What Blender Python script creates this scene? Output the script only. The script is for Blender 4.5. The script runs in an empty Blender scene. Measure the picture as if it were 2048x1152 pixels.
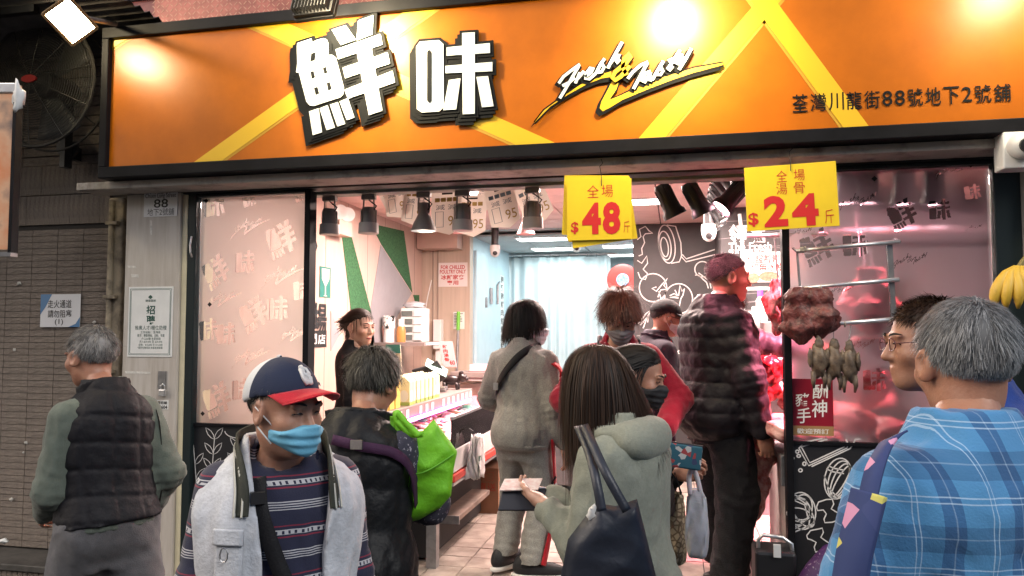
import bpy, math, random
import numpy as np
from mathutils import Vector, Matrix, Euler

# ------------------------------------------------------------------ camera, world, sun, exposure
SC = bpy.context.scene
COL = SC.collection
random.seed(7)
RNG = np.random.default_rng(7)
R = math.radians
FPX = 1500.0                      # focal length in pixels of a 2048 px wide picture
YAW, PITCH = R(12.3), R(3.2)
CAM = Vector((0, 0, 1.66))
cd = bpy.data.cameras.new('camera')
cd.sensor_width = 36
cd.lens = FPX / 2048 * 36
cd.clip_start, cd.clip_end = 0.05, 500
co = bpy.data.objects.new('camera', cd)
COL.objects.link(co)
co.location = CAM
co.rotation_euler = (math.pi / 2 + PITCH, 0, YAW)
SC.camera = co

world = bpy.data.worlds.new('World')
SC.world = world
world.use_nodes = True
wn = world.node_tree.nodes
wl = world.node_tree.links
sky = wn.new('ShaderNodeTexSky')
sky.sky_type = 'NISHITA'
sky.sun_disc = False
sky.sun_elevation = R(38)
sky.sun_rotation = R(235)
sky.air_density, sky.dust_density = 1.0, 4.0
wl.new(sky.outputs[0], wn['Background'].inputs[0])
wn['Background'].inputs[1].default_value = 0.09

sl = bpy.data.lights.new('sun', 'SUN')
sl.energy = 0.95
sl.angle = R(25)
sl.color = (1.0, 0.96, 0.9)
so = bpy.data.objects.new('sun', sl)
COL.objects.link(so)
so.rotation_euler = (R(52), 0, R(55))      # from behind the camera, high over the street

SC.view_settings.view_transform = 'Standard'
SC.view_settings.look = 'None'
SC.view_settings.exposure = 1.0
SC.view_settings.gamma = 1
SC.cycles.use_denoising = True
SC.cycles.max_bounces = 8
SC.cycles.diffuse_bounces = 3
SC.cycles.glossy_bounces = 3
SC.cycles.transmission_bounces = 6
SC.cycles.transparent_max_bounces = 10
SC.cycles.caustics_reflective = False
SC.cycles.caustics_refractive = False
SC.cycles.sample_clamp_indirect = 4.0

# ------------------------------------------------------------------ helpers: picture -> place
_f = Vector((-math.sin(YAW) * math.cos(PITCH), math.cos(YAW) * math.cos(PITCH), math.sin(PITCH)))
_r = Vector((math.cos(YAW), math.sin(YAW), 0))
_u = _r.cross(_f)


def ray(px, py):
    return _f + _r * ((px - 1024) / FPX) + _u * ((576 - py) / FPX)


def at(px, py, Y):
    d = ray(px, py)
    return CAM + d * (Y / d.y)


def atx(px, py, X):
    d = ray(px, py)
    return CAM + d * (X / d.x)


def atz(px, py, Z):
    d = ray(px, py)
    return CAM + d * ((Z - CAM.z) / d.z)


def atd(px, py, D):
    return CAM + ray(px, py) * D


class Frame:
    """a flat surface: 2-D coordinates (right, up) and depth along its outward normal"""
    def __init__(s, o, right, up):
        s.o, s.r, s.u = Vector(o), Vector(right).normalized(), Vector(up).normalized()
        s.n = s.r.cross(s.u).normalized()

    def p(s, x, y, d=0.0):
        return s.o + s.r * x + s.u * y + s.n * d

    def px(s, a, b):
        d = ray(a, b)
        t = (s.o - CAM).dot(s.n) / d.dot(s.n)
        q = CAM + d * t - s.o
        return (q.dot(s.r), q.dot(s.u))


def front(Y):
    return Frame((0, Y, 0), (1, 0, 0), (0, 0, 1))


# ------------------------------------------------------------------ helpers: objects
ORG = {}


def tag(o, label=None, cat=None, group=None, kind=None):
    if label: o['label'] = label
    if cat: o['category'] = cat
    if group: o['group'] = group
    if kind: o['kind'] = kind
    return o


def thing(name, label, cat, loc=(0, 0, 0), group=None):
    o = bpy.data.objects.new(name, None)
    COL.objects.link(o)
    o.location = loc
    o.empty_display_size = 0.1
    ORG[o.name] = Vector(loc)
    return tag(o, label, cat, group)


def link_mesh(name, me, mat, parent=None, origin=None):
    """me is in world coordinates; move its origin and parent it"""
    o = bpy.data.objects.new(name, me)
    COL.objects.link(o)
    if mat is not None:
        for m in (mat if isinstance(mat, (list, tuple)) else [mat]):
            me.materials.append(m)
    if parent is not None:
        po = ORG[parent.name]
        me.transform(Matrix.Translation(-po))
        o.parent = parent
        ORG[o.name] = po
    else:
        if origin is None:
            n = len(me.vertices)
            a = np.empty(n * 3, np.float32)
            me.vertices.foreach_get('co', a)
            a = a.reshape(-1, 3)
            lo, hi = a.min(0), a.max(0)
            origin = Vector((float(lo[0] + hi[0]) / 2, float(lo[1] + hi[1]) / 2, float(lo[2])))
        me.transform(Matrix.Translation(-Vector(origin)))
        o.location = origin
        ORG[o.name] = Vector(origin)
    return o


class MB:
    def __init__(s):
        s.v, s.f = [], []

    def add(s, vs, fs):
        n = len(s.v)
        s.v += [tuple(v) for v in vs]
        s.f += [tuple(i + n for i in f) for f in fs]
        return s

    def box(s, c, size, rot=None):
        hx, hy, hz = size[0] / 2, size[1] / 2, size[2] / 2
        vs = [Vector((x, y, z)) for x in (-hx, hx) for y in (-hy, hy) for z in (-hz, hz)]
        if rot is not None:
            m = rot if isinstance(rot, Matrix) else Euler(rot).to_matrix()
            vs = [m @ v for v in vs]
        c = Vector(c)
        return s.add([v + c for v in vs], [(0, 1, 3, 2), (4, 6, 7, 5), (0, 4, 5, 1), (2, 3, 7, 6), (0, 2, 6, 4), (1, 5, 7, 3)])

    def bb(s, x0, x1, y0, y1, z0, z1):
        return s.box(((x0 + x1) / 2, (y0 + y1) / 2, (z0 + z1) / 2), (abs(x1 - x0), abs(y1 - y0), abs(z1 - z0)))

    def prism(s, fr, poly, d0, t):
        a = sum(poly[i][0] * poly[(i + 1) % len(poly)][1] - poly[(i + 1) % len(poly)][0] * poly[i][1] for i in range(len(poly)))
        if a < 0: poly = poly[::-1]
        n = len(poly)
        vs = [fr.p(x, y, d0 + t) for x, y in poly] + [fr.p(x, y, d0) for x, y in poly]
        fs = [tuple(range(n)), tuple(range(2 * n - 1, n - 1, -1))]
        fs += [(i, i + n, (i + 1) % n + n, (i + 1) % n) for i in range(n)]
        return s.add(vs, fs)

    def rect(s, fr, x0, x1, y0, y1, d0, t):
        return s.prism(fr, [(x0, y0), (x1, y0), (x1, y1), (x0, y1)], d0, t)

    def ribbon(s, fr, pts, w, d0, t=0.001, closed=False, taper=False):
        """a flat line of width w on a surface"""
        n = len(pts)
        L, Rr = [], []
        for i, (x, y) in enumerate(pts):
            a = pts[(i - 1) % n] if (closed or i > 0) else pts[i]
            b = pts[(i + 1) % n] if (closed or i < n - 1) else pts[i]
            dx, dy = b[0] - a[0], b[1] - a[1]
            l = math.hypot(dx, dy) or 1
            k = w / 2
            if taper: k *= 0.25 + 0.75 * math.sin(math.pi * min(1, (i + 0.6) / n))
            L.append((x - dy / l * k, y + dx / l * k))
            Rr.append((x + dy / l * k, y - dx / l * k))
        vs = []
        for i in range(n):
            vs += [fr.p(*L[i], d0 + t), fr.p(*Rr[i], d0 + t), fr.p(*Rr[i], d0), fr.p(*L[i], d0)]
        fs = []
        m = n if closed else n - 1
        for i in range(m):
            a, b = 4 * i, 4 * ((i + 1) % n)
            for k in range(4):
                fs.append((a + k, a + (k + 1) % 4, b + (k + 1) % 4, b + k))
        if not closed:
            fs += [(3, 2, 1, 0), (4 * n - 4, 4 * n - 3, 4 * n - 2, 4 * n - 1)]
        return s.add(vs, fs)

    def tube(s, pts, r, n=8, caps=True, closed=False):
        pts = [Vector(p) for p in pts]
        rs = r if isinstance(r, (list, tuple)) else [r] * len(pts)
        m = len(pts)
        ref = None
        vs = []
        for i, p in enumerate(pts):
            a = pts[(i - 1) % m] if (closed or i > 0) else p
            b = pts[(i + 1) % m] if (closed or i < m - 1) else p
            d = (b - a)
            d = d.normalized() if d.length > 1e-9 else Vector((0, 0, 1))
            if ref is None:
                ref = d.orthogonal().normalized()
            ref = (ref - d * ref.dot(d))
            ref = ref.normalized() if ref.length > 1e-6 else d.orthogonal().normalized()
            q = d.cross(ref)
            for k in range(n):
                t = 2 * math.pi * k / n
                vs.append(p + (ref * math.cos(t) + q * math.sin(t)) * rs[i])
        fs = []
        for i in range(m if closed else m - 1):
            a, b = i * n, ((i + 1) % m) * n
            for k in range(n):
                fs.append((a + k, a + (k + 1) % n, b + (k + 1) % n, b + k))
        if caps and not closed:
            fs += [tuple(range(n - 1, -1, -1)), tuple(range((m - 1) * n, m * n))]
        return s.add(vs, fs)

    def lathe(s, prof, c, axis=(0, 0, 1), n=20, sx=1.0, sy=1.0):
        """prof: (radius, height) along axis from c"""
        ax = Vector(axis).normalized()
        q = ax.to_track_quat('Z', 'Y').to_matrix()
        c = Vector(c)
        vs = []
        for r, h in prof:
            for k in range(n):
                t = 2 * math.pi * k / n
                vs.append(c + q @ Vector((max(r, 1e-4) * math.cos(t) * sx, max(r, 1e-4) * math.sin(t) * sy, h)))
        fs = []
        for i in range(len(prof) - 1):
            for k in range(n):
                fs.append((i * n + k, i * n + (k + 1) % n, (i + 1) * n + (k + 1) % n, (i + 1) * n + k))
        fs += [tuple(range(n - 1, -1, -1)), tuple(range((len(prof) - 1) * n, len(prof) * n))]
        return s.add(vs, fs)

    def blob(s, c, r, n=12, m=8, jit=0.0, rot=None, seed=0):
        rg = random.Random(seed)
        c = Vector(c)
        ph = [rg.uniform(0, 6.28) for _ in range(6)]
        vs = []
        for i in range(m + 1):
            th = math.pi * i / m
            for k in range(n):
                a = 2 * math.pi * k / n
                d = Vector((math.sin(th) * math.cos(a), math.sin(th) * math.sin(a), math.cos(th)))
                j = 1 + jit * (math.sin(3 * d.x + ph[0]) * math.sin(4 * d.y + ph[1]) + 0.6 * math.sin(7 * d.z + 5 * d.x + ph[2]) + 0.4 * math.sin(9 * d.y - 6 * d.z + ph[3]))
                v = Vector((d.x * r[0], d.y * r[1], d.z * r[2])) * j
                if rot is not None: v = rot @ v
                vs.append(c + v)
        fs = []
        for i in range(m):
            for k in range(n):
                fs.append((i * n + k, (i + 1) * n + k, (i + 1) * n + (k + 1) % n, i * n + (k + 1) % n))
        return s.add(vs, fs)

    def sheet(s, grid):
        """grid[i][j] of points -> quads (open sheet)"""
        a, b = len(grid), len(grid[0])
        return s.add([p for row in grid for p in row],
                     [(i * b + j, i * b + j + 1, (i + 1) * b + j + 1, (i + 1) * b + j) for i in range(a - 1) for j in range(b - 1)])

    def mesh(s, name, smooth=False):
        me = bpy.data.meshes.new(name)
        me.from_pydata(s.v, [], s.f)
        if smooth:
            me.shade_smooth()
        me.update()
        return me

    def build(s, name, mat, parent=None, smooth=False, bevel=0.0, solid=0.0, auto=None):
        o = link_mesh(name, s.mesh(name, smooth), mat, parent)
        if auto is not None:
            o.data.shade_smooth()
            o.data.set_sharp_from_angle(angle=R(auto))
        if solid:
            m = o.modifiers.new('solid', 'SOLIDIFY')
            m.thickness = solid
            m.offset = 0
        if bevel:
            m = o.modifiers.new('bevel', 'BEVEL')
            m.width, m.segments, m.limit_method = bevel, 2, 'ANGLE'
        return o


def children(o):
    return [c for c in bpy.data.objects if c.parent == o]


def copy_tree(o, loc=None, rot=None, label=None, kids=None):
    kids = kids if kids is not None else children(o)
    c = o.copy()
    COL.objects.link(c)
    if loc is not None: c.location = loc
    if rot is not None: c.rotation_euler = rot
    if label: c['label'] = label
    for k in kids:
        d = k.copy()
        COL.objects.link(d)
        d.parent = c
        for g in children(k):
            e = g.copy()
            COL.objects.link(e)
            e.parent = d
    return c


# ------------------------------------------------------------------ text
_tc = {}


def text_geo(s, bold=0.0, shear=0.0, spacing=1.0):
    key = (s, bold, shear, spacing)
    if key in _tc: return _tc[key]
    cu = bpy.data.curves.new('t', 'FONT')
    cu.body = s
    cu.size = 1
    cu.align_x = 'CENTER'
    cu.align_y = 'CENTER'
    cu.offset = bold
    cu.shear = shear
    cu.space_character = spacing
    cu.space_line = 0.85
    cu.resolution_u = 3
    ob = bpy.data.objects.new('t', cu)
    COL.objects.link(ob)
    dg = bpy.context.evaluated_depsgraph_get()
    dg.update()
    me = bpy.data.meshes.new_from_object(ob.evaluated_get(dg))
    vs = np.array([v.co[:] for v in me.vertices]).reshape(-1, 3)
    fs = [tuple(p.vertices) for p in me.polygons]
    bpy.data.objects.remove(ob)
    bpy.data.curves.remove(cu)
    bpy.data.meshes.remove(me)
    _tc[key] = (vs, fs)
    return _tc[key]


def text(mb, fr, s, x0, x1, y0, y1, d, bold=0.0, shear=0.0, spacing=1.0, rot=0.0, fit=True):
    """letters fitted into a rectangle of the surface"""
    vs, fs = text_geo(s, bold, shear, spacing)
    if len(vs) == 0: return mb
    lo, hi = vs.min(0), vs.max(0)
    w, h = hi[0] - lo[0], hi[1] - lo[1]
    kx, ky = (x1 - x0) / w, (y1 - y0) / h
    if not fit: kx = ky = min(kx, ky)
    cx, cy = (x0 + x1) / 2, (y0 + y1) / 2
    c, sn = math.cos(rot), math.sin(rot)
    out = []
    for v in vs:
        x = (v[0] - (lo[0] + hi[0]) / 2) * kx
        y = (v[1] - (lo[1] + hi[1]) / 2) * ky
        out.append(fr.p(cx + x * c - y * sn, cy + x * sn + y * c, d))
    return mb.add(out, fs)


def text_px(mb, fr, s, ax, ay, bx, by, d, **k):
    """letters in the rectangle seen between two picture points"""
    x0, y1 = fr.px(ax, ay)
    x1, y0 = fr.px(bx, by)
    return text(mb, fr, s, x0, x1, y0, y1, d, **k)


# ------------------------------------------------------------------ materials
MATS = {}


def mat(name, col, rough=0.6, metal=0.0, var=0.0, scale=8.0, bump=0.0, bscale=60.0, coat=0.0, spec=0.5, sheen=0.0, col2=None, alpha=None, stretch=(1, 1, 1), thresh=(0.35, 0.65), sub=0.0):
    if name in MATS: return MATS[name]
    m = bpy.data.materials.new(name)
    MATS[name] = m
    m.use_nodes = True
    nt = m.node_tree
    b = nt.nodes['Principled BSDF']
    b.inputs['Roughness'].default_value = rough
    b.inputs['Metallic'].default_value = metal
    b.inputs['Coat Weight'].default_value = coat
    b.inputs['Specular IOR Level'].default_value = spec
    b.inputs['Sheen Weight'].default_value = sheen
    if sub:
        b.inputs['Subsurface Weight'].default_value = sub
        b.inputs['Subsurface Radius'].default_value = (0.01, 0.004, 0.002)
        b.inputs['Subsurface Scale'].default_value = 1.0
    c = tuple(col) + (1,)
    b.inputs['Base Color'].default_value = c
    if var or col2 or bump:
        tc = nt.nodes.new('ShaderNodeTexCoord')
        mp = nt.nodes.new('ShaderNodeMapping')
        mp.inputs['Scale'].default_value = stretch
        nt.links.new(tc.outputs['Object'], mp.inputs[0])
    if var or col2:
        n = nt.nodes.new('ShaderNodeTexNoise')
        n.inputs['Scale'].default_value = scale
        n.inputs['Detail'].default_value = 6
        n.inputs['Roughness'].default_value = 0.62
        nt.links.new(mp.outputs[0], n.inputs['Vector'])
        rp = nt.nodes.new('ShaderNodeValToRGB')
        rp.color_ramp.elements[0].position, rp.color_ramp.elements[1].position = thresh
        if col2:
            rp.color_ramp.elements[0].color = tuple(col2) + (1,)
            rp.color_ramp.elements[1].color = c
        else:
            rp.color_ramp.elements[0].color = tuple(max(0, x * (1 - var)) for x in col) + (1,)
            rp.color_ramp.elements[1].color = tuple(min(1, x * (1 + var)) for x in col) + (1,)
        nt.links.new(n.outputs['Fac'], rp.inputs[0])
        nt.links.new(rp.outputs[0], b.inputs['Base Color'])
    if bump:
        n2 = nt.nodes.new('ShaderNodeTexNoise')
        n2.inputs['Scale'].default_value = bscale
        n2.inputs['Detail'].default_value = 4
        nt.links.new(mp.outputs[0], n2.inputs['Vector'])
        bp = nt.nodes.new('ShaderNodeBump')
        bp.inputs['Strength'].default_value = bump
        bp.inputs['Distance'].default_value = 0.01
        nt.links.new(n2.outputs['Fac'], bp.inputs['Height'])
        nt.links.new(bp.outputs[0], b.inputs['Normal'])
    return m


def emit(name, col, strength):
    if name in MATS: return MATS[name]
    m = bpy.data.materials.new(name)
    MATS[name] = m
    m.use_nodes = True
    b = m.node_tree.nodes['Principled BSDF']
    b.inputs['Base Color'].default_value = tuple(col) + (1,)
    b.inputs['Emission Color'].default_value = tuple(col) + (1,)
    b.inputs['Emission Strength'].default_value = strength
    return m


def node_mat(name, rough=0.85, sheen=0.0):
    m = bpy.data.materials.new(name)
    MATS[name] = m
    m.use_nodes = True
    b = m.node_tree.nodes['Principled BSDF']
    b.inputs['Roughness'].default_value = rough
    b.inputs['Sheen Weight'].default_value = sheen
    return m, m.node_tree, b


def light(name, kind, loc, target, energy, col, size=0.1, size_y=None, angle=60, blend=0.5, parent=None):
    l = bpy.data.lights.new(name, kind)
    l.energy = energy
    l.color = col
    if kind == 'AREA':
        l.shape = 'RECTANGLE' if size_y else 'DISK'
        l.size = size
        if size_y: l.size_y = size_y
    else:
        l.shadow_soft_size = size
    if kind == 'SPOT':
        l.spot_size = R(angle)
        l.spot_blend = blend
    o = bpy.data.objects.new(name, l)
    COL.objects.link(o)
    o.location = loc
    d = Vector(target) - Vector(loc)
    o.rotation_euler = d.to_track_quat('-Z', 'Y').to_euler()
    if parent is not None:
        o.parent = parent
        o.location = Vector(loc) - ORG[parent.name]
    return o


# shared plain materials
M_BLACK = mat('black paint', (0.007, 0.007, 0.009), 0.5, var=0.3, scale=6, spec=.12)
M_INK = mat('black print', (0.014, 0.013, 0.013), 0.5)
M_WHITE = mat('white print', (0.8, 0.8, 0.78), 0.55)
M_PAPER = mat('white paper', (0.72, 0.72, 0.70), 0.7, var=0.05, scale=10)
M_RED = mat('red print', (0.5, 0.02, 0.02), 0.55)
M_CHROME = mat('brushed steel', (0.72, 0.72, 0.73), 0.34, 0.9, var=0.15, scale=20)
M_STEEL = mat('grey steel', (0.32, 0.32, 0.33), 0.4, 0.9, var=0.2, scale=12)
M_RUBBER = mat('black rubber', (0.015, 0.015, 0.016), 0.7)
M_PLASTIC_W = mat('white plastic', (0.72, 0.72, 0.7), 0.4, var=0.06, scale=8)
M_PLASTIC_B = mat('black plastic', (0.018, 0.018, 0.02), 0.38)
M_WIRE = mat('dark wire', (0.05, 0.05, 0.05), 0.5, 0.6)
# ------------------------------------------------------------------ setting
FZ = 0.28          # shop floor height above the street
YF = 3.85          # glass line of the shopfront
YS = 3.55          # face of the shop sign
CEIL = 2.75

M_ASPHALT = mat('asphalt', (0.05, 0.05, 0.052), 0.85, var=0.35, scale=5, bump=0.3, bscale=90)
M_TILE_F = mat('floor tile', (0.36, 0.30, 0.26), 0.35, var=0.0, scale=7, col2=(0.17, 0.135, 0.115), bump=0.05, bscale=30, thresh=(0.32, 0.6))
M_GROUT = mat('dirty grout', (0.07, 0.06, 0.055), 0.9)
M_CEIL_PINKLIT = mat('ceiling panel', (0.82, 0.56, 0.53), 0.6, var=0.06, scale=3)  # pink glow of the lamps is put into the panel colour
M_CEILB = mat('back room ceiling', (0.40, 0.44, 0.45), 0.7, var=0.06, scale=3)
M_WALL_P = mat('pale pink laminate', (0.52, 0.37, 0.31), 0.45, var=0.05, scale=4, stretch=(1, 6, 0.3))
M_WALL_B = mat('beige laminate', (0.50, 0.40, 0.32), 0.5, var=0.08, scale=4, stretch=(6, 1, 0.3))
M_BLUE = mat('pale blue panel', (0.46, 0.60, 0.66), 0.45, var=0.07, scale=3)
M_CHALK = mat('black chalk wall', (0.035, 0.032, 0.034), 0.6, var=0.25, scale=3)


def struct(mb, name, m, **k):
    return tag(mb.build(name, m, **k), kind='structure')


struct(MB().bb(-40, 40, -40, 60, -0.2, 0.0), 'street', M_ASPHALT)
fl = struct(MB().bb(-3.1, 6, 3.72, 12, 0.004, FZ - 0.006), 'shop_floor', M_GROUT)
tm = None
TS = 0.195
protos = []
for k in range(5):
    t = MB().bb(-TS / 2 + 0.003, TS / 2 - 0.003, -TS / 2 + 0.003, TS / 2 - 0.003, -0.01, 0.004 + 0.0008 * k).mesh('tile')
    t.materials.append(M_TILE_F)
    protos.append(t)
nt_ = 0
rest = MB()
for j in range(40):
    for i in range(-14, 28):
        x, y = 0.045 + i * TS, 3.80 + j * TS
        if x > 4.5: continue
        vis = (-1.95 < x < 0.95 and y < 6.9)
        if vis and nt_ < 300:
            o = bpy.data.objects.new('tile', protos[random.randrange(5)])
            COL.objects.link(o)
            o.parent = fl
            o.location = Vector((x, y, FZ - 0.004)) - ORG[fl.name]
            o.rotation_euler = (random.uniform(-.004, .004), random.uniform(-.004, .004), random.choice((0, math.pi / 2, math.pi)))
            nt_ += 1
        elif y < 11:
            rest.bb(x - TS / 2 + 0.003, x + TS / 2 - 0.003, y - TS / 2 + 0.003, y + TS / 2 - 0.003, FZ - 0.014, FZ)
tag(rest.build('far_tiles', M_TILE_F, fl), kind='stuff')

# the far side of the street, behind the viewer
ob = thing('opposite_building', 'plain tenement front with rows of windows across the street', 'building', (0, -9, 0))
M_TEN = mat('tenement plaster', (.30, .28, .26), .8, var=.2, scale=2)
M_WIN = mat('dark window', (.03, .035, .04), .15)
MB().bb(-16, 16, -11, -9, 0, 6.8).build('wall', M_TEN, ob)
wme = MB().bb(-.55, .55, 0, .06, -.7, .7).mesh('window'); wme.materials.append(M_WIN)
for i in range(14):
    for j in range(2):
        w_ = bpy.data.objects.new('window', wme); COL.objects.link(w_); w_.parent = ob
        w_.location = Vector((-13 + i * 2, -9.0, 2.2 + j * 2.8)) - ORG[ob.name]
# interior shell
struct(MB().bb(-2.85, -2.75, 4.06, 7.95, FZ, 2.9), 'side_wall', M_WALL_P)
struct(MB().bb(-2.75, -2.20, 7.92, 8.05, FZ, 2.9), 'back_wall_beige', M_WALL_B)
struct(MB().bb(-2.32, -2.20, 8.05, 11.2, FZ, 2.9), 'back_wall_blue', M_BLUE)
struct(MB().bb(-2.32, 0.6, 11.2, 11.3, FZ, 2.9), 'far_back_wall', mat('pale grey wall', (0.5, 0.55, 0.57), 0.6, var=0.06))
struct(MB().bb(-0.42, 0.40, 7.80, 7.92, FZ, 2.9), 'chalk_wall', M_CHALK)
struct(MB().bb(0.40, 3.3, 6.9, 7.0, FZ, 2.9).bb(0.395, 0.42, 7.0, 7.8, FZ, 2.9), 'brand_wall', M_CHALK)
struct(MB().bb(2.9, 3.0, 4.06, 6.9, FZ, 2.9), 'meat_side_wall', mat('mauve laminate', (0.30, 0.21, 0.27), 0.5, var=0.1))
struct(MB().bb(-0.42, -0.36, 7.92, 11.2, FZ, 2.9), 'corridor_wall', mat('corridor paint', (0.55, 0.58, 0.6), 0.6, var=0.05))
c0 = struct(MB().bb(-2.85, 3.3, 4.06, 7.92, CEIL + 0.02, CEIL + 0.1), 'shop_ceiling', mat('ceiling void', (0.12, 0.08, 0.08), 0.8))
cw, ch = 0.9, 0.32
for i in range(7):
    for j in range(12):
        x0, y0 = -2.84 + i * cw, 4.07 + j * ch
        MB().bb(x0 + 0.006, min(x0 + cw, 3.28) - 0.006, y0 + 0.006, min(y0 + ch, 7.9) - 0.006, CEIL, CEIL + 0.019 + 0.0002 * ((i + j) % 3)).build('panel', M_CEIL_PINKLIT, c0)
struct(MB().bb(-2.85, 0.6, 7.92, 11.3, CEIL + 0.0, CEIL + 0.1), 'back_ceiling', M_CEILB)
for i in range(4):
    for j in range(6):
        x0, y0 = -2.3 + i * 0.6, 8.06 + j * 0.55
        MB().bb(x0 + 0.008, x0 + 0.592, y0 + 0.008, y0 + 0.542, 2.70, 2.72).build('panel', M_CEILB, bpy.data.objects['back_ceiling'])

tag(MB().bb(-2.74, -2.28, 7.70, 7.91, 2.54, 2.745).build('bulkhead', M_WALL_P, bevel=0.004), 'pink bulkhead box under the ceiling at the end of the side wall', 'bulkhead')

# ceiling light panels (lit)
M_LED = emit('lit ceiling panel', (1.0, 0.97, 0.92), 9.0)
M_LEDB = emit('lit back room panel', (0.9, 1.0, 1.0), 7.0)
M_FRAMEW = mat('white metal frame', (0.7, 0.7, 0.7), 0.4)


def ceiling_light(x, y, z, w, l, m, label, group, energy, col):
    t = thing('ceiling_light', label, 'ceiling light', (x, y, z), group)
    fr = MB()
    for sx in (-1, 1):
        fr.box((x + sx * (w / 2 + 0.01), y, z - 0.006), (0.02, l + 0.04, 0.012))
        fr.box((x, y + sx * (l / 2 + 0.01), z - 0.0065), (w, 0.02, 0.011))
    fr.build('frame', M_FRAMEW, t)
    MB().bb(x - w / 2, x + w / 2, y - l / 2, y + l / 2, z - 0.007, z - 0.003).build('diffuser', m, t)
    light('panel_light', 'AREA', (x, y, z - 0.02), (x, y, 0), energy, col, w, l, parent=t)


PINKISH = (1.0, 0.76, 0.68)
for (px, py, w, l) in ((930, 384, 0.62, 0.28), (1235, 357, 0.5, 0.24), (1278, 402, 0.5, 0.28), (1510, 372, 0.6, 0.3)):
    p = atz(px, py, CEIL)
    ceiling_light(p.x, p.y, CEIL - 0.001, w, l, M_LED, 'lit white panel light in the pink shop ceiling', 'lit panels in the shop ceiling', 58, PINKISH)
for (px, py) in ((1085, 477), (1110, 497), (1252, 491), (1258, 509)):
    p = atz(px, py, 2.70)
    ceiling_light(p.x, p.y, 2.699, 0.56, 0.30, M_LEDB, 'lit white panel light in the grey back room ceiling', 'lit panels in the back room ceiling', 3.6, (0.80, 0.97, 1.0))

# ------------------------------------------------------------------ side wall graphics (pink wall on the left)
WL = Frame((-2.75, 0, 0), (0, 1, 0), (0, 0, 1))
M_GREEN = mat('green flocked panel', (0.045, 0.16, 0.06), 0.9, scale=60, col2=(0.015, 0.075, 0.03), bump=0.6, bscale=160)
M_GREY = mat('grey laminate', (0.27, 0.255, 0.27), 0.5, var=0.05)
sw = bpy.data.objects['side_wall']


def wall_poly(fr, pts, m, name, par, d=0.0005, t=0.004):
    return MB().prism(fr, [fr.px(*p) for p in pts], d, t).build(name, m, par)


wall_poly(WL, [(683, 468), (694, 440), (742, 625), (752, 720), (706, 720), (700, 610)], M_GREEN, 'green_panel', sw)
wall_poly(WL, [(741, 447), (807, 462), (824, 585), (762, 488)], M_GREEN, 'green_panel', sw)
wall_poly(WL, [(826, 590), (838, 590), (838, 632)], M_GREEN, 'green_panel', sw)
wall_poly(WL, [(761, 490), (823, 587), (728, 735), (737, 640)], M_GREY, 'grey_panel', sw)
wall_poly(WL, [(661, 622), (679, 668), (661, 702)], M_GREY, 'grey_panel', sw)
for k in range(9):
    y = 4.3 + k * 0.42
    MB().bb(-2.752, -2.7485, y, y + 0.006, FZ, CEIL).build('joint', mat('panel joint', (0.3, 0.22, 0.2), 0.6), sw)
g = MB()
for pts in ([(622, 452), (634, 492), (622, 530)], [(622, 490), (634, 492)], [(622, 470), (634, 492), (622, 515)]):
    g.ribbon(WL, [WL.px(*p) for p in pts], 0.012, 0.0005, 0.002)
g.build('line_motif', M_INK, sw)

wt = thing('wall_lettering', 'black shop lettering and black name strip on the pink side wall', 'lettering', tuple(WL.p(*WL.px(636, 690))))
text_px(MB(), WL, '場', 626, 605, 652, 674, 0.006, bold=0.02).build('letter', M_INK, wt)
a, b = WL.px(612, 661), WL.px(652, 694)
MB().rect(WL, a[0], b[0], b[1], a[1], 0.0005, 0.004).build('strip', M_INK, wt)
text_px(MB(), WL, '門', 618, 668, 632, 688, 0.006, bold=0.01).build('letter', M_WHITE, wt)
text_px(MB(), WL, '店', 635, 668, 649, 688, 0.006, bold=0.01).build('letter', M_WHITE, wt)


def poster(name, label, cat, fr, ax, ay, bx, by, m, d=0.002, t=0.003, group=None):
    """a flat sheet between two picture points"""
    x0, y1 = fr.px(ax, ay)
    x1, y0 = fr.px(bx, by)
    th = thing(name, label, cat, tuple(fr.p((x0 + x1) / 2, y0, d)), group)
    MB().rect(fr, x0, x1, y0, y1, d, t).build('sheet', m, th)
    return th, (x0, x1, y0, y1), d + t + 0.0006


M_TEAL = mat('teal print', (0.02, 0.16, 0.13), 0.5)
M_CREAM = mat('cream print', (0.70, 0.63, 0.45), 0.6, var=0.1)
th, (x0, x1, y0, y1), d = poster('wine_poster', 'small dark teal poster of a glass above the black wall lettering', 'poster', WL, 639, 532, 660, 596, M_TEAL)
cx, w, h = (x0 + x1) / 2, x1 - x0, y1 - y0
g = MB().prism(WL, [(cx - .35 * w, y1 - .06 * h), (cx + .35 * w, y1 - .06 * h), (cx + .33 * w, y1 - .4 * h), (cx + .1 * w, y1 - .58 * h), (cx + .04 * w, y1 - .62 * h), (cx + .04 * w, y0 + .08 * h), (cx + .2 * w, y0 + .04 * h), (cx - .2 * w, y0 + .04 * h), (cx - .04 * w, y0 + .08 * h), (cx - .04 * w, y1 - .62 * h), (cx - .1 * w, y1 - .58 * h), (cx - .33 * w, y1 - .4 * h)], d, 0.001)
g.build('glass_picture', mat('pale print', (0.55, 0.52, 0.45), 0.5), th)

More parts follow.
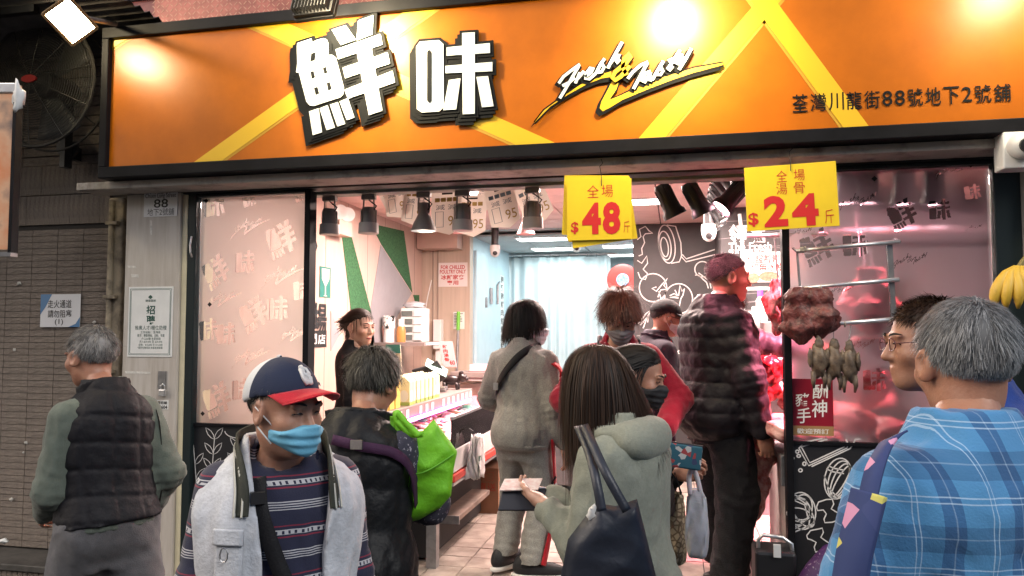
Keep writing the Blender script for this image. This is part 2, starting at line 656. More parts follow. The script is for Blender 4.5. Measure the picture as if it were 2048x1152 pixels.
# ------------------------------------------------------------------ beige and blue back walls
WB = front(7.92)
th, (x0, x1, y0, y1), d = poster('poultry_notice', 'white notice with red letters about chilled poultry on the beige wall', 'notice', WB, 876, 526, 935, 573, mat('pinkish paper', (0.75, 0.68, 0.66), 0.6))
for s, ay, by, ax, bx in (('FOR CHILLED', 531, 538, 882, 930), ('POULTRY ONLY', 540, 547, 880, 932), ('冰鮮家禽', 550, 559, 882, 929), ('專用', 561, 570, 894, 917)):
    text_px(MB(), WB, s, ax, ay, bx, by, d, bold=0.02).build('lettering', M_RED, th)
th, (x0, x1, y0, y1), d = poster('paper_list', 'white handwritten list taped low on the beige wall', 'paper', WB, 907, 624, 929, 658, M_PAPER)
g = MB()
for k in range(9):
    yy = y1 - (y1 - y0) * (0.1 + 0.09 * k)
    g.ribbon(WB, [(x0 + 0.01, yy), (x0 + (x1 - x0) * random.uniform(.5, .9), yy)], 0.006, d - 0.0005, 0.0006)
g.build('writing', M_INK, th)
bw = bpy.data.objects['back_wall_beige']
for px in (838, 866, 876):
    x = WB.px(px, 600)[0]
    MB().bb(x - 0.006, x + 0.006, 7.908, 7.93, FZ, 2.7).build('joint', mat('trim shade', (0.3, 0.24, 0.2), 0.5), bw)
t = thing('power_trunking', 'white vertical cable box with loose cord on the beige wall', 'trunking', tuple(at(878, 716, 7.88)))
p = at(878, 716, 7.88)
MB().bb(p.x - .045, p.x + .045, 7.8, 7.9, p.z + .1, p.z + .42).build('box', M_PLASTIC_W, t, bevel=.006)
MB().bb(p.x - .03, p.x + .03, 7.85, 7.9, FZ, p.z + .1).build('duct', M_PLASTIC_W, t)
MB().tube([at(863, 560, 7.88), at(856, 590, 7.87), at(850, 622, 7.87), at(846, 655, 7.86)], 0.006).build('cord', M_PLASTIC_W, t)

# blue cold-room door in the blue side wall
WD = Frame((-2.20, 0, 0), (0, 1, 0), (0, 0, 1))
t = thing('cold_room_door', 'pale blue cold room door with steel latch and handle', 'door', (-2.19, 8.7, FZ))
a, b = WD.px(948, 480), WD.px(996, 790)
MB().rect(WD, a[0], b[0], FZ + 0.01, 2.55, 0.002, 0.03).build('leaf', M_BLUE, t, bevel=.004)
q = WD.px(975, 592)
MB().rect(WD, q[0] - .03, q[0] + .03, q[1] - .1, q[1] + .1, .034, .03).build('latch', M_STEEL, t, bevel=.006)
q = WD.px(988, 580)
MB().tube([WD.p(q[0], q[1] - .18, .05), WD.p(q[0], q[1] + .06, .05), WD.p(q[0] + .05, q[1] + .1, .06)], .014).build('handle', M_STEEL, t)
q = WD.px(966, 605)
MB().rect(WD, q[0] - .02, q[0] + .02, q[1] - .06, q[1] + .06, .034, .02).build('padlock', M_STEEL, t)
th, (x0, x1, y0, y1), d = poster('column_notice', 'narrow white strip of black characters on the cold room door post', 'notice', WD, 1000, 550, 1007, 700, M_PLASTIC_W)
for k in range(9):
    h = (y1 - y0) / 9
    text(MB(), WD, random.choice('新鮮豬肉冰雞'), x0 + .02, x1 - .02, y1 - h * (k + .9), y1 - h * (k + .1), d, bold=.02).build('lettering', M_INK, th)

# white plastic curtain across the back room
M_CURT = mat('white plastic curtain', (0.62, 0.72, 0.74), 0.45, var=0.05, scale=3)
YC = 9.9
pa, pb = at(1017, 516, YC), at(1221, 513, YC)
t = thing('curtain', 'hanging white plastic curtain across the back room', 'curtain', (pa.x, YC, FZ))
rows = []
for i in range(14):
    z = pa.z - i / 13 * (pa.z - FZ - 0.05)
    row = []
    for k in range(120):
        u = k / 119
        x = pa.x + u * (pb.x - pa.x)
        amp = 0.018 + 0.03 * i / 13
        row.append((x, YC + amp * math.sin(u * 58 + 1.5 * math.sin(u * 13)) + 0.02 * math.sin(u * 17 + i * .2), z))
    rows.append(row)
MB().sheet(rows).build('drape', M_CURT, t, smooth=True, solid=.003)
MB().tube([(pa.x - .1, YC, pa.z + .03), (pb.x + .1, YC, pa.z + .03)], .012).build('rail', M_CHROME, t)
for k in range(11):
    x = pa.x + (k + .5) / 11 * (pb.x - pa.x)
    MB().tube([(x, YC, pa.z + .045), (x + .01, YC - .01, pa.z + .02), (x, YC, pa.z - .01)], .004, 6).build('hook', M_STEEL, t)

# hose reel on the back corridor wall
p = at(1246, 560, 9.6)
t = thing('hose_reel', 'red fire hose reel with blue centre label beside the curtain', 'hose reel', (p.x, 9.6, p.z - .2))
M_REELRED = mat('red reel paint', (0.55, 0.05, 0.04), 0.4)
MB().lathe([(0.001, 0), (.19, 0), (.2, .01), (.2, .03), (.17, .04), (.06, .035), (.001, .03)], (p.x, 9.58, p.z), (0, -1, 0), 32).build('reel', M_REELRED, t, auto=40)
MB().lathe([(0.001, .036), (.08, .036), (.08, .045), (0.001, .045)], (p.x, 9.58, p.z), (0, -1, 0), 24).build('label_disc', mat('blue label', (0.08, 0.2, 0.5), .5, var=.0, scale=30, col2=(.5, .55, .65)), t)
MB().tube([(p.x + .17, 9.57, p.z - .05), (p.x + .2, 9.6, p.z - .3), (p.x + .05, 9.62, p.z - .5)], .02).build('hose', M_RUBBER, t)
MB().bb(p.x - .04, p.x + .04, 9.58, 11.2, p.z - .04, p.z + .04).build('bracket', M_STEEL, t)

# ------------------------------------------------------------------ chalk wall drawings
WC = front(7.80)
cwall = bpy.data.objects['chalk_wall']
M_LINE = mat('white chalk line', (0.66, 0.64, 0.63), 0.7)


def z7(p): return (1000 + p[0] / 3.388, 320 + p[1] / 3.388)


def arc(cx, cy, rx, ry, a0=0, a1=360, n=28, rot=0):
    o = []
    for i in range(n + 1):
        t_ = R(a0 + (a1 - a0) * i / n)
        x, y = rx * math.cos(t_), ry * math.sin(t_)
        o.append((cx + x * math.cos(R(rot)) - y * math.sin(R(rot)), cy + x * math.sin(R(rot)) + y * math.cos(R(rot))))
    return o


def lines(fr, conv, polys, w, m, name, par, d=0.0006, t=0.0012):
    for pts in polys:
        MB().ribbon(fr, [fr.px(*conv(p)) for p in pts], w, d, t).build(name, m, par)


lines(WC, z7, [
    arc(1130, 570, 55, 130, rot=-8), arc(1118, 580, 40, 98, rot=-8), arc(1115, 590, 25, 66, rot=-8),
    [(1130, 440), (1190, 450), (1225, 560), (1230, 650), (1215, 690), (1160, 700)],
    [(1225, 650), (1260, 690), (1463, 640)], [(1235, 640), (1262, 670), (1460, 605)],
    arc(1037, 865, 93, 95), arc(1210, 940, 95, 102), arc(1372, 740, 52, 52),
    [(1060, 860), (1030, 870), (1060, 890), (1100, 840), (1135, 800), (1110, 850), (1130, 875), (1090, 880), (1080, 900), (1070, 930)],
    [(1075, 890), (1085, 920), (1090, 940)],
    [(1150, 920), (1180, 905), (1210, 920), (1220, 850), (1235, 890), (1250, 870), (1240, 915), (1225, 940), (1215, 990)],
    [(1185, 880), (1205, 920), (1150, 930), (1210, 935)], [(1322, 780), (1345, 780), (1400, 830), (1412, 870)], [(1345, 765), (1420, 820), (1430, 870)],
    [(930, 540), (955, 520), (945, 470), (985, 450), (1010, 480), (1035, 495), (985, 500), (970, 520), (980, 560), (960, 600), (965, 640), (940, 650)],
    [(930, 680), (960, 700), (995, 650), (1000, 700), (970, 740), (1000, 770), (985, 810), (950, 800), (935, 760)],
    [(940, 1110), (990, 1040), (1030, 1010), (1000, 1060), (970, 1140)], [(950, 1120), (1010, 1050), (1000, 1100)],
], 0.011, M_LINE, 'drawn_line', cwall)
z6b = lambda p: (1140 + p[0] / 3.2, 540 + p[1] / 3.2)
lines(WC, z6b, [[(675, 530), (700, 515), (690, 530), (710, 540)], [(680, 690), (700, 700), (695, 740)]], 0.011, M_LINE, 'drawn_line', cwall)

# brand wall with shop name and poster
WN = front(6.90)
bwall = bpy.data.objects['brand_wall']
t = thing('brand_lettering', 'white shop name lettering in two languages on the black wall', 'lettering', tuple(at(1500, 505, 6.9)))
M_PINKW = mat('white brand letters', (0.72, 0.68, 0.7), 0.5)
text_px(MB(), WN, '領', 1457, 449, 1496, 485, .004, bold=.03).build('letter', M_PINKW, t)
text_px(MB(), WN, '鮮', 1500, 449, 1546, 485, .004, bold=.03).build('letter', M_PINKW, t)
text_px(MB(), WN, 'The Fresh', 1457, 486, 1544, 500, .004, bold=.015).build('lettering', M_PINKW, t)
text_px(MB(), WN, '新鮮豬肉專門店', 1457, 499, 1544, 506, .004, bold=.02).build('lettering', M_PINKW, t)
for k in range(26):
    a = (1435 + random.uniform(0, 60), 440 + k * 10 + random.uniform(-4, 4))
    MB().ribbon(WN, [WN.px(*a), WN.px(a[0] + 60, a[1] + random.uniform(-8, 2)), WN.px(a[0] + 130, a[1] + random.uniform(-12, 8))], .004, .0006, .0008).build('chalk_stroke', mat('faint chalk', (.22, .2, .21), .7), bwall)
th, (x0, x1, y0, y1), d = poster('fresh_poster', 'white poster with red characters and meat dishes below the shop name', 'poster', WN, 1486, 505, 1564, 564, mat('pink white paper', (.75, .7, .7), .6), d=.006)
text_px(MB(), WN, '保證新鮮', 1494, 510, 1560, 526, d, bold=.02).build('lettering', M_RED, th)
text_px(MB(), WN, '絕無冰鮮', 1502, 527, 1566, 542, d, bold=.02).build('lettering', M_RED, th)
for (px, py, rx) in ((1538, 553, .085), (1507, 556, .05)):
    q = WN.px(px, py)
    MB().prism(WN, [(q[0] + rx * math.cos(a_ / 16 * 6.283), q[1] + .045 * math.sin(a_ / 16 * 6.283)) for a_ in range(16)], d - .0004, .001).build('dish_picture', mat('meat print', (.55, .16, .1), .6, var=.4, scale=40), th)
# pipes and shelf rods in front of the brand wall
tag(MB().tube([at(1479, 428, 6.8), at(1484, 470, 6.8), at(1486, 560, 6.8), at(1487, 690, 6.8)], .016).build('water_pipe', M_PLASTIC_W), 'thin white pipe running down the black brand wall', 'pipe')
# ------------------------------------------------------------------ shopfront: sign
FS = front(YS)


def pxs(fr, pts): return [fr.px(*p) for p in pts]


M_ORANGE = mat('orange sign sheet', (0.44, 0.118, 0.005), 0.31, var=0.12, scale=3.0, bump=0.03, bscale=3, spec=.28)
M_YELLOW = mat('yellow strip', (0.70, 0.43, 0.014), 0.38)
M_SIGNW = mat('white sign letter', (0.74, 0.80, 0.78), 0.3)
M_SIGNK = mat('black sign letter', (0.008, 0.009, 0.010), 0.6, spec=.12)
sgn = thing('shop_sign', 'long orange shop sign with yellow strips, white characters and black frame', 'shop sign', (-0.9, YS, 2.5))
SX0, SX1, SZ0, SZ1 = FS.px(203, 355)[0], 1.62, 2.497, 3.345
fw = 0.062
MB().bb(SX0 + .01, SX1 - .01, YS + .03, YS + .22, SZ0 + .01, SZ1 - .01).build('case', M_BLACK, sgn)
for (a, b, c, d_) in ((SX0, SX1, SZ0, SZ0 + fw), (SX0, SX1, SZ1 - fw, SZ1), (SX0, SX0 + fw * .72, SZ0 + fw, SZ1 - fw), (SX1 - fw * .72, SX1, SZ0 + fw, SZ1 - fw)):
    MB().bb(a, b, YS - .03, YS + .06, c, d_).build('frame', M_BLACK, sgn, bevel=.004)
MB().bb(SX0 + .04, SX1 - .04, YS + .002, YS + .025, SZ0 + .055, SZ1 - .055).build('panel', M_ORANGE, sgn)


def clip_poly(poly, x0, x1, y0, y1):
    def cl(ps, ins, inter):
        o = []
        for i in range(len(ps)):
            a, b = ps[i - 1], ps[i]
            if ins(b):
                if not ins(a): o.append(inter(a, b))
                o.append(b)
            elif ins(a): o.append(inter(a, b))
        return o
    def ix(v): return lambda a, b: (v, a[1] + (b[1] - a[1]) * (v - a[0]) / (b[0] - a[0]))
    def iy(v): return lambda a, b: (a[0] + (b[0] - a[0]) * (v - a[1]) / (b[1] - a[1]), v)
    poly = cl(poly, lambda p: p[0] >= x0, ix(x0)); poly = cl(poly, lambda p: p[0] <= x1, ix(x1))
    poly = cl(poly, lambda p: p[1] >= y0, iy(y0)); return cl(poly, lambda p: p[1] <= y1, iy(y1))


IN = (SX0 + .046, SX1 - .046, SZ0 + fw + .001, SZ1 - fw - .001)
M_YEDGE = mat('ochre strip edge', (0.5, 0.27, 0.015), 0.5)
for k, (q, ed) in enumerate([
    ([(468, 38), (540, 31), (1140, 299), (1062, 303)], ((468, 38), (1062, 303))),
    ([(380, 330), (437, 326), (905, -5), (841, 0)], ((437, 326), (905, -5))),
    ([(1270, 285), (1325, 281), (1575, -15), (1524, -8)], ((1325, 281), (1575, -15))),
    ([(1478, -30), (1528, -30), (1738, 253), (1688, 257)], ((1478, -30), (1688, 257))),
    ([(207, 55), (300, 50), (207, 108)], ((300, 50), (207, 108)))]):
    pl = clip_poly(pxs(FS, q), *IN)
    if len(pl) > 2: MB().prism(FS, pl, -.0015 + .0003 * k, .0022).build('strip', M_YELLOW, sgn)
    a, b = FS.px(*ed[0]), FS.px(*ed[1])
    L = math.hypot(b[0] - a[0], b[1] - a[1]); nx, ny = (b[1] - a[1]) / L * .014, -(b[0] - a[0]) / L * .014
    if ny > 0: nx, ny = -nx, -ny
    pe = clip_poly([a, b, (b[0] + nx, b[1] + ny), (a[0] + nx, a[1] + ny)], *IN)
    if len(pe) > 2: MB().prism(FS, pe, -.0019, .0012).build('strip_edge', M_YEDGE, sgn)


def zA(p): return (560 + p[0] / 4.114, p[1] / 4.114)
def zB(p): return (560 + p[0] / 2.924, p[1] / 2.924)
def zF(p): return (1040 + p[0] / 4.876, 60 + p[1] / 4.876)


XIAN = [
    [(165, 372), (280, 335), (285, 365), (330, 345), (380, 333), (405, 343), (418, 375), (420, 470), (450, 468), (480, 490), (545, 735), (540, 790), (515, 815), (300, 885), (265, 880), (240, 850), (178, 612), (155, 610), (165, 540), (162, 400)],
    [(262, 930), (338, 905), (366, 1100), (292, 1124)], [(348, 905), (412, 880), (472, 1062), (405, 1083)],
    [(433, 875), (496, 855), (556, 1032), (494, 1053)], [(512, 850), (580, 822), (632, 980), (570, 1002)],
    [(450, 265), (562, 228), (645, 345), (522, 388)], [(665, 190), (788, 145), (780, 300), (650, 352)],
    [(480, 425), (845, 300), (862, 385), (500, 505)], [(538, 575), (905, 450), (925, 540), (558, 660)],
    [(553, 755), (945, 600), (965, 695), (580, 828)], [(640, 380), (760, 340), (862, 925), (752, 962)]]
XHOLES = [[(282, 462), (318, 447), (310, 510), (274, 521)], [(275, 610), (300, 602), (312, 650), (287, 662)], [(377, 577), (402, 568), (412, 612), (388, 621)],
          [(305, 740), (332, 732), (345, 782), (318, 793)], [(408, 700), (434, 692), (446, 745), (420, 757)]]
WEI = [
    [(808, 285), (830, 256), (940, 248), (966, 270), (968, 635), (942, 662), (840, 668), (812, 648)],
    [(985, 290), (1235, 265), (1237, 322), (985, 338)], [(978, 398), (1250, 375), (1250, 428), (978, 440)],
    [(1075, 207), (1148, 203), (1148, 675), (1078, 678)], [(998, 480), (1065, 470), (1040, 650), (965, 655)], [(1158, 462), (1225, 457), (1258, 632), (1190, 638)]]
WHOLES = [[(873, 318), (885, 303), (897, 318), (897, 600), (885, 613), (873, 600)]]


def grow(poly, k):
    """push a 2-D polygon outwards by k"""
    n = len(poly)
    a = sum(poly[i][0] * poly[(i + 1) % n][1] - poly[(i + 1) % n][0] * poly[i][1] for i in range(n))
    s_ = 1 if a > 0 else -1
    o = []
    for i in range(n):
        p0, p1, p2 = Vector(poly[i - 1]), Vector(poly[i]), Vector(poly[(i + 1) % n])
        e1, e2 = (p1 - p0).normalized(), (p2 - p1).normalized()
        n1, n2 = Vector((e1.y, -e1.x)) * s_, Vector((e2.y, -e2.x)) * s_
        m = n1 + n2
        m = m / max(0.35, m.dot(n1)) if m.length > 1e-6 else n1
        if m.length > 2: m = m.normalized() * 2
        o.append(tuple(p1 + m * k))
    return o


for nm, strokes, holes, cv, sh in (('鮮', XIAN, XHOLES, zA, (-.034, -.032)), ('味', WEI, WHOLES, zB, (-.026, -.034))):
    bk = MB()
    for i, s_ in enumerate(strokes):
        pl = pxs(FS, [cv(p) for p in s_])
        g1 = grow(pl, .016)
        bk.prism(FS, [(x + sh[0], y + sh[1]) for x, y in g1], .010, .004 + .0003 * i)
        bk.prism(FS, [(x + sh[0] / 2, y + sh[1] / 2) for x, y in g1], .010, .0085 + .0003 * i)
        bk.prism(FS, g1, .010, .013 + .0003 * i)
    bk.build('letter_backing', M_SIGNK, sgn)
    for i, s_ in enumerate(strokes):
        MB().prism(FS, pxs(FS, [cv(p) for p in s_]), .0265, .004 + .0003 * i).build('stroke', M_SIGNW, sgn)
    for h_ in holes:
        MB().prism(FS, pxs(FS, [cv(p) for p in h_]), .030, .0052).build('counter_shape', M_SIGNK, sgn)

SCRIPT = [[(385, 535), (430, 470), (520, 400), (590, 350)], [(580, 365), (520, 470), (450, 590), (395, 680)], [(420, 560), (490, 525), (540, 480)],
          [(545, 535), (570, 480), (590, 430)], [(570, 490), (610, 440), (630, 415)],
          [(640, 475), (700, 430), (720, 390), (690, 385), (650, 440), (645, 490), (680, 495), (745, 440)],
          [(745, 440), (790, 350), (830, 295)], [(800, 340), (825, 380), (800, 425), (765, 430)],
          [(1000, 135), (930, 260), (860, 390)], [(880, 350), (945, 260), (975, 255), (940, 320), (945, 340), (980, 305)],
          [(1055, 490), (1100, 430), (1180, 360), (1250, 330)], [(1240, 345), (1190, 440), (1110, 590)],
          [(1275, 420), (1220, 440), (1190, 515), (1215, 530), (1275, 430)], [(1275, 430), (1258, 505), (1290, 505)],
          [(1290, 505), (1340, 420), (1400, 320)], [(1370, 380), (1395, 420), (1370, 455), (1335, 450)],
          [(1560, 215), (1500, 310), (1440, 400), (1455, 412), (1490, 370)], [(1445, 320), (1560, 275)],
          [(1580, 250), (1515, 345), (1535, 352), (1600, 280)], [(1670, 200), (1610, 310), (1550, 405)]]
AMP = [(1045, 455), (1005, 385), (1020, 300), (1070, 250), (1085, 280), (1040, 340), (930, 430), (905, 485), (930, 510), (990, 470), (1075, 370)]
SW1 = [(145, 912), (240, 790), (380, 688), (470, 625), (640, 510), (760, 450), (890, 415), (900, 465), (800, 480), (650, 540), (480, 635), (300, 755)]
SW2 = [(900, 510), (970, 510), (940, 590), (875, 690), (1000, 640), (1100, 590), (1300, 500), (1500, 440), (1700, 380), (1980, 330), (1980, 350), (1700, 425), (1500, 490), (1250, 585), (1000, 690), (880, 765), (810, 800), (780, 770), (800, 700), (860, 590)]
bk = MB()
for i, s_ in enumerate((SW1, SW2)):
    pl = pxs(FS, [zF(p) for p in s_])
    bk.ribbon(FS, pl, .016, .010, .003 + .0004 * i, closed=True)
    bk.prism(FS, [(x - .016, y - .018) for x, y in grow(pl, .005)], .010, .002 + .0004 * i)
    MB().prism(FS, pl, .0105, .004 + .0004 * i).build('swoosh', M_YELLOW, sgn)
for i, s_ in enumerate(SCRIPT + [AMP]):
    pl = pxs(FS, [zF(p) for p in s_])
    bk.ribbon(FS, pl, .029, .0105, .006 + .0002 * i)
    if i < len(SCRIPT): bk.ribbon(FS, [(x - .012, y - .011) for x, y in pl], .026, .0105, .0055 + .0002 * i)
bk.build('script_backing', M_SIGNK, sgn)
for i, s_ in enumerate(SCRIPT):
    MB().ribbon(FS, pxs(FS, [zF(p) for p in s_]), .0145, .0212, .003 + .0002 * i).build('script_stroke', M_SIGNW, sgn)
MB().ribbon(FS, pxs(FS, [zF(p) for p in AMP]), .019, .0215, .0075).build('ampersand', M_YELLOW, sgn)
for i, c_ in enumerate('荃灣川龍街88號地下2號舖'):
    # measured right edge of every character along the address line
    e = [1582, 1618, 1655, 1690, 1726, 1762, 1787, 1812, 1848, 1884, 1921, 1946, 1985, 2024]
    if i >= len(e) - 1: break
    x0, x1 = e[i] + 2, e[i + 1] - 2
    yc = 207 - (x0 - 1582) * 0.052
    num = c_ in '88号2'
    text_px(MB(), FS, c_, x0, yc - (15 if num else 17), x1, yc + (14 if num else 17), .0022, bold=.008).build('address_letter', M_SIGNK, sgn)

# flood lights over the sign
M_LAMPH = mat('black lamp housing', (0.02, 0.02, 0.022), 0.45, 0.3)
M_FLOOD = emit('lit flood glass', (1.0, 0.86, 0.55), 40.0)
M_GALV = mat('galvanised arm', (0.35, 0.34, 0.31), 0.45, 0.7, var=.25, scale=15)


def flood(loc, target, label, energy, group=None, size=.22, roll=0.0, arm_to=None, ang=70, col=(1.0, .80, .48), hm=None, glass=None):
    loc, target = Vector(loc), Vector(target)
    t = thing('flood_light', label, 'flood light', tuple(loc), group)
    q = (target - loc).to_track_quat('-Z', 'Y').to_matrix() @ Matrix.Rotation(roll, 3, 'Z')
    def W(x, y, z): return loc + q @ Vector((x, y, z))
    b = MB().box(loc, (size, size * .8, .035), q)
    b.build('housing', hm or M_LAMPH, t, bevel=.006)
    for k in range(11):
        MB().box(W((k - 5) * size / 11.5, 0, .038), (.004, size * .74, .04), q).build('fin', hm or M_LAMPH, t)
    for s_ in (-1, 1):
        MB().box(W(0, s_ * size * .405, -.02), (size, .012, .02), q).build('bezel', hm or M_LAMPH, t)
        MB().box(W(s_ * size * .49, 0, -.02), (.012, size * .8, .02), q).build('bezel', hm or M_LAMPH, t)
    MB().box(W(0, 0, -.022), (size * .92, size * .72, .006), q).build('glass', glass or M_FLOOD, t)
    if arm_to is not None:
        a = Vector(arm_to)
        MB().tube([W(0, 0, .05), W(0, 0, .1), a + (W(0, 0, .1) - a) * .1, a], .014).build('arm', M_GALV, t)
    light('flood_beam', 'SPOT', W(0, 0, -.04), target, energy, col, .10, angle=ang, blend=1.0, parent=t)
    return t


# hot spots seen on the sign sit at these picture points
for k, (px, py, lab) in enumerate(((285, 118, 'flood light over the blank left end of the sign'), (770, 120, 'black finned flood light over the first big sign character'), (1350, 90, 'flood light over the script lettering of the sign'), (1990, 60, 'flood light over the address end of the sign'))):
    x, z = FS.px(px, py)
    # mirror rule: the lamp sits where the sheet reflects it to the eye
    t_ = 0.62
    yl = YS - t_
    lx = x + (x - CAM.x) / YS * t_
    lz = z + (z - CAM.z) / YS * t_
    lz = max(lz, SZ1 + 0.02)
    e = (84, 100, 98, 30)[k]
    flood((lx, yl, lz + .03), (x, YS, z - .02), lab, e, None, arm_to=(lx, YS + .1, SZ1 + .32), ang=100, glass=M_FLOOD)
q = at(632, 4, YS - .24)
flood(q, (q.x + .02, YS + .05, q.z - .10), 'black finned flood light clamped to the top edge of the sign', 4, size=.21, arm_to=(q.x, YS + .1, SZ1 + .12), ang=100)
# the lit lamp on the left shining to the street
p = atd(140, 40, 3.35)
flood(p, p + (CAM - p) * .6 + Vector((.25, 0, -.7)), 'lit square flood light on a rusty arm left of the sign', 60, size=.165, roll=R(42), arm_to=at(230, 48, 3.6), ang=120, hm=mat('rusty lamp housing', (.3, .17, .07), .6, .3, var=.4, scale=20))

# ------------------------------------------------------------------ header under and above the sign
M_FASC = mat('grimy white fascia', (0.44, 0.40, 0.36), 0.6, scale=9, col2=(.2, .17, .15), bump=.1, thresh=(.3, .5))
M_DARKR = mat('grimy dark rail', (0.03, 0.035, 0.035), 0.55, scale=14, col2=(.012, .012, .012))
M_RAILG = mat('grey painted rail', (0.32, 0.33, 0.31), 0.5, var=.12)
hd = thing('header_beam', 'grimy white and dark header beam running below the sign', 'beam', (-.7, 3.9, 2.44))
HX0, HX1 = -3.32, 2.6
MB().bb(HX0, HX1, 3.60, 3.785, 2.452, 2.494).build('fascia', M_FASC, hd, bevel=.004)
MB().bb(HX0 + .5, HX1, 3.80, 3.90, 2.446, 2.56).build('dark_rail', M_DARKR, hd)
MB().bb(-2.72, HX1 - .4, 3.95, 4.04, 2.436, 2.50).build('rail', M_RAILG, hd, bevel=.004)
MB().bb(HX0, HX1, 3.79, 4.05, 2.565, 3.36).build('lintel', mat('lintel plaster', (.2, .17, .16), .8, var=.2), hd)
for px in (660, 738, 848, 925, 1065):
    pass

# building front above the sign: red chequer plate and dark ribs
M_MAROON = mat('maroon sheet', (0.13, 0.022, 0.028), .5, var=.25, scale=8, bump=.1)
bf = thing('upper_front', 'maroon metal cladding with chequer plate above the sign', 'cladding', (-.8, 3.9, 3.36))
MB().bb(-3.3, 6, 3.8, 4.2, 3.365, 6.5).build('cladding', M_MAROON, bf)
cp = front(3.8)
MB().rect(cp, FS.px(310, 0)[0] * 1.07, -1.2, 3.38, 3.9, .001, .004).build('chequer_plate', mat('worn red plate', (.22, .07, .06), .45, .3, var=.3, scale=14), bf)
lug = MB()
for i in range(60):
    for j in range(12):
        x, z = -3.0 + i * .03, 3.39 + j * .03
        s_ = .008 if (i + j) % 2 else -.008
        lug.ribbon(cp, [(x - .008, z - s_), (x + .008, z + s_)], .004, .005, .0015)
tag(lug.build('raised_lugs', mat('worn lug metal', (.34, .2, .15), .4, .5), bf), kind='stuff')
for z in (3.40, 3.62):
    MB().bb(-3.3, -2.6, 3.785, 3.8, z, z + .012).build('seam', M_BLACK, bf)

# ------------------------------------------------------------------ left: tiled wall, ledge, pillar
YT = 4.0
M_TILE_W = mat('ribbed brown wall tile', (0.21, 0.17, 0.14), 0.75, scale=14, col2=(0.12, 0.095, 0.08), bump=.9, bscale=45, stretch=(1, 1, 2.5), thresh=(.3, .6))
M_MORT = mat('dark mortar', (0.035, 0.03, 0.027), .9)
tw = thing('tiled_wall', 'brown wall clad with narrow rough tiles beside the shop', 'wall', (-5, YT, 0))
MB().bb(-7.5, -3.22, YT + .012, YT + .3, 0, 6).build('backing', M_MORT, tw)
tp = []
for k in range(4):
    me = MB().bb(-.0925, .0925, 0, .016 + .0015 * k, -.0182, .0182).mesh('tile')
    me.materials.append(M_TILE_W)
    tp.append(me)
x_edge = at(215, 600, YT).x
nt_ = 0
far = MB()
for r_ in range(50):
    for c_ in range(12):
        x = x_edge - .09 - c_ * .19
        z = .33 + r_ * .0397
        if c_ < 5:
            o = bpy.data.objects.new('tile', tp[random.randrange(4)])
            COL.objects.link(o)
            o.parent = tw
            o.location = Vector((x, YT - .004 + random.uniform(0, .003), z)) - ORG[tw.name]
            o.rotation_euler = (random.uniform(-.01, .01), random.choice((0, math.pi)), random.uniform(-.004, .004))
        else:
            far.bb(x - .0925, x + .0925, YT - .002, YT + .014, z - .0182, z + .0182)
for r_ in range(2):
    for c_ in range(26):
        o = bpy.data.objects.new('tile', tp[random.randrange(4)])
        COL.objects.link(o)
        o.parent = tw
        o.location = Vector((x_edge - .02 - c_ * .0365, YT - .004 + random.uniform(0, .003), 2.325 + .095 + r_ * .192)) - ORG[tw.name]
        o.rotation_euler = (0, math.pi / 2, 0)
for r_ in range(18):
    for c_ in range(7):
        x = x_edge - .16 - c_ * .335
        z = 2.735 + r_ * .062
        far.bb(x - .165, x + .165, YT - .002, YT + .013, z - .027, z + .027)
tag(far.build('upper_tiles', M_TILE_W, tw), kind='stuff')
g = MB()
for k in range(14):
    px, py = random.uniform(10, 200), random.uniform(560, 1040)
    q = at(px, py, YT - .012)
    g.blob(q, (random.uniform(.006, .022), .004, random.uniform(.004, .012)), 8, 5, .4, seed=k)
g.build('paint_smear', mat('old glue smear', (.42, .4, .37), .8), tw, smooth=True)
# fire notice on the tiles
fT = front(YT - .008)
th, (x0, x1, y0, y1), d = poster('fire_exit_notice', 'laminated white and blue fire escape notice taped to the brown tiles', 'notice', fT, 84, 589, 161, 654, mat('laminated white sheet', (.62, .62, .64), .3), d=.004)
M_BLUEP = mat('blue print', (0.05, 0.16, 0.33), .35)
w, h = x1 - x0, y1 - y0
MB().prism(fT, [(x0, y1), (x0 + .28 * w, y1), (x0 + .12 * w, y1 - .4 * h), (x0, y1 - .62 * h)], d - .0004, .001).build('corner_print', M_BLUEP, th)
MB().prism(fT, [(x1, y0), (x1, y0 + .3 * h), (x1 - .1 * w, y0 + .1 * h), (x1 - .28 * w, y0)], d - .0004, .001).build('corner_print', M_BLUEP, th)
text_px(MB(), fT, '走火通道', 98, 600, 145, 616, d + .001, bold=.006).build('lettering', M_INK, th)
text_px(MB(), fT, '請勿阻塞', 98, 620, 145, 635, d + .001, bold=.006).build('lettering', M_INK, th)
text_px(MB(), fT, '(1)', 112, 638, 128, 651, d + .001, bold=.006).build('lettering', M_INK, th)

ld = thing('raised_ledge', 'tiled step with dark stone top at the foot of the brown wall', 'step', (-5, 3.9, 0))
MB().bb(-7.5, -3.14, 3.72, 4.01, .26, .30).build('top', mat('dark stone', (.06, .055, .05), .6, var=.4, scale=9, bump=.2), ld, bevel=.006)
MB().bb(-7.5, -3.16, 3.75, 4.0, 0, .259).build('riser', M_MORT, ld)
me = MB().bb(-.016, .016, -.012, 0, -.12, .12).mesh('tile')
me.materials.append(M_TILE_W)
for k in range(42):
    o = bpy.data.objects.new('tile', me)
    COL.objects.link(o)
    o.parent = ld
    o.location = Vector((-3.2 - k * .0365, 3.752, .132)) - ORG[ld.name]
tag(MB().blob(at(8, 1082, 3.9), (.03, .02, .012), 10, 6, .5, seed=4).build('crumpled_tissue', M_PAPER, smooth=True), 'crumpled white tissue on the dark stone ledge', 'litter')

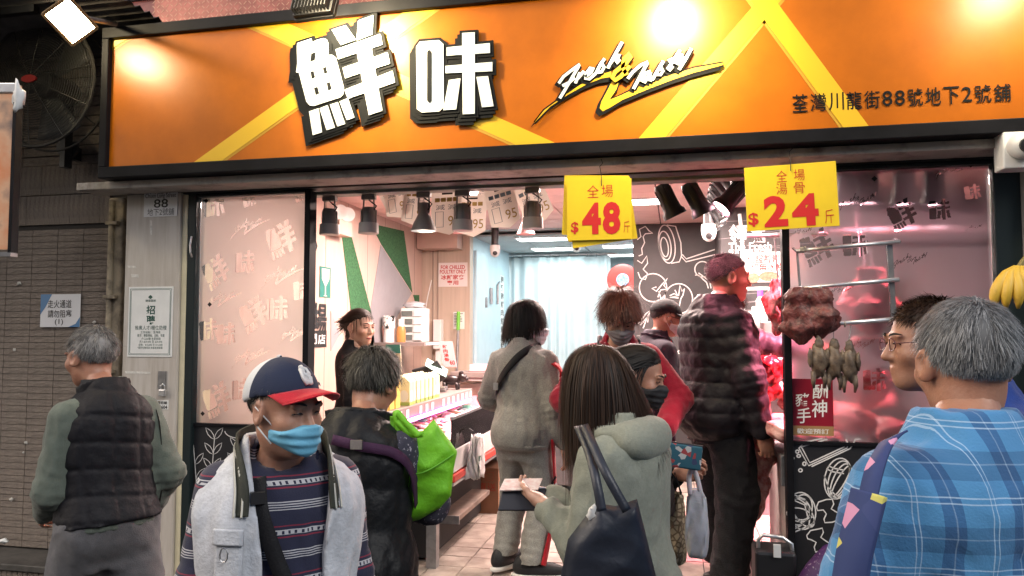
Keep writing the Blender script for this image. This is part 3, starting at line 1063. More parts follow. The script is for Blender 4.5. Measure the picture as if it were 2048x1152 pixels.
# conduit beside the wall
t = thing('drain_pipe', 'stained beige pipe casing between brown tiles and white pillar', 'pipe', (at(232, 700, 3.93).x, 3.93, .3))
xa, xb = at(216, 600, 3.95).x, at(246, 600, 3.95).x
M_STAIN = mat('stained plaster', (.30, .25, .18), .8, scale=8, col2=(.10, .08, .06), bump=.5, bscale=25, thresh=(.35, .55))
MB().bb(xa, xb, 3.93, 4.05, .30, 2.47).build('casing', M_STAIN, t, bevel=.01)
MB().tube([(xa + .03, 3.925, .3), (xa + .032, 3.925, 2.45)], .018).build('pipe', M_STAIN, t, smooth=True)
for k in range(5):
    z = .5 + k * .45
    MB().bb(xa + .005, xb - .02, 3.90, 3.932, z, z + .02).build('clip', M_STAIN, t)

# pillar
M_PIL = mat('white pillar board', (0.50, 0.46, 0.42), .5, scale=5, col2=(.38, .33, .28), stretch=(6, 6, .5), thresh=(.25, .6))
PX0, PX1 = at(248, 600, 3.78).x, at(357, 600, 3.78).x
pl = thing('shop_pillar', 'grimy white boarded pillar with notices left of the glass', 'pillar', ((PX0 + PX1) / 2, 3.85, 0))
MB().bb(PX0, PX1, 3.78, 4.05, 0, 2.45).build('board', M_PIL, pl, bevel=.005)
MB().bb(PX1 + .002, PX1 + .035, 3.795, 4.05, 0, 2.44).build('edge_strip', mat('cream edge strip', (.58, .52, .36), .5, var=.1), pl, bevel=.004)  # yellowish light on the pillar's right return, put into this colour
fP = front(3.78)
for (ax, ay, bx, by) in ((255, 531, 272, 536), (262, 548, 277, 555), (250, 742, 300, 748), (300, 440, 303, 470), (262, 860, 266, 900)):
    q0, q1 = fP.px(ax, ay), fP.px(bx, by)
    MB().prism(fP, [(q0[0], q0[1]), (q1[0], q0[1] - .004), (q1[0] + .004, q1[1]), (q0[0] + .006, q1[1] + .002)], .0006, .0008).build('tape_remnant', mat('old tape', (.6, .58, .54), .5, var=.2, scale=40), pl)
th, (x0, x1, y0, y1), d = poster('address_plate', 'white street number plate reading 88 at the top of the pillar', 'plate', fP, 290, 372, 355, 432, mat('white enamel', (.68, .68, .68), .3), d=.001)
for s_, ax, ay, bx, by, bd in (('川 龍 街', 302, 375, 343, 387, .0), ('Chuen Lung Street', 292, 388, 353, 397, .0), ('88', 309, 399, 337, 415, .012), ('地下2號舖', 296, 418, 349, 430, .0)):
    text_px(MB(), fP, s_, ax, ay, bx, by, d, bold=bd).build('lettering', M_INK, th)
th, (x0, x1, y0, y1), d = poster('job_poster', 'white job advertisement with dark green border on the pillar', 'poster', fP, 259, 574, 344, 714, M_PAPER, d=.001)
M_DKG = mat('dark green print', (.01, .07, .05), .6)
w, h = x1 - x0, y1 - y0
i_ = .012
MB().ribbon(fP, [(x0 + i_, y0 + i_), (x1 - i_, y0 + i_), (x1 - i_, y1 - i_), (x0 + i_, y1 - i_)], .003, d, .0005, closed=True).build('border', M_DKG, th)
MB().ribbon(fP, [(x0 + 2 * i_, y0 + i_ * 1.5), (x1 - 2 * i_, y0 + 1.5 * i_), (x1 - 1.5 * i_, y0 + 2 * i_), (x1 - 1.5 * i_, y1 - 2 * i_), (x1 - 2 * i_, y1 - 1.5 * i_), (x0 + 2 * i_, y1 - 1.5 * i_), (x0 + 1.5 * i_, y1 - 2 * i_), (x0 + 1.5 * i_, y0 + 2 * i_)], .0015, d, .0005, closed=True).build('border', M_DKG, th)
for s_, ax, ay, bx, by, bd in (('♠', 298, 590, 306, 598, 0), ('健康農鮮', 292, 599, 313, 604, 0), ('招', 294, 611, 311, 629, .025), ('聘', 294, 631, 311, 649, .025), ('推廣人才/櫃位助理', 271, 651, 334, 660, 0),
                               ('工作地點：荃灣區', 282, 662, 322, 667, 0), ('要求：樂觀積極、主動、有責', 276, 668, 330, 674, 0), ('戶口出糧 有薪假期', 284, 675, 322, 680, 0), ('月入$20,000 至 $24,000', 280, 681, 325, 686, 0),
                               ('全職：$12,000 至 $16,000', 278, 687, 326, 692, 0), ('*提供在職培訓 有意者請致電', 276, 693, 326, 698, 0)):
    text_px(MB(), fP, s_, ax, ay, bx, by, d, bold=bd).build('lettering', M_DKG, th)
t = thing('hasp_and_padlock', 'steel hasp with brass grey padlock on the pillar', 'padlock', tuple(at(326, 795, 3.77)))
q = fP.px(325, 760)
MB().rect(fP, q[0] - .025, q[0] + .025, q[1] - .05, q[1] + .05, .001, .006).build('hasp', M_STEEL, t)
q = fP.px(329, 782)
MB().rect(fP, q[0] - .02, q[0] + .02, q[1] - .028, q[1] + .01, .008, .02).build('lock_body', M_CHROME, t, bevel=.004)
MB().tube([fP.p(q[0] - .013, q[1] + .01, .016), fP.p(q[0] - .013, q[1] + .03, .016), fP.p(q[0], q[1] + .042, .016), fP.p(q[0] + .013, q[1] + .03, .016), fP.p(q[0] + .013, q[1] + .01, .016)], .004).build('shackle', M_CHROME, t)
th, _, d = poster('phone_sticker', 'small white locksmith sticker of black numbers on the pillar', 'sticker', fP, 313, 800, 337, 819, M_PAPER, d=.001, t=.001)
text_px(MB(), fP, '電話鎖', 315, 802, 335, 809, d, bold=.02).build('lettering', M_INK, th)
text_px(MB(), fP, '64604', 315, 810, 335, 818, d, bold=.03).build('lettering', M_INK, th)

# ------------------------------------------------------------------ fan
c = at(78, 165, 3.62)
fan = thing('wall_fan', 'large dark wall fan with wire guard above the notice', 'fan', (c.x, 3.9, c.z - .6))
M_FANW = mat('dirty fan wire', (.04, .037, .034), .6, .4)
M_FANB = mat('fan blade', (.03, .03, .032), .45)
g = MB()
for k in range(26):
    rr = .03 + k * .0135
    y = c.y - .06 * math.cos(rr / .385 * 1.5)
    g.tube([(c.x + rr * math.cos(a_ / 40 * 6.2832), y, c.z + rr * math.sin(a_ / 40 * 6.2832)) for a_ in range(40)], .0022, 4, closed=True)
g.build('wire_guard', M_FANW, fan)
for k in range(10):
    a_ = k / 10 * 6.2832 + .2
    MB().tube([(c.x + r_ * math.cos(a_), c.y - .062 * math.cos(r_ / .385 * 1.5) - .003, c.z + r_ * math.sin(a_)) for r_ in (.03, .12, .22, .3, .375)], .003, 5).build('spoke', M_FANW, fan)
MB().tube([(c.x + .378 * math.cos(a_ / 40 * 6.2832), c.y, c.z + .378 * math.sin(a_ / 40 * 6.2832)) for a_ in range(40)], .009, 6, closed=True).build('rim', M_FANW, fan)
MB().tube([(c.x + .378 * math.cos(a_ / 40 * 6.2832), c.y + .12, c.z + .378 * math.sin(a_ / 40 * 6.2832)) for a_ in range(40)], .007, 6, closed=True).build('rim', M_FANW, fan)
for k in range(3):
    a0 = k * 2.094 + .4
    rows = []
    for i in range(7):
        rr = .06 + i * .045
        rows.append([(c.x + rr * math.cos(a0 + w_), c.y + .06 + .05 * (w_ - .3), c.z + rr * math.sin(a0 + w_)) for w_ in (0, .2, .45, .7, .85)])
    MB().sheet(rows).build('blade', M_FANB, fan, smooth=True, solid=.004)
MB().lathe([(.001, 0), (.07, .0), (.08, .03), (.08, .2), (.06, .24), (.001, .25)], (c.x, c.y + .02, c.z), (0, 1, 0), 20).build('motor', M_FANB, fan, auto=40)
MB().lathe([(.001, 0), (.05, 0), (.05, .012), (.001, .012)], (c.x, c.y - .062, c.z), (0, -1, 0), 20, sy=.45).build('badge', mat('red badge', (.35, .02, .02), .5), fan)
q = at(128, 270, 3.85)
MB().bb(q.x - .018, q.x + .018, 3.84, 3.9, q.z - .2, c.z).build('post', M_FANB, fan)
MB().bb(min(c.x, q.x), max(c.x, q.x) + .02, 3.82, 3.9, c.z - .02, c.z + .02).build('post', M_FANB, fan)
q = at(133, 300, 3.9)
MB().prism(front(3.92), [(q.x - .075, q.z + .05), (q.x + .075, q.z + .05), (q.x + .075, q.z - .01), (q.x + .02, q.z - .06), (q.x + .01, q.z - .11), (q.x - .03, q.z - .11), (q.x - .03, q.z - .05), (q.x - .075, q.z)], 0, .02).build('bracket_plate', M_FANB, fan)
MB().bb(q.x - .02, q.x + .02, 3.89, 4.0, q.z - .05, q.z + .03).build('wall_bracket', M_FANB, fan)
MB().tube([at(170, 232, 3.85), at(185, 245, 3.87), at(212, 262, 3.9)], .004).build('cable', M_RUBBER, fan)

# hanging weathered board at the left edge
p0, p1 = atd(-90, 150, 2.1), atd(26, 500, 2.1)
fb = Frame(p1, _r, (0, 0, 1))
t = thing('hanging_board', 'weathered orange and green advertising board hanging in a metal frame', 'board', tuple(p1 + Vector((-.08, 0, 0))))
w, h = .17, (p0 - p1).z
M_WEATH, nt, bs = node_mat('weathered poster', .45)
tc = nt.nodes.new('ShaderNodeTexCoord'); n1 = nt.nodes.new('ShaderNodeTexNoise'); n1.inputs['Scale'].default_value = 7; n1.inputs['Detail'].default_value = 8
rp = nt.nodes.new('ShaderNodeValToRGB'); e = rp.color_ramp.elements
e[0].position, e[0].color = .3, (.05, .32, .22, 1); e[1].position, e[1].color = .75, (.6, .55, .5, 1)
for pos, cl in ((.42, (.62, .2, .07, 1)), (.55, (.62, .36, .22, 1)), (.66, (.12, .1, .1, 1))):
    x_ = e.new(pos); x_.color = cl
nt.links.new(tc.outputs['Object'], n1.inputs['Vector']); nt.links.new(n1.outputs['Fac'], rp.inputs[0]); nt.links.new(rp.outputs[0], bs.inputs['Base Color'])
MB().rect(fb, -w, 0, 0, h - .05, 0, .02).build('printed_face', M_WEATH, t)
MB().rect(fb, -w, .006, h - .05, h - .02, -.006, .03).build('top_bar', M_CHROME, t, bevel=.004)
MB().rect(fb, .001, .01, -.01, h - .05, -.006, .03).build('side_bar', M_BLACK, t)
MB().rect(fb, -w, .01, -.02, -.008, -.006, .03).build('bottom_bar', M_STEEL, t)
MB().blob(fb.p(.012, h - .06, .02), (.018, .012, .035), 10, 8, .35, seed=3).build('plastic_tie', M_PLASTIC_W, t, smooth=True)
MB().tube([fb.p(-.1, h - .02, .01), fb.p(-.1, h + .8, .01)], .004).build('hanging_wire', M_WIRE, t)
# corrugated canopy over the neighbouring stall, far out of the picture's top edge
cn = thing('stall_canopy', 'dark corrugated canopy over the fan beside the sign', 'canopy', (-5.2, 3.2, 3.55))
CANM = mat('dark corrugated iron', (.045, .04, .038), .6, .3, var=.3)
for (xr, ya, yb) in ((-2.85, 2.1, 3.78), (-3.345, 3.785, 4.0)):
    n_ = int((yb - ya) / .019)
    MB().sheet([[(x_, ya + (yb - ya) * k / n_, 3.425 + .012 * math.sin(k * 1.57)) for x_ in (-7.5, xr)] for k in range(n_ + 1)]).build('sheet', CANM, cn, solid=.003)
MB().bb(-7.5, -3.35, 3.3, 3.34, 3.37, 3.41).build('batten', M_BLACK, cn)
# ------------------------------------------------------------------ shopfront glazing
FG = front(YF)
M_FRAMEK = mat('dark teal frame', (0.010, 0.017, 0.019), .45, spec=.3)


def frosted(name, tint, mix, rough=.5):
    m = bpy.data.materials.new(name); m.use_nodes = True; nt = m.node_tree
    nt.nodes.remove(nt.nodes['Principled BSDF'])
    out = nt.nodes['Material Output']
    rf = nt.nodes.new('ShaderNodeBsdfRefraction'); rf.inputs['Roughness'].default_value = rough; rf.inputs['IOR'].default_value = 1.4; rf.inputs['Color'].default_value = (.95, .95, .95, 1)
    df = nt.nodes.new('ShaderNodeBsdfDiffuse'); df.inputs['Color'].default_value = tint + (1,)
    tr = nt.nodes.new('ShaderNodeBsdfTranslucent'); tr.inputs['Color'].default_value = tint + (1,)
    gl = nt.nodes.new('ShaderNodeBsdfGlossy'); gl.inputs['Roughness'].default_value = .12
    a = nt.nodes.new('ShaderNodeMixShader'); a.inputs[0].default_value = .72
    b = nt.nodes.new('ShaderNodeMixShader'); b.inputs[0].default_value = mix
    c = nt.nodes.new('ShaderNodeMixShader'); fr_ = nt.nodes.new('ShaderNodeFresnel'); fr_.inputs[0].default_value = 1.4
    nt.links.new(df.outputs[0], a.inputs[1]); nt.links.new(tr.outputs[0], a.inputs[2])
    nt.links.new(rf.outputs[0], b.inputs[1]); nt.links.new(a.outputs[0], b.inputs[2])
    nt.links.new(fr_.outputs[0], c.inputs[0]); nt.links.new(b.outputs[0], c.inputs[1]); nt.links.new(gl.outputs[0], c.inputs[2])
    nt.links.new(c.outputs[0], out.inputs[0])
    return m


def clear_glass(name, gloss=1.0, tint=(.97, .98, .98)):
    m = bpy.data.materials.new(name); m.use_nodes = True; nt = m.node_tree
    nt.nodes.remove(nt.nodes['Principled BSDF'])
    out = nt.nodes['Material Output']
    t = nt.nodes.new('ShaderNodeBsdfTransparent'); t.inputs[0].default_value = tint + (1,)
    g = nt.nodes.new('ShaderNodeBsdfGlossy'); g.inputs['Roughness'].default_value = .03
    f = nt.nodes.new('ShaderNodeFresnel'); f.inputs[0].default_value = 1.45
    mx = nt.nodes.new('ShaderNodeMixShader')
    nt.links.new(f.outputs[0], mx.inputs[0]); nt.links.new(t.outputs[0], mx.inputs[1]); nt.links.new(g.outputs[0], mx.inputs[2]); nt.links.new(mx.outputs[0], out.inputs[0])
    return m


M_FROST_L = frosted('frosted film', (.66, .60, .55), .62)
M_FROST_R = frosted('frosted film over meat counter', (.46, .34, .39), .42, .34)
M_GLASS = clear_glass('clear glass')


def film(fr, x0, x1, y0, y1, holes, d, name, m, par, step=.0028):
    """frosted film cut out in the shape of letters: rows of strips that leave the letters open"""
    xs = np.arange(x0, x1 - step / 2, step) + step / 2
    ys = np.arange(y0, y1 - step / 2, step) + step / 2
    X, Y = np.meshgrid(xs, ys)
    open_ = np.zeros(X.shape, bool)
    for h_ in holes:
        h_ = np.array(h_)
        lo, hi = h_.min(0), h_.max(0)
        i0, i1 = np.searchsorted(ys, lo[1]), np.searchsorted(ys, hi[1])
        j0, j1 = np.searchsorted(xs, lo[0]), np.searchsorted(xs, hi[0])
        if i1 <= i0 or j1 <= j0: continue
        x_, y_ = X[i0:i1, j0:j1], Y[i0:i1, j0:j1]
        ins = np.zeros(x_.shape, bool)
        for q in range(len(h_)):
            (ax, ay), (bx, by) = h_[q - 1], h_[q]
            if ay == by: continue
            ins ^= ((ay > y_) != (by > y_)) & (x_ < (bx - ax) * (y_ - ay) / (by - ay) + ax)
        open_[i0:i1, j0:j1] |= ins
    mb = MB()
    for i, y in enumerate(ys):
        row = np.concatenate([[True], open_[i], [True]])
        st = np.flatnonzero(row[:-1] & ~row[1:]); en = np.flatnonzero(~row[:-1] & row[1:])
        for a_, b_ in zip(st, en):
            xa, xb = x0 + a_ * step, x0 + b_ * step
            mb.add([fr.p(xa, y - step / 2, d), fr.p(xb, y - step / 2, d), fr.p(xb, y + step / 2, d), fr.p(xa, y + step / 2, d)], [(0, 1, 2, 3)])
    return mb.build(name, m, par)


def motif_char(strokes, cv, cx, cy, size, rot, skip=0):
    pts = [[cv(p) for p in s_] for s_ in strokes]
    al = [p for s_ in pts for p in s_]
    mx, my = sum(p[0] for p in al) / len(al), sum(p[1] for p in al) / len(al)
    k = size / 200.0
    o = []
    for s_ in pts:
        q = []
        for (x, y) in s_:
            X, Y = (x - mx) * k, -(y - my) * k
            q.append((cx + X * math.cos(rot) - Y * math.sin(rot), cy + X * math.sin(rot) + Y * math.cos(rot)))
        o.append(q)
    return o


def motif_script(cx, cy, size, rot):
    o = []
    k = size / 1600.0
    for s_ in SCRIPT[::1] + [AMP]:
        n = len(s_); L, Rr = [], []
        for i, (x, y) in enumerate(s_):
            a, b = s_[max(0, i - 1)], s_[min(n - 1, i + 1)]
            dx, dy = b[0] - a[0], b[1] - a[1]; l = math.hypot(dx, dy) or 1
            L.append((x - dy / l * 11, y + dx / l * 11)); Rr.append((x + dy / l * 11, y - dx / l * 11))
        q = []
        for (x, y) in L + Rr[::-1]:
            X, Y = (x - 1030) * k, -(y - 420) * k
            q.append((cx + X * math.cos(rot) - Y * math.sin(rot), cy + X * math.sin(rot) + Y * math.cos(rot)))
        o.append(q)
    return o


def motif_tail(cx, cy, size, rot):
    k = size / 1600.0
    o = []
    for s_ in (SW1, SW2):
        o.append([(cx + (x - 1030) * k * math.cos(rot) + (y - 420) * k * math.sin(rot), cy + (x - 1030) * k * math.sin(rot) - (y - 420) * k * math.cos(rot)) for x, y in s_])
    return o


GB, GT = 1.13, 2.455
# left glass panel
LX0, LX1 = FG.px(388, 600)[0], FG.px(617, 600)[0]
lg = thing('glass_panel', 'frosted glass panel with cut-out lettering beside the pillar', 'glass panel', ((LX0 + LX1) / 2, YF, FZ))
MB().bb(LX0 - .02, LX0 + .035, YF - .05, YF + .05, FZ, 2.45).build('frame', M_FRAMEK, lg, bevel=.004)
MB().bb(LX1 - .012, LX1 + .022, YF - .04, YF + .04, FZ, 2.44).build('frame', M_BLACK, lg, bevel=.003)
MB().bb(LX0 + .036, LX1 - .013, YF - .045, YF + .045, GT - .03, 2.44).build('frame', M_FRAMEK, lg, bevel=.004)
MB().bb(LX0 + .036, LX1 - .013, YF - .03, YF + .03, GB - .016, GB).build('frame', M_BLACK, lg)
MB().bb(LX0 + .036, LX1 - .013, YF - .004, YF + .004, GB + .001, GT - .031).build('pane', M_GLASS, lg)
holes = []
for (px, py, sz, rot, kind) in ((560, 480, 95, .1, 'x'), (610, 470, 60, .1, 'o'), (470, 545, 0, 0, ''), (430, 545, 85, .25, 'x'), (492, 525, 62, 0, 'w'), (505, 630, 88, .2, 'x'), (557, 618, 66, 0, 'w'), (432, 800, 90, .12, 'x'), (485, 780, 60, 0, 'w'), (430, 410, 70, .1, 'w'), (500, 400, 40, .2, 'w'), (600, 395, 26, .3, 'w'), (607, 580, 55, .1, 'w'), (455, 668, 60, 0, 'w'), (420, 660, 60, .1, 'w')):
    q = FG.px(px, py)
    if kind == 'x': holes += motif_char(XIAN, zA, q[0], q[1], sz / 349 * .70, rot)
    if kind == 'w': holes += motif_char(WEI, zB, q[0], q[1], sz / 349 * .90, rot)
for (px, py, sz) in ((498, 450, 78), (562, 548, 88), (445, 595, 75), (590, 665, 70), (500, 710, 80), (575, 745, 60)):
    q = FG.px(px, py)
    holes += motif_script(q[0], q[1], sz / 349, .12) + motif_tail(q[0], q[1], sz / 349, .12)
x0f, x1f, y0f, y1f = LX0 + .038, LX1 - .015, GB + .002, GT - .033
holes = [clip_poly(h_, x0f + .004, x1f - .004, y0f + .004, y1f - .004) for h_ in holes]
film(FG, x0f, x1f, y0f, y1f, [h_ for h_ in holes if len(h_) > 2], .006, 'frosted_film', M_FROST_L, lg)
for (px, py) in ((414, 402), (421, 609), (407, 827)):
    q = FG.px(px, py)
    MB().prism(FG, [(q[0], q[1] + .014), (q[0] + .014, q[1]), (q[0], q[1] - .014), (q[0] - .014, q[1])], .0075, .001).build('diamond_mark', M_INK, lg)
MB().bb(LX0 + .036, LX1 - .013, YF - .02, YF + .02, FZ, GB - .017).build('kick_panel', mat('black printed panel', (.018, .018, .02), .35), lg)
FK = front(YF - .02)
def leaf(x, y, a, l=.085, w=.028):
    c_, s_ = math.cos(a), math.sin(a)
    pts = [(0, 0), (.25, .8), (.55, 1), (.8, .6), (1, 0), (.8, -.6), (.55, -1), (.25, -.8)]
    return [(x + u * l * c_ - v * w / 2 * s_, y + u * l * s_ + v * w / 2 * c_) for u, v in pts]
for (px, py, lean) in ((420, 1000, .05), (395, 990, -.1), (462, 990, .15)):
    q = FK.px(px, py)
    stem = [(q[0] + lean * k * .1, q[1] + k * .085) for k in range(6)]
    stem = [s_ for s_ in stem if s_[1] < GB - .03]
    if len(stem) > 1: MB().ribbon(FK, stem, .004, .0006, .001).build('drawn_line', M_LINE, lg)
    for (x, y) in stem:
        for a in (.9, 2.3):
            l = leaf(x, y, a)
            if max(p_[1] for p_ in l) < GB - .02 and min(p_[0] for p_ in l) > LX0 + .04:
                MB().ribbon(FK, l, .003, .0006, .001, closed=True).build('drawn_leaf', M_LINE, lg)
MB().ribbon(FK, [FK.px(*p_) for p_ in arc(478, 862, 28, 14, 0, 180)], .004, .0006, .001).build('drawn_line', M_LINE, lg)
MB().tube([at(383, 473, 3.79), at(380, 490, 3.77), at(381, 505, 3.77), at(384, 514, 3.79)], .005).build('pull_handle', M_CHROME, lg)

# right glass panel
RX0, RX1 = FG.px(1566, 600)[0], FG.px(1986, 450)[0]
rg = thing('glass_panel', 'large frosted glass panel lit pink in front of the meat counter', 'glass panel', ((RX0 + RX1) / 2, YF, FZ))
MB().bb(RX0 - .004, RX0 + .03, YF - .04, YF + .04, FZ, 2.44).build('frame', M_BLACK, rg, bevel=.003)
MB().bb(RX1 - .01, RX1 + .10, YF - .05, YF + .05, FZ, 2.445).build('frame', M_FRAMEK, rg, bevel=.004)
MB().bb(RX0 + .031, RX1 - .011, YF - .045, YF + .045, GT - .03, 2.444).build('frame', M_FRAMEK, rg, bevel=.004)
MB().bb(RX0 + .031, RX1 - .011, YF - .03, YF + .03, GB - .016, GB).build('frame', M_BLACK, rg)
MB().bb(RX0 + .031, RX1 - .011, YF - .004, YF + .004, GB + .001, GT - .031).build('pane', M_GLASS, rg)
holes = []
for (px, py, sz, rot, kind) in ((1630, 495, 90, .15, 'x'), (1712, 490, 66, 0, 'w'), (1800, 430, 75, .15, 'x'), (1880, 420, 55, 0, 'w'), (1880, 640, 60, .1, 'x'), (1945, 385, 40, .1, 'w'), (1815, 720, 80, .1, 'x'), (1750, 760, 60, 0, 'w')):
    q = FG.px(px, py)
    if kind == 'x': holes += motif_char(XIAN, zA, q[0], q[1], sz / 415 * .72, rot)
    if kind == 'w': holes += motif_char(WEI, zB, q[0], q[1], sz / 415 * .92, rot)
for (px, py, sz) in ((1715, 402, 90), (1600, 465, 60), (1905, 340, 80), (1945, 457, 40), (1820, 520, 80), (1680, 580, 70), (1720, 690, 70)):
    q = FG.px(px, py)
    holes += motif_script(q[0], q[1], sz / 415, .12)
x0f, x1f, y0f, y1f = RX0 + .033, RX1 - .013, GB + .002, GT - .033
holes = [clip_poly(h_, x0f + .004, x1f - .004, y0f + .004, y1f - .004) for h_ in holes]
film(FG, x0f, x1f, y0f, y1f, [h_ for h_ in holes if len(h_) > 2], .006, 'frosted_film', M_FROST_R, rg)
for (px, py) in ((1748, 358), (1940, 330)):
    q = FG.px(px, py)
    MB().prism(FG, [(q[0], q[1] + .014), (q[0] + .014, q[1]), (q[0], q[1] - .014), (q[0] - .014, q[1])], .0075, .001).build('diamond_mark', M_INK, rg)
MB().bb(RX0 + .031, RX1 - .011, YF - .02, YF + .02, FZ, GB - .017).build('kick_panel', MATS['black printed panel'], rg)
z4b = lambda p: (1480 + p[0] / 2.55, 700 + p[1] / 2.549)
lines(FK, z4b, [
    [(300, 500), (330, 470), (420, 450)], [(300, 500), (350, 590), (545, 500), (552, 480), (540, 452)], [(312, 492), (356, 575), (535, 492)], [(318, 492), (445, 455)], [(575, 480), (590, 455), (615, 455)], [(365, 594), (560, 503), (578, 480)],
    arc(292, 518, 8, 8), arc(266, 551, 9, 7), arc(299, 540, 9, 7), arc(308, 613, 9, 8), arc(247, 604, 7, 6), arc(328, 580, 8, 9),
    arc(500, 655, 68, 105, rot=12), arc(505, 660, 52, 98, rot=18), arc(510, 665, 36, 92, rot=24), arc(515, 668, 20, 90, rot=30),
    [(440, 605), (470, 620), (530, 630)], [(450, 590), (480, 603), (530, 612)], [(430, 640), (450, 700), (500, 755)],
    arc(315, 820, 70, 95, rot=-10), arc(310, 815, 55, 80, rot=20), arc(305, 810, 60, 50, rot=50), arc(320, 830, 40, 85, rot=-35), arc(300, 840, 62, 34, rot=10),
    [(250, 940), (330, 905), (380, 880)], [(252, 925), (300, 900), (370, 850)], [(255, 730), (330, 760), (360, 830), (350, 900)], [(262, 760), (330, 790), (345, 850)],
    [(390, 800), (400, 775), (440, 762), (470, 760), (478, 785), (465, 810), (490, 825), (515, 840), (512, 862), (470, 878), (432, 880), (428, 862), (440, 835), (425, 815), (395, 818), (390, 800)],
    [(340, 945), (360, 920), (420, 908), (425, 930), (412, 955), (440, 975), (466, 992), (440, 1015), (385, 1030), (378, 1005), (388, 980), (365, 968), (345, 962), (340, 945)],
    arc(545, 880, 48, 40, 150, 260), [(500, 880), (500, 905), (515, 910)],
], .0055, M_LINE, 'drawn_line', rg)
# red hand-written style poster on the glass
th, (x0, x1, y0, y1), d = poster('trotter_poster', 'dark red poster with white brush characters at the foot of the pink glass', 'poster', FG, 1581, 757, 1667, 872, mat('dark red print', (.24, .008, .022), .4), d=.008)
h = y1 - y0
MB().rect(FG, x0, x1, y0, y0 + .17 * h, d - .0005, .001).build('gold_band', mat('gold brown print', (.34, .19, .08), .5), th)
for s_, ax, ay, bx, by in (('酬', 1623, 768, 1657, 797), ('神', 1622, 799, 1655, 834), ('豬', 1589, 786, 1619, 812), ('手', 1592, 815, 1621, 846)):
    text_px(MB(), FG, s_, ax, ay, bx, by, d, bold=.010, shear=.12, rot=.08).build('letter', M_WHITE, th)
text_px(MB(), FG, '歡迎預訂', 1593, 856, 1657, 868, d + .001, bold=.004).build('lettering', M_WHITE, th)
tag(MB().bb(RX1 + .10, RX1 + .16, 3.76, 4.0, 0, 2.46).build('side_post', mat('grey post', (.25, .24, .25), .5, var=.2), bevel=.004), 'grey steel post at the outer end of the pink glass', 'post')

# rack of steel bars in front of the pink glass
YR = 3.76
t = thing('hanging_rack', 'steel rack of three bars with tied strings before the pink glass', 'rack', tuple(at(1690, 650, YR)))
for a, b in (((1592, 502), (1800, 483)), ((1597, 577), (1798, 559)), ((1604, 653), (1794, 638))):
    MB().tube([at(*a, YR), at(*b, YR)], .0105, 12).build('bar', M_CHROME, t, smooth=True)
MB().tube([at(1778, 485, YR + .02), at(1787, 638, YR + .02)], .016, 4).build('upright', M_STEEL, t)
MB().tube([at(1594, 500, YR + .01), at(1600, 577, YR + .01), at(1606, 655, YR + .01)], .006, 8).build('upright', M_STEEL, t)
for (px, py) in ((1600, 500), (1604, 500), (1609, 499), (1640, 575), (1640, 652), (1662, 650), (1688, 648)):
    p = at(px, py, YR)
    MB().tube([p + Vector((0, .012 * math.cos(a), .013 * math.sin(a))) + Vector((.003 * a / 6, 0, 0)) for a in [k * .7 for k in range(18)]], .0022, 5).build('string', mat('pale string', (.5, .45, .4), .8), t)
for a in ((1592, 502), (1800, 483)):
    p = at(*a, YR)
    MB().tube([p, (p.x, YF - .02, p.z + .02), (p.x, YF - .006, p.z + .02)], .006).build('standoff', M_STEEL, t)

# ------------------------------------------------------------------ meat
M_MEAT = mat('raw red meat', (0.34, 0.035, 0.04), .42, scale=22, col2=(.62, .34, .31), bump=.9, bscale=34, thresh=(.32, .62))
M_MEATD = mat('dark dried meat', (0.14, 0.03, 0.026), .5, scale=24, col2=(.035, .012, .012), bump=1.0, bscale=38, thresh=(.35, .6))
M_FAT = mat('pork fat', (0.62, 0.36, 0.33), .42, scale=17, col2=(.42, .07, .07), bump=.9, bscale=30, thresh=(.38, .6))
M_POUL = mat('browned poultry', (0.13, 0.09, 0.06), .5, scale=26, col2=(.03, .022, .018), bump=.3, thresh=(.35, .6))
mc = thing('meat_counter', 'white sided meat counter standing behind the pink glass', 'counter', (1.3, 4.4, FZ))
MCX = RX0 + .02
MB().bb(MCX, 2.6, 3.92, 4.75, FZ, .98).build('body', mat('dull white panel', (.48, .42, .4), .5, scale=5, col2=(.34, .28, .27)), mc)
MB().bb(MCX - .03, 2.6, 3.90, 4.80, 1.0, 1.03).build('top', M_STEEL, mc, bevel=.004)
MB().bb(MCX - .04, MCX - .005, 3.89, 3.94, .9, 1.05).build('corner_bracket', M_STEEL, mc, bevel=.004)
for k in range(16):
    x, y = MCX + .02 + (k % 4) * .16 + random.uniform(-.03, .03), 3.99 + (k // 4) * .19 + random.uniform(-.03, .03)
    z = 1.07 + .05 * math.sin(k * 2.1) + (.09 if k % 3 == 0 else 0) + .05 * (k // 4)
    tag(MB().blob((x, y, z), (.13, .11, .055), 18, 12, .14, Euler((random.uniform(-.3, .3), random.uniform(-.3, .3), random.uniform(0, 3))).to_matrix(), seed=k).build('meat_cut', (M_FAT, M_MEAT)[k % 3 == 1], smooth=True), 'slab of raw pork heaped on the counter under pink light', 'meat', 'pork slabs heaped on the meat counter')


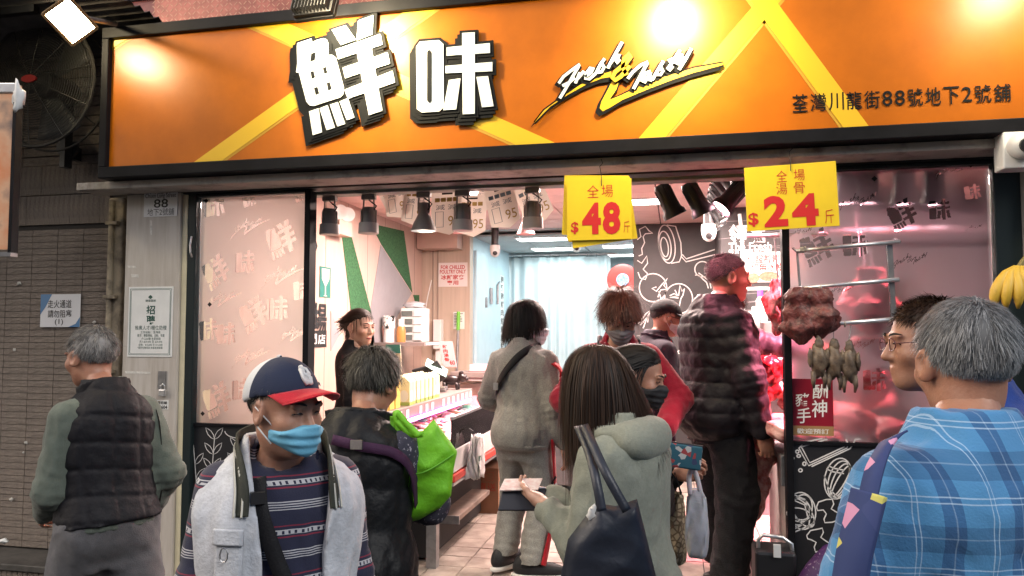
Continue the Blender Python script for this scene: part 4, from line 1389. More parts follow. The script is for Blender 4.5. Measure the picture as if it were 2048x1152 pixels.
def hung_meat(label, px, py, Y, w, h, m, seed, hookz=None, dep=.06, group=None):
    p = at(px, py, Y)
    o = thing('hanging_meat', label, 'meat', tuple(p + Vector((0, 0, -h / 2))), group)
    rg_ = random.Random(seed)
    vs = MB()
    n, mm = 36, 30
    pts = []
    for i in range(mm + 1):
        v = i / mm
        wid = w / 2 * (math.sin(math.pi * min(1, v * .92 + .07)) ** .55) * (1 + .22 * math.sin(v * 9 + seed) + .09 * math.sin(v * 21 + seed * 5))
        cx = p.x + .03 * w * math.sin(v * 7 + seed * 2)
        for k in range(n):
            a = 2 * math.pi * k / n
            j = 1 + .14 * math.sin(3 * a + v * 6 + seed) + .1 * math.sin(5 * a - v * 11 + seed) + .07 * math.sin(9 * a + v * 23 + seed * 3) + .06 * math.sin(13 * a - v * 31)
            pts.append((cx + wid * math.cos(a) * j, Y + dep * wid / (w / 2) * math.sin(a) * j, p.z + h / 2 - v * h))
    fs = [(i * n + k, i * n + (k + 1) % n, (i + 1) * n + (k + 1) % n, (i + 1) * n + k) for i in range(mm) for k in range(n)]
    fs += [tuple(range(n - 1, -1, -1)), tuple(range(mm * n, mm * n + n))]
    MB().add(pts, fs).build('cut', m, o, smooth=True)
    hz = hookz if hookz else p.z + h / 2 + .14
    MB().tube([(p.x, Y, p.z + h / 2 - .04), (p.x + .012, Y, p.z + h / 2 + .01), (p.x, Y, hz - .03), (p.x, Y, hz)], .0035, 6).build('hook', M_CHROME, o)
    return o


railz = at(1560, 470, 4.15).z
tag(MB().tube([(RX0 - .14, 4.15, railz), (2.8, 4.15, railz)], .012).tube([(.9, 4.15, railz), (.9, 4.15, CEIL)], .008).tube([(2.3, 4.15, railz), (2.3, 4.15, CEIL)], .008).build('meat_rail', M_CHROME, smooth=True), 'steel rail hung from the ceiling over the meat counter', 'rail')
zb = at(1640, 575, 3.72).z
hung_meat('dark cut of meat hung from the middle bar close to the mullion', 1600, 632, 3.72, .15, .27, M_MEATD, 1, zb, dep=.04)
hung_meat('dark ribbed cut of meat hung from the middle rack bar', 1640, 628, 3.715, .15, .24, M_MEATD, 2, zb, dep=.04)
hung_meat('red joint hanging behind the middle bar of the rack', 1735, 605, 4.05, .22, .34, M_MEAT, 3, railz)
hung_meat('pale pork side hanging low behind the pink glass', 1725, 745, 4.1, .2, .36, M_FAT, 8, railz)
hung_meat('bright red strip of meat hanging inside by the black mullion', 1552, 615, 4.15, .10, .30, M_MEAT, 4, railz)
hung_meat('long pork leg hanging beside the counter above the floor mat', 1507, 935, 4.35, .175, .58, M_FAT, 5, dep=.07, hookz=at(1515, 735, 4.35).z)
hung_meat('thin red strip of meat hanging beside the pork leg', 1527, 820, 4.28, .085, .34, M_MEAT, 7, dep=.03, hookz=at(1515, 735, 4.35).z)
hung_meat('smooth dark red liver hanging from the counter rod', 1538, 757, 4.3, .145, .25, mat('wet liver', (.30, .006, .01), .16, coat=.5, var=.2, scale=5), 6, hookz=at(1515, 715, 4.35).z)
tag(MB().tube([at(1500, 722, 4.35), at(1575, 718, 4.35)], .01).tube([at(1575, 718, 4.35), at(1575, 718, 4.35) + Vector((0, 0, -.32))], .008).build('counter_rod', M_CHROME, smooth=True), 'short steel rod holding cuts at the open end of the meat counter', 'rod')
for k, (px, py) in enumerate(((1637, 722), (1668, 725), (1698, 730))):
    p = at(px, py, 3.70)
    o = thing('hanging_duck', 'browned bird hung by string from the lowest rack bar', 'poultry', tuple(p + Vector((0, 0, -.16))), 'birds hung from the rack')
    MB().blob(p, (.036, .034, .078), 20, 16, .12, seed=k + 20).blob(p + Vector((.004, 0, .075)), (.021, .02, .038), 12, 8, .15, seed=k).build('bird', M_POUL, o, smooth=True)
    for s_ in (-1, 1):
        MB().tube([p + Vector((.02 * s_, 0, -.05)), p + Vector((.026 * s_, -.008, -.095)), p + Vector((.022 * s_, 0, -.125))], [.016, .010, .005]).build('leg', M_POUL, o, smooth=True)
        MB().blob(p + Vector((.037 * s_, -.008, .015)), (.012, .02, .042), 10, 8, .12, seed=k + 3).build('wing', M_POUL, o, smooth=True)
    MB().tube([p + Vector((0, 0, .10)), at(px - 4 + 4 * k, 650, 3.76)], .0025, 5).build('string', M_STEEL, o)

# pink meat lamps: black track spots
M_LITP = emit('lit pink lens', (1.0, .52, .58), 14.0)
M_LITW = emit('lit white lens', (1.0, .93, .86), 14.0)


def proto_spot_black():
    t = thing('track_spot', 'x', 'spot light')
    MB().bb(-.06, .06, -.018, .018, -.015, .0).bb(-.045, .045, -.016, .016, -.03, -.0155).build('adapter', M_PLASTIC_B, t, bevel=.002)
    MB().bb(-.012, .012, -.006, .006, -.12, -.031).build('stem', M_PLASTIC_B, t)
    h = MB().lathe([(.001, .09), (.035, .09), (.042, .075), (.046, .0), (.05, -.06), (.062, -.075), (.064, -.1), (.056, -.1), (.052, -.08), (.001, -.08)], (0, 0, -.13), (0, 0, 1), 22)
    return t, h


def spot_black(loc, tilt, yaw, lit, label, group):
    t, h = proto_spot_black()
    q = Matrix.Rotation(yaw, 3, 'Z') @ Matrix.Rotation(tilt, 3, 'Y')
    piv = Vector((0, 0, -.12))
    h.v = [tuple(piv + q @ (Vector(v) - piv)) for v in h.v]
    h.build('head', M_PLASTIC_B, t, auto=35)
    l = MB().lathe([(.001, -.085), (.05, -.085), (.05, -.09), (.001, -.09)], (0, 0, -.13), (0, 0, 1), 20)
    l.v = [tuple(piv + q @ (Vector(v) - piv)) for v in l.v]
    l.build('lens', lit, t)
    fins = MB()
    for k in range(8):
        a = k / 8 * 6.283
        fins.box((.043 * math.cos(a), .043 * math.sin(a), -.11), (.012, .004, .09), (0, 0, a))
    fins.v = [tuple(piv + q @ (Vector(v) - piv)) for v in fins.v]
    fins.build('fin', M_PLASTIC_B, t)
    t.location = loc
    t['label'] = label
    t['group'] = group
    return t, Vector(loc) + piv + q @ Vector((0, 0, -.12)), q @ Vector((0, 0, -1))


PINK = (1.0, .23, .33)
BG = 'black spot lights on the front track'
for k, (px, tl, lit) in enumerate(((1333, -.45, M_LITP), (1388, -.5, M_LITW), (1468, .75, M_LITP))):
    p = at(px, 352 - k * 4, 4.12)
    t, lp, dr = spot_black((p.x, 4.12, p.z), tl, .3, lit, ('black track spot light closest to the 48 price card', 'black track spot light in the middle between the two price cards', 'black track spot light swung sideways beside the 24 price card')[k], BG)
    if lit is M_LITP: light('pink_beam', 'SPOT', lp, (1.0 + .2 * k, 4.5, 1.0), 22, PINK, .04, angle=60, parent=None)
tag(MB().bb(-.5, 2.8, 4.09, 4.15, at(1400, 345, 4.12).z + .012, at(1400, 345, 4.12).z + .03).build('light_track', M_PLASTIC_B), 'black lighting track above the meat counter', 'track')
zt = 2.72
tag(MB().bb(.29, .33, 4.3, 6.75, zt, zt + .03).build('light_track', M_PLASTIC_B), 'black lighting track running back towards the black wall', 'track')
for k in range(8):
    y = 4.45 + k * .29
    t, lp, dr = spot_black((.31, y, zt), -.7, 0, M_LITW, 'black spot light in the row running back to the black wall', 'black spot lights on the receding track')
    if k in (1, 3): light('pink_beam', 'SPOT', lp, (1.35, y - .2, 1.0), 60, PINK, .05, angle=90)
for k, px in enumerate((1685, 1727, 1797, 1857)):
    p = at(px, 322, 4.1)
    t, lp, dr = spot_black((p.x, 4.1, min(p.z, 2.55)), .0, 0, M_LITP, 'black spot light glowing behind the frosted pink glass', 'spot lights behind the pink glass')
    if k in (0, 1, 2): light('pink_beam', 'SPOT', lp + Vector((0, .05, -.02)), (p.x - .15, 4.35, 1.0), 430, PINK, .05, angle=80)

# grey track spots on the left
def spot_grey(px, bell=False, lit=None):
    p = at(px, 378 - (px - 660) * .035, 4.0)
    t = thing('track_spot', 'x', 'spot light')
    g_ = mat('grey lamp body', (.30, .29, .28), .45, .3)
    w_ = mat('white lamp shade', (.56, .53, .5), .45)
    MB().bb(-.04, .04, -.018, .018, -.03, 0).build('adapter', g_, t, bevel=.002)
    MB().tube([(-.03, 0, -.03), (-.034, 0, -.09), (-.028, 0, -.13)], .005).build('yoke', g_, t)
    MB().tube([(.03, 0, -.03), (.034, 0, -.09), (.028, 0, -.13)], .005).build('yoke', g_, t)
    MB().tube([(0, 0, -.03), (.03, -.03, -.05), (.055, -.02, -.07), (.03, -.01, -.1), (.0, 0, -.09)], .004).build('cable', M_WIRE, t)
    if bell:
        MB().lathe([(.001, -.06), (.028, -.06), (.03, -.12), (.06, -.18), (.074, -.22), (.07, -.22), (.04, -.17), (.001, -.13)], (0, 0, 0), n=24).build('shade', g_, t, auto=35)
    else:
        MB().lathe([(.001, -.075), (.036, -.075), (.042, -.09), (.044, -.17), (.001, -.17)], (0, 0, 0), n=20).build('body', g_, t, auto=35)
        for k in range(6):
            a = k / 6 * 6.283
            MB().box((.043 * math.cos(a), .043 * math.sin(a), -.13), (.012, .006, .08), (0, 0, a)).build('fin', g_, t)
        MB().lathe([(.05, -.165), (.056, -.165), (.058, -.225), (.052, -.225)], (0, 0, 0), n=24).build('shade', w_, t, auto=35)
    MB().lathe([(.001, -.19), (.046, -.19), (.046, -.195), (.001, -.195)], (0, 0, 0), n=18).build('lens', lit or M_LITW, t)
    t.rotation_euler = (0, 0, 0)
    t.location = (p.x, 4.0, 2.436)
    t['label'] = {848: 'bell shaped grey lamp on the shopfront rail', 660: 'grey spot light with pale shade beside the dark mullion', 738: 'grey spot light between the mullion lamp and the bell shaped lamp', 925: 'grey spot light between the bell shaped lamp and white flyers', 1065: 'grey spot light closest to the 48 price card'}[px]
    if not bell: t['group'] = 'grey spot lights on the shopfront rail'
    return t


WARM = (1.0, .80, .66)
for k, px in enumerate((660, 738, 848, 925, 1065)):
    t = spot_grey(px, px == 848)
    q = t.location
    light('warm_beam', 'SPOT', (q.x, q.y, q.z - .2), (q.x * .92 - .1, q.y + 1.2, .9), 26, WARM, .04, angle=95)
M_PINKL = mat('pink plastic lamp', (.62, .33, .33), .4)
for (px, py) in ((920, 455), (1052, 458)):
    p = at(px, py, 5.4)
    t = thing('pink_lamp', 'small pink shaded lamp hanging behind the discount flyers', 'lamp', tuple(p), 'pink lamps over the display')
    MB().lathe([(.001, .1), (.025, .1), (.03, .05), (.07, -.04), (.066, -.04), (.001, .0)], p, n=20).build('shade', M_PINKL, t, auto=40)
    MB().lathe([(.001, -.015), (.05, -.015), (.05, -.02), (.001, -.02)], p, n=18).build('lens', M_LITP, t)
    MB().tube([p + Vector((0, 0, .1)), (p.x, p.y, CEIL)], .006).build('stem', M_PINKL, t)

# wall-mounted emergency light and speaker box
p = at(675, 452, 5.5)
t = thing('emergency_light', 'pink box emergency light with two round lamps on the side wall', 'emergency light', tuple(atx(670, 460, -2.75)))
q = atx(672, 455, -2.72)
MB().bb(-2.748, -2.63, q.y - .12, q.y + .12, q.z - .07, q.z + .05).build('case', M_WALL_P, t, bevel=.005)
for s_ in (-1, 1):
    MB().lathe([(.001, 0), (.045, .0), (.06, .05), (.052, .05), (.001, .03)], (-2.66, q.y + s_ * .07, q.z + .11), (.6, -.8, 0), 16).build('lamp_head', M_PLASTIC_W, t, auto=40)
    MB().tube([(-2.68, q.y + s_ * .07, q.z + .04), (-2.665, q.y + s_ * .07, q.z + .11)], .01).build('bracket', M_PLASTIC_W, t)

# ------------------------------------------------------------------ hanging price cards and flyers
M_CARD = mat('yellow price card', (0.70, 0.50, 0.02), .38, var=.06, scale=4)
M_REDN = mat('red price print', (0.50, 0.016, 0.016), .45)


def wire_hook(p0, p1, par):
    p0, p1 = Vector(p0), Vector(p1)
    MB().tube([p0, p0 + Vector((.008, 0, -.02)), p0 + Vector((-.006, 0, -.035)), p0 + (p1 - p0) * .6, p1], .002, 5).build('hook_wire', M_WIRE, par)


def card_frame(ax, ay, bx, by, Y, tilt):
    a, b = at(ax, ay, Y), at(bx, by, Y)
    c_ = (a + b) / 2
    r_ = Vector((math.cos(tilt), 0, math.sin(tilt)))
    u_ = Vector((-math.sin(tilt), 0, math.cos(tilt)))
    return Frame(c_, r_, u_), (b.x - a.x), (a.z - b.z)


YK = 3.56
stack = [(.13, .0, .006, -.02, .02), (.05, .012, .0, .0, .0), (-.05, .018, -.02, .02, -.015)]
for k, (tl, d_, dx, dz, _) in enumerate(stack):
    fr, w, h = card_frame(1134, 362, 1264, 478, YK + .006 * (k + 1), tl)
    MB_ = MB().rect(fr, -w / 2 + dx, w / 2 + dx, -h / 2 + dz, h / 2 + dz, 0, .0025)
    tag(MB_.build('price_card', M_CARD), ('tilted blank yellow card at the back of the 48 card stack', 'blank yellow card directly behind the 48 price card', 'blank yellow card fanned out below the 48 price card')[k], 'price card')
fr, w, h = card_frame(1134, 362, 1264, 478, YK - .004, .0)
t48 = thing('price_card', 'yellow price card reading 48 in red at the front of a hung stack', 'price card', tuple(fr.p(0, -h / 2)))
MB().rect(fr, -w / 2, w / 2, -h / 2, h / 2, 0, .0025).build('card', M_CARD, t48)
F48 = Frame(fr.p(0, 0, .004), fr.r, fr.u)
for s_, ax, ay, bx, by, bd in (('全', 1174, 371, 1198, 395, -.008), ('場', 1203, 370, 1226, 394, -.008), ('$', 1142, 444, 1157, 468, .02), ('4', 1164, 406, 1202, 468, .045), ('8', 1205, 404, 1241, 468, .045), ('斤', 1247, 442, 1260, 465, -.01)):
    text_px(MB(), F48, s_, ax, ay, bx, by, 0, bold=bd).build('lettering', M_REDN, t48)
wire_hook(at(1202, 318, YK - .005), at(1203, 372, YK - .012), t48)
fr, w, h = card_frame(1490, 333, 1677, 455, YK, .035)
t24 = thing('price_card', 'wide yellow price card reading 24 in red hung before the pink glass', 'price card', tuple(fr.p(0, -h / 2)))
MB().rect(fr, -w / 2, w / 2, -h / 2, h / 2, 0, .003).build('card', M_CARD, t24, bevel=.001)
F24 = Frame(fr.p(0, 0, .0045), fr.r, fr.u)
for s_, ax, ay, bx, by, bd in (('全', 1552, 342, 1575, 363, -.008), ('場', 1587, 339, 1610, 360, -.008), ('湯', 1552, 367, 1575, 388, -.008), ('骨', 1587, 365, 1610, 386, -.008), ('$', 1496, 426, 1518, 453, .02), ('2', 1526, 393, 1577, 452, .045), ('4', 1582, 389, 1639, 450, .045), ('斤', 1649, 419, 1669, 446, -.01)):
    text_px(MB(), F24, s_, ax, ay, bx, by, 0, bold=bd).build('lettering', M_REDN, t24)
wire_hook(at(1581, 288, YK - .005), at(1581, 342, YK - .012), t24)

M_FLY, nt, b = node_mat('flyer paper', .55)
b.inputs['Base Color'].default_value = (.86, .85, .82, 1)
tl_ = nt.nodes.new('ShaderNodeBsdfTranslucent'); tl_.inputs[0].default_value = (.88, .84, .78, 1)
mx = nt.nodes.new('ShaderNodeMixShader'); mx.inputs[0].default_value = .45
nt.links.new(b.outputs[0], mx.inputs[1]); nt.links.new(tl_.outputs[0], mx.inputs[2]); nt.links.new(mx.outputs[0], nt.nodes['Material Output'].inputs[0])
M_FLYG = mat('gold print', (.42, .31, .08), .5)
M_FLYB = mat('blue grey print', (.12, .2, .26), .5)
for k, (px, py, tl, sz, Y) in enumerate(((795, 398, .15, 1, 4.35), (832, 412, -.1, 1, 4.3), (783, 392, .5, .85, 4.5), (893, 425, .0, 1.1, 4.25), (943, 432, -.03, 1.05, 4.4), (1005, 415, .22, 1.05, 4.3), (1068, 405, .38, 1.05, 4.4), (975, 392, -.4, .8, 4.7))):
    c_ = at(px, py, Y)
    r_ = Vector((math.cos(tl), -.15, math.sin(tl))).normalized()
    u_ = Vector((-math.sin(tl), 0, math.cos(tl)))
    fr = Frame(c_, r_, u_)
    w, h = .182 * sz, .245 * sz
    labs = ('crumpled cream discount flyer over the counter', 'cream flyer half behind the bell shaped lamp', 'steeply tilted pale flyer by the second spot light', 'upright cream flyer beside the third grey spot light', 'glowing yellow flyer in front of a lamp', 'white flyer tilted left of the last grey spot light', 'white flyer tilted steeply behind the last grey spot light', 'small pale flyer turned away under the ceiling panel')
    t = thing('discount_flyer', labs[k], 'flyer', tuple(c_ + Vector((0, 0, -h / 2))))
    MB().prism(fr, [(-w / 2, h / 2), (w / 2, h / 2), (w / 2, -h * .36), (w * .1, -h / 2), (-w / 2, -h * .38)], 0, .0015).build('sheet', M_FLY, t)
    for i in range(4):
        MB().rect(fr, -w * .38 + i * w * .2, -w * .38 + i * w * .2 + w * .16, h * .24, h * .33, .002, .0006).build('print_block', (M_FLYG, M_FLYB)[k >= 5], t)
    MB().rect(fr, -w * .15, w * .2, h * .4, h * .44, .002, .0006).build('print_block', M_INK, t)
    MB().ribbon(fr, [(-w * .36, -h * .32), (-w * .1, -h * .32), (-w * .1, h * .02), (-w * .36, h * .02)], w * .02, .002, .0006, closed=True).build('print_box', M_FLYB, t)
    for i in range(2):
        text(MB(), fr, '減', -w * .35 + i * w * .4, -w * .05 + i * w * .4, h * .06, h * .18, .0025).build('lettering', M_FLYB, t)
    text(MB(), fr, '95', w * .06, w * .42, -h * .3, -h * .08, .0025, bold=.0).build('lettering', M_FLYG, t)
    MB().tube([fr.p(0, h / 2, 0), fr.p(0, h / 2, 0) + Vector((0, 0, max(.02, 2.745 - fr.p(0, h / 2, 0).z)))], .001, 4).build('thread', M_WIRE, t)

# ------------------------------------------------------------------ cameras
def camera_dome(p, label, r=.05, up=None):
    t = thing('security_camera', label, 'security camera', tuple(p))
    MB().lathe([(.001, r * 1.5), (r * 1.05, r * 1.5), (r * 1.1, r * .6), (r * 1.0, 0), (r * .8, -r * .55), (r * .4, -r * .9), (.001, -r)], p, n=22).build('shell', M_PLASTIC_W, t, auto=50)
    d_ = (CAM - Vector(p)).normalized()
    MB().lathe([(.001, 0), (r * .5, 0), (r * .45, r * .2), (.001, r * .3)], Vector(p) + d_ * r * .78 + Vector((0, 0, -r * .1)), d_, 18).build('lens', M_PLASTIC_B, t, auto=50)
    if up: MB().tube([Vector(p) + Vector((0, 0, r * 1.5)), (p[0], p[1], up)], r * .8, 16).build('mount', up and M_PLASTIC_B, t)


camera_dome(at(1418, 470, 6.2), 'white dome camera hanging below the receding black spot lights', .055, up=2.62)
camera_dome(at(990, 505, 7.6), 'white camera under the pink ceiling edge near the poultry notice', .05, up=2.74)
camera_dome(at(1153, 495, 9.0), 'white camera on the back room ceiling above the curtain', .06, up=2.70)
p = at(2034, 292, 3.5)
t = thing('security_camera', 'white round camera on a square box at the sign corner', 'security camera', tuple(p + Vector((0, 0, -.08))))
MB().bb(p.x - .045, p.x + .1, 3.52, 3.62, p.z - .09, p.z + .07).build('junction_box', M_PLASTIC_W, t, bevel=.006)
MB().lathe([(.001, -.02), (.055, -.02), (.058, .02), (.05, .05), (.03, .06), (.001, .062)], (p.x + .02, 3.5, p.z), (-.1, -1, -.15), 24).build('shell', M_PLASTIC_W, t, auto=50)
MB().lathe([(.001, 0), (.03, 0), (.028, .012), (.001, .016)], (p.x + .014, 3.44, p.z - .01), (-.1, -1, -.15), 18).build('lens', M_PLASTIC_B, t, auto=50)

# bananas of the neighbouring stall
p = at(2032, 578, 3.2)
t = thing('banana_bunch', 'bunch of ripe yellow bananas with brown tips hanging by the post', 'bananas', tuple(p + Vector((0, 0, -.12))))
M_BAN = mat('banana skin', (.60, .38, .04), .5, scale=14, col2=(.30, .17, .03), thresh=(.28, .42))
for k in range(6):
    a = -.9 + k * .38
    pts = [p + Vector((.0 + .006 * k, 0, .085))]
    for i in range(1, 8):
        v = i / 7
        pts.append(p + Vector((math.sin(a) * .085 * math.sin(v * 1.9) + .01 * k - .02, -.05 * math.cos(a) * math.sin(v * 2.2), .08 - .155 * v)))
    MB().tube(pts, [.008, .016, .02, .022, .022, .02, .014, .006], 8).build('banana', M_BAN, t, smooth=True)
MB().tube([p + Vector((.01, 0, .08)), p + Vector((.05, .02, .13)), p + Vector((.2, .03, .15))], .010).build('stalk', mat('banana stalk', (.2, .16, .05), .7), t)
# ------------------------------------------------------------------ chilled display counter on the left
M_CNT = mat('taupe counter laminate', (0.20, 0.16, 0.15), .45, var=.1, scale=5)
M_CNTW = mat('white counter enamel', (0.62, 0.58, 0.57), .3, var=.04)
M_CNTR = mat('red bumper', (0.50, 0.05, 0.035), .35)
CX0, CX1, CY0, CY1 = -1.95, -1.25, 4.15, 6.1
ct = thing('display_counter', 'glass fronted chilled counter with red bumper full of packets', 'counter', (-1.6, 5.1, FZ))
MB().bb(CX0 + .05, CX1 - .06, CY0, CY1, .74, .80).build('base', M_CNT, ct)
for (x, y) in ((CX0 + .1, CY0 + .1), (CX1 - .15, CY0 + .1), (CX0 + .1, CY1 - .1), (CX1 - .15, CY1 - .1)):
    MB().bb(x - .03, x + .03, y - .03, y + .03, FZ, .74).build('leg', M_STEEL, ct)
MB().bb(CX0, CX0 + .5, CY0 + .2, CY1, FZ + .02, .739).build('plinth', mat('dark plinth', (.02, .018, .018), .7), ct)
MB().bb(CX1 - .05, CX1, CY0, CY1, .84, .97).build('front_panel', M_CNTW, ct, bevel=.006)
MB().bb(CX1 - .055, CX1 + .012, CY0, CY1, .79, .835).build('bumper', M_CNTR, ct, bevel=.008)
MB().bb(CX1 - .05, CX1 + .006, CY0, CY1, .772, .787).build('trim', M_CHROME, ct)
MB().bb(CX1 - .012, CX1 - .006, CY0, CY1, .97, 1.145).build('front_glass', M_GLASS, ct)
MB().bb(CX1 - .018, CX1, CY0, CY1, 1.146, 1.162).build('glass_rail', M_CHROME, ct)
MB().prism(Frame((0, CY1, 0), (1, 0, 0), (0, 0, 1)), [(CX0 + .1, .82), (CX1 - .056, .82), (CX1 - .056, .92), (CX0 + .1, 1.0)], 0, CY1 - CY0).build('bed', mat('pinkish bed', (.55, .42, .38), .4), ct)
MB().bb(CX0 - .02, CX0 + .28, CY0, CY1, 1.10, 1.17).build('ledge', M_CNT, ct, bevel=.004)
MB().bb(CX0, CX0 + .1, CY0, CY1, .8, 1.10).build('back_panel', mat('peach panel', (.55, .36, .28), .4), ct)
for k in range(7):
    MB().bb(CX0 + .1, CX0 + .108, CY0 + .5, CY1 - .4, 1.0 + k * .012, 1.006 + k * .012).build('vent_slat', M_CNT, ct)
M_TUBE = emit('lit magenta tube', (1.0, .25, .75), 5.0)
MB().tube([(CX0 + .29, CY0 + .1, 1.085), (CX0 + .29, CY1 - .1, 1.085)], .013, 10).build('light_tube', M_TUBE, ct, smooth=True)
light('tube_glow', 'AREA', (CX0 + .33, 5.1, 1.075), (CX1 - .1, 5.1, .9), 7, (1.0, .45, .6), .04, 1.7, parent=ct)
FL = Frame((CX0 + .28, 0, 0), (0, 1, 0), (0, 0, 1))
for k in range(15):
    y = CY0 + .12 + k * .125
    if k in (3, 7): continue
    MB().rect(FL, y, y + .045, 1.105, 1.155, .001, .003).build('price_tag', M_PLASTIC_W, ct)

# packets lying in the bed
cols = [(.70, .55, .22), (.62, .42, .28), (.72, .66, .5), (.55, .12, .14), (.12, .30, .22), (.68, .5, .4), (.6, .35, .45), (.75, .7, .6)]
names = ['yellow', 'tan', 'cream', 'red', 'green', 'peach', 'mauve', 'white']
pk = [mat('packet ' + n_, c_, .28, scale=25, col2=tuple(x * .55 for x in c_), coat=.3) for n_, c_ in zip(names, cols)]
for i in range(6):
    for j in range(16):
        x = CX0 + .17 + i * .075 + random.uniform(-.015, .015)
        y = CY0 + .08 + j * .122 + random.uniform(-.02, .02)
        z = 1.02 - (x - CX0 - .1) * .145 + random.uniform(0, .02)
        k = random.randrange(8)
        b = MB().blob((x, y, z), (.052, .06, .016), 10, 6, .12, Euler((random.uniform(-.25, .25), random.uniform(-.25, .25), random.uniform(0, 3))).to_matrix(), seed=i * 20 + j)
        tag(b.build('food_packet', pk[k], smooth=True), names[k] + ' shrink wrapped food packet lying in the chilled counter', 'packet', names[k] + ' packets in the counter')
# row of upright juice cartons on the ledge
M_CART = mat('cream carton', (.70, .66, .42), .45, var=.08, scale=20)
M_CARTG = mat('green carton side', (.35, .45, .12), .5)
cp_ = thing('drink_carton', 'cream drink carton with pale round print standing in a row on the ledge', 'carton', (0, 0, 0), 'cartons in a row on the ledge')
MB().bb(-.04, .04, -.032, .032, 0, .15).build('box', M_CART, cp_, bevel=.003)
MB().prism(Frame((0, .032, 0), (1, 0, 0), (0, 0, 1)), [(-.04, .151), (.04, .151), (.0, .185)], 0, .064).build('gable', M_CART, cp_)
MB().prism(Frame((.0405, 0, 0), (0, 1, 0), (0, 0, 1)), [(.026 * math.cos(a / 16 * 6.283), .06 + .038 * math.sin(a / 16 * 6.283)) for a in range(16)], 0, .001).build('round_print', M_PAPER, cp_)
MB().prism(front(-.0325), [(.03 * math.cos(a / 16 * 6.283), .06 + .038 * math.sin(a / 16 * 6.283)) for a in range(16)], 0, .001).build('round_print', M_PAPER, cp_)
MB().bb(-.0402, .0402, -.0322, .0322, .0, .02).build('foot_band', M_CARTG, cp_)
kc = children(cp_)
cp_.location = (CX0 + .22, CY0 + .52, 1.171)
for k in range(1, 16):
    copy_tree(cp_, (CX0 + .21 - .09 * (k % 2), CY0 + .52 + (k // 2) * .085, 1.171 + (.0 if k % 2 else 0)), (0, 0, random.uniform(-.1, .1)), kids=kc)
M_CARTY = mat('yellow carton', (.72, .52, .12), .45, var=.2, scale=20)
for k in range(3):
    t = thing('drink_carton', 'yellow drink carton at the street end of the ledge', 'carton', (CX0 + .2, CY0 + .12 + k * .1, 1.171), 'yellow cartons on the ledge')
    x, y, z = t.location
    MB().bb(x - .045, x + .045, y - .04, y + .04, z, z + .18).build('box', M_CARTY, t, bevel=.003)
    MB().bb(x - .04, x + .04, y - .03, y + .03, z + .181, z + .20).build('cap', M_CART, t)

# tall green-topped menu card
YM = 5.55
def standee(ax, ay, bx, by, Y, tilt, m, name, label):
    a, b = at(ax, ay, Y), at(bx, by, Y)
    fr = Frame(((a.x + b.x) / 2, Y, b.z), (math.cos(.1), -.1, 0), (math.sin(tilt), .12, math.cos(tilt)))
    w, h = b.x - a.x, a.z - b.z
    t = thing(name, label, 'sign', tuple(fr.o))
    MB().rect(fr, -w / 2, w / 2, 0, h, -.004, .004).build('sheet', m, t)
    return t, fr, w, h


t, fr, w, h = standee(776, 688, 806, 770, YM, -.12, M_CREAM, 'menu_standee', 'tall menu card with green top and orange oval on the ledge')
MB().rect(fr, -w / 2, w / 2, h * .78, h, .0006, .001).build('green_top', M_TEAL, t)
text(MB(), fr, '健康鮮雞', -w * .36, w * .36, h * .66, h * .76, .002, bold=.02).build('lettering', M_FLYG, t)
MB().prism(fr, [(w * .15 + w * .25 * math.cos(a / 16 * 6.283), h * .42 + h * .17 * math.sin(a / 16 * 6.283)) for a in range(16)], .0006, .001).build('oval', mat('orange red print', (.5, .1, .03), .5), t)
text(MB(), fr, '$ 48', -w * .1, w * .4, h * .02, h * .14, .002, bold=.02).build('lettering', M_RED, t)
t, fr, w, h = standee(886, 681, 914, 734, 6.25, -.22, mat('pink card', (.72, .32, .33), .5), 'pink_price_card', 'tall leaning pink price card with red characters by the cold store')
for i, s_ in enumerate('鮮豬骨60')if False else enumerate(('鮮', '肉', '湯', '骨')):
    text(MB(), fr, s_, -w * .3, w * .05, h * (.72 - i * .17), h * (.86 - i * .17), .001, bold=.02).build('lettering', M_RED, t)
text(MB(), fr, '60', w * .05, w * .42, h * .08, h * .26, .001, bold=.03).build('lettering', M_RED, t)

# ordering phone on the ledge and till with green flyer
p = at(829, 790, 5.2)
t = thing('handset', 'white handset with orange label propped on the counter ledge', 'handset', (p.x, 5.2, 1.10))
fr = Frame((p.x, 5.2, 1.11), (1, 0, 0), (-.05, .1, 1))
MB().rect(fr, -.028, .028, 0, .16, 0, .022).build('case', M_PLASTIC_W, t, bevel=.006)
MB().rect(fr, -.018, .018, .1, .145, .0225, .001).build('screen', M_PLASTIC_B, t)
MB().rect(fr, -.018, .018, .03, .085, .0225, .001).build('label_print', mat('orange label', (.65, .14, .03), .5), t)
MB().tube([fr.p(.02, .02, .02), fr.p(.05, -.01, .03), fr.p(.05, .06, .03), fr.p(.03, .07, .02)], .004).build('cord', M_PLASTIC_W, t)
p = at(852, 735, 5.75)
t = thing('till_terminal', 'black till terminal with a teal flyer on its slanted top', 'till', (p.x, 5.75, 1.17))
MB().box((p.x - .02, 5.75, 1.27), (.13, .16, .19), (0, -.25, .2)).build('body', M_PLASTIC_B, t, bevel=.01)
MB().box((p.x + .08, 5.72, 1.31), (.16, .03, .16), (.2, -.6, .2)).build('screen', M_PLASTIC_B, t, bevel=.006)
MB().bb(p.x - .1, p.x + .12, 5.65, 5.85, 1.171, 1.19).build('foot', M_PLASTIC_B, t)
fr = Frame((p.x + .10, 5.70, 1.35), (.85, -.1, -.42), (-.15, .75, .25))
MB().rect(fr, -.1, .1, -.08, .08, .012, .002).build('flyer', mat('pale teal flyer', (.35, .62, .55), .45, var=.3, scale=12), t)
p = at(868, 745, 5.6)
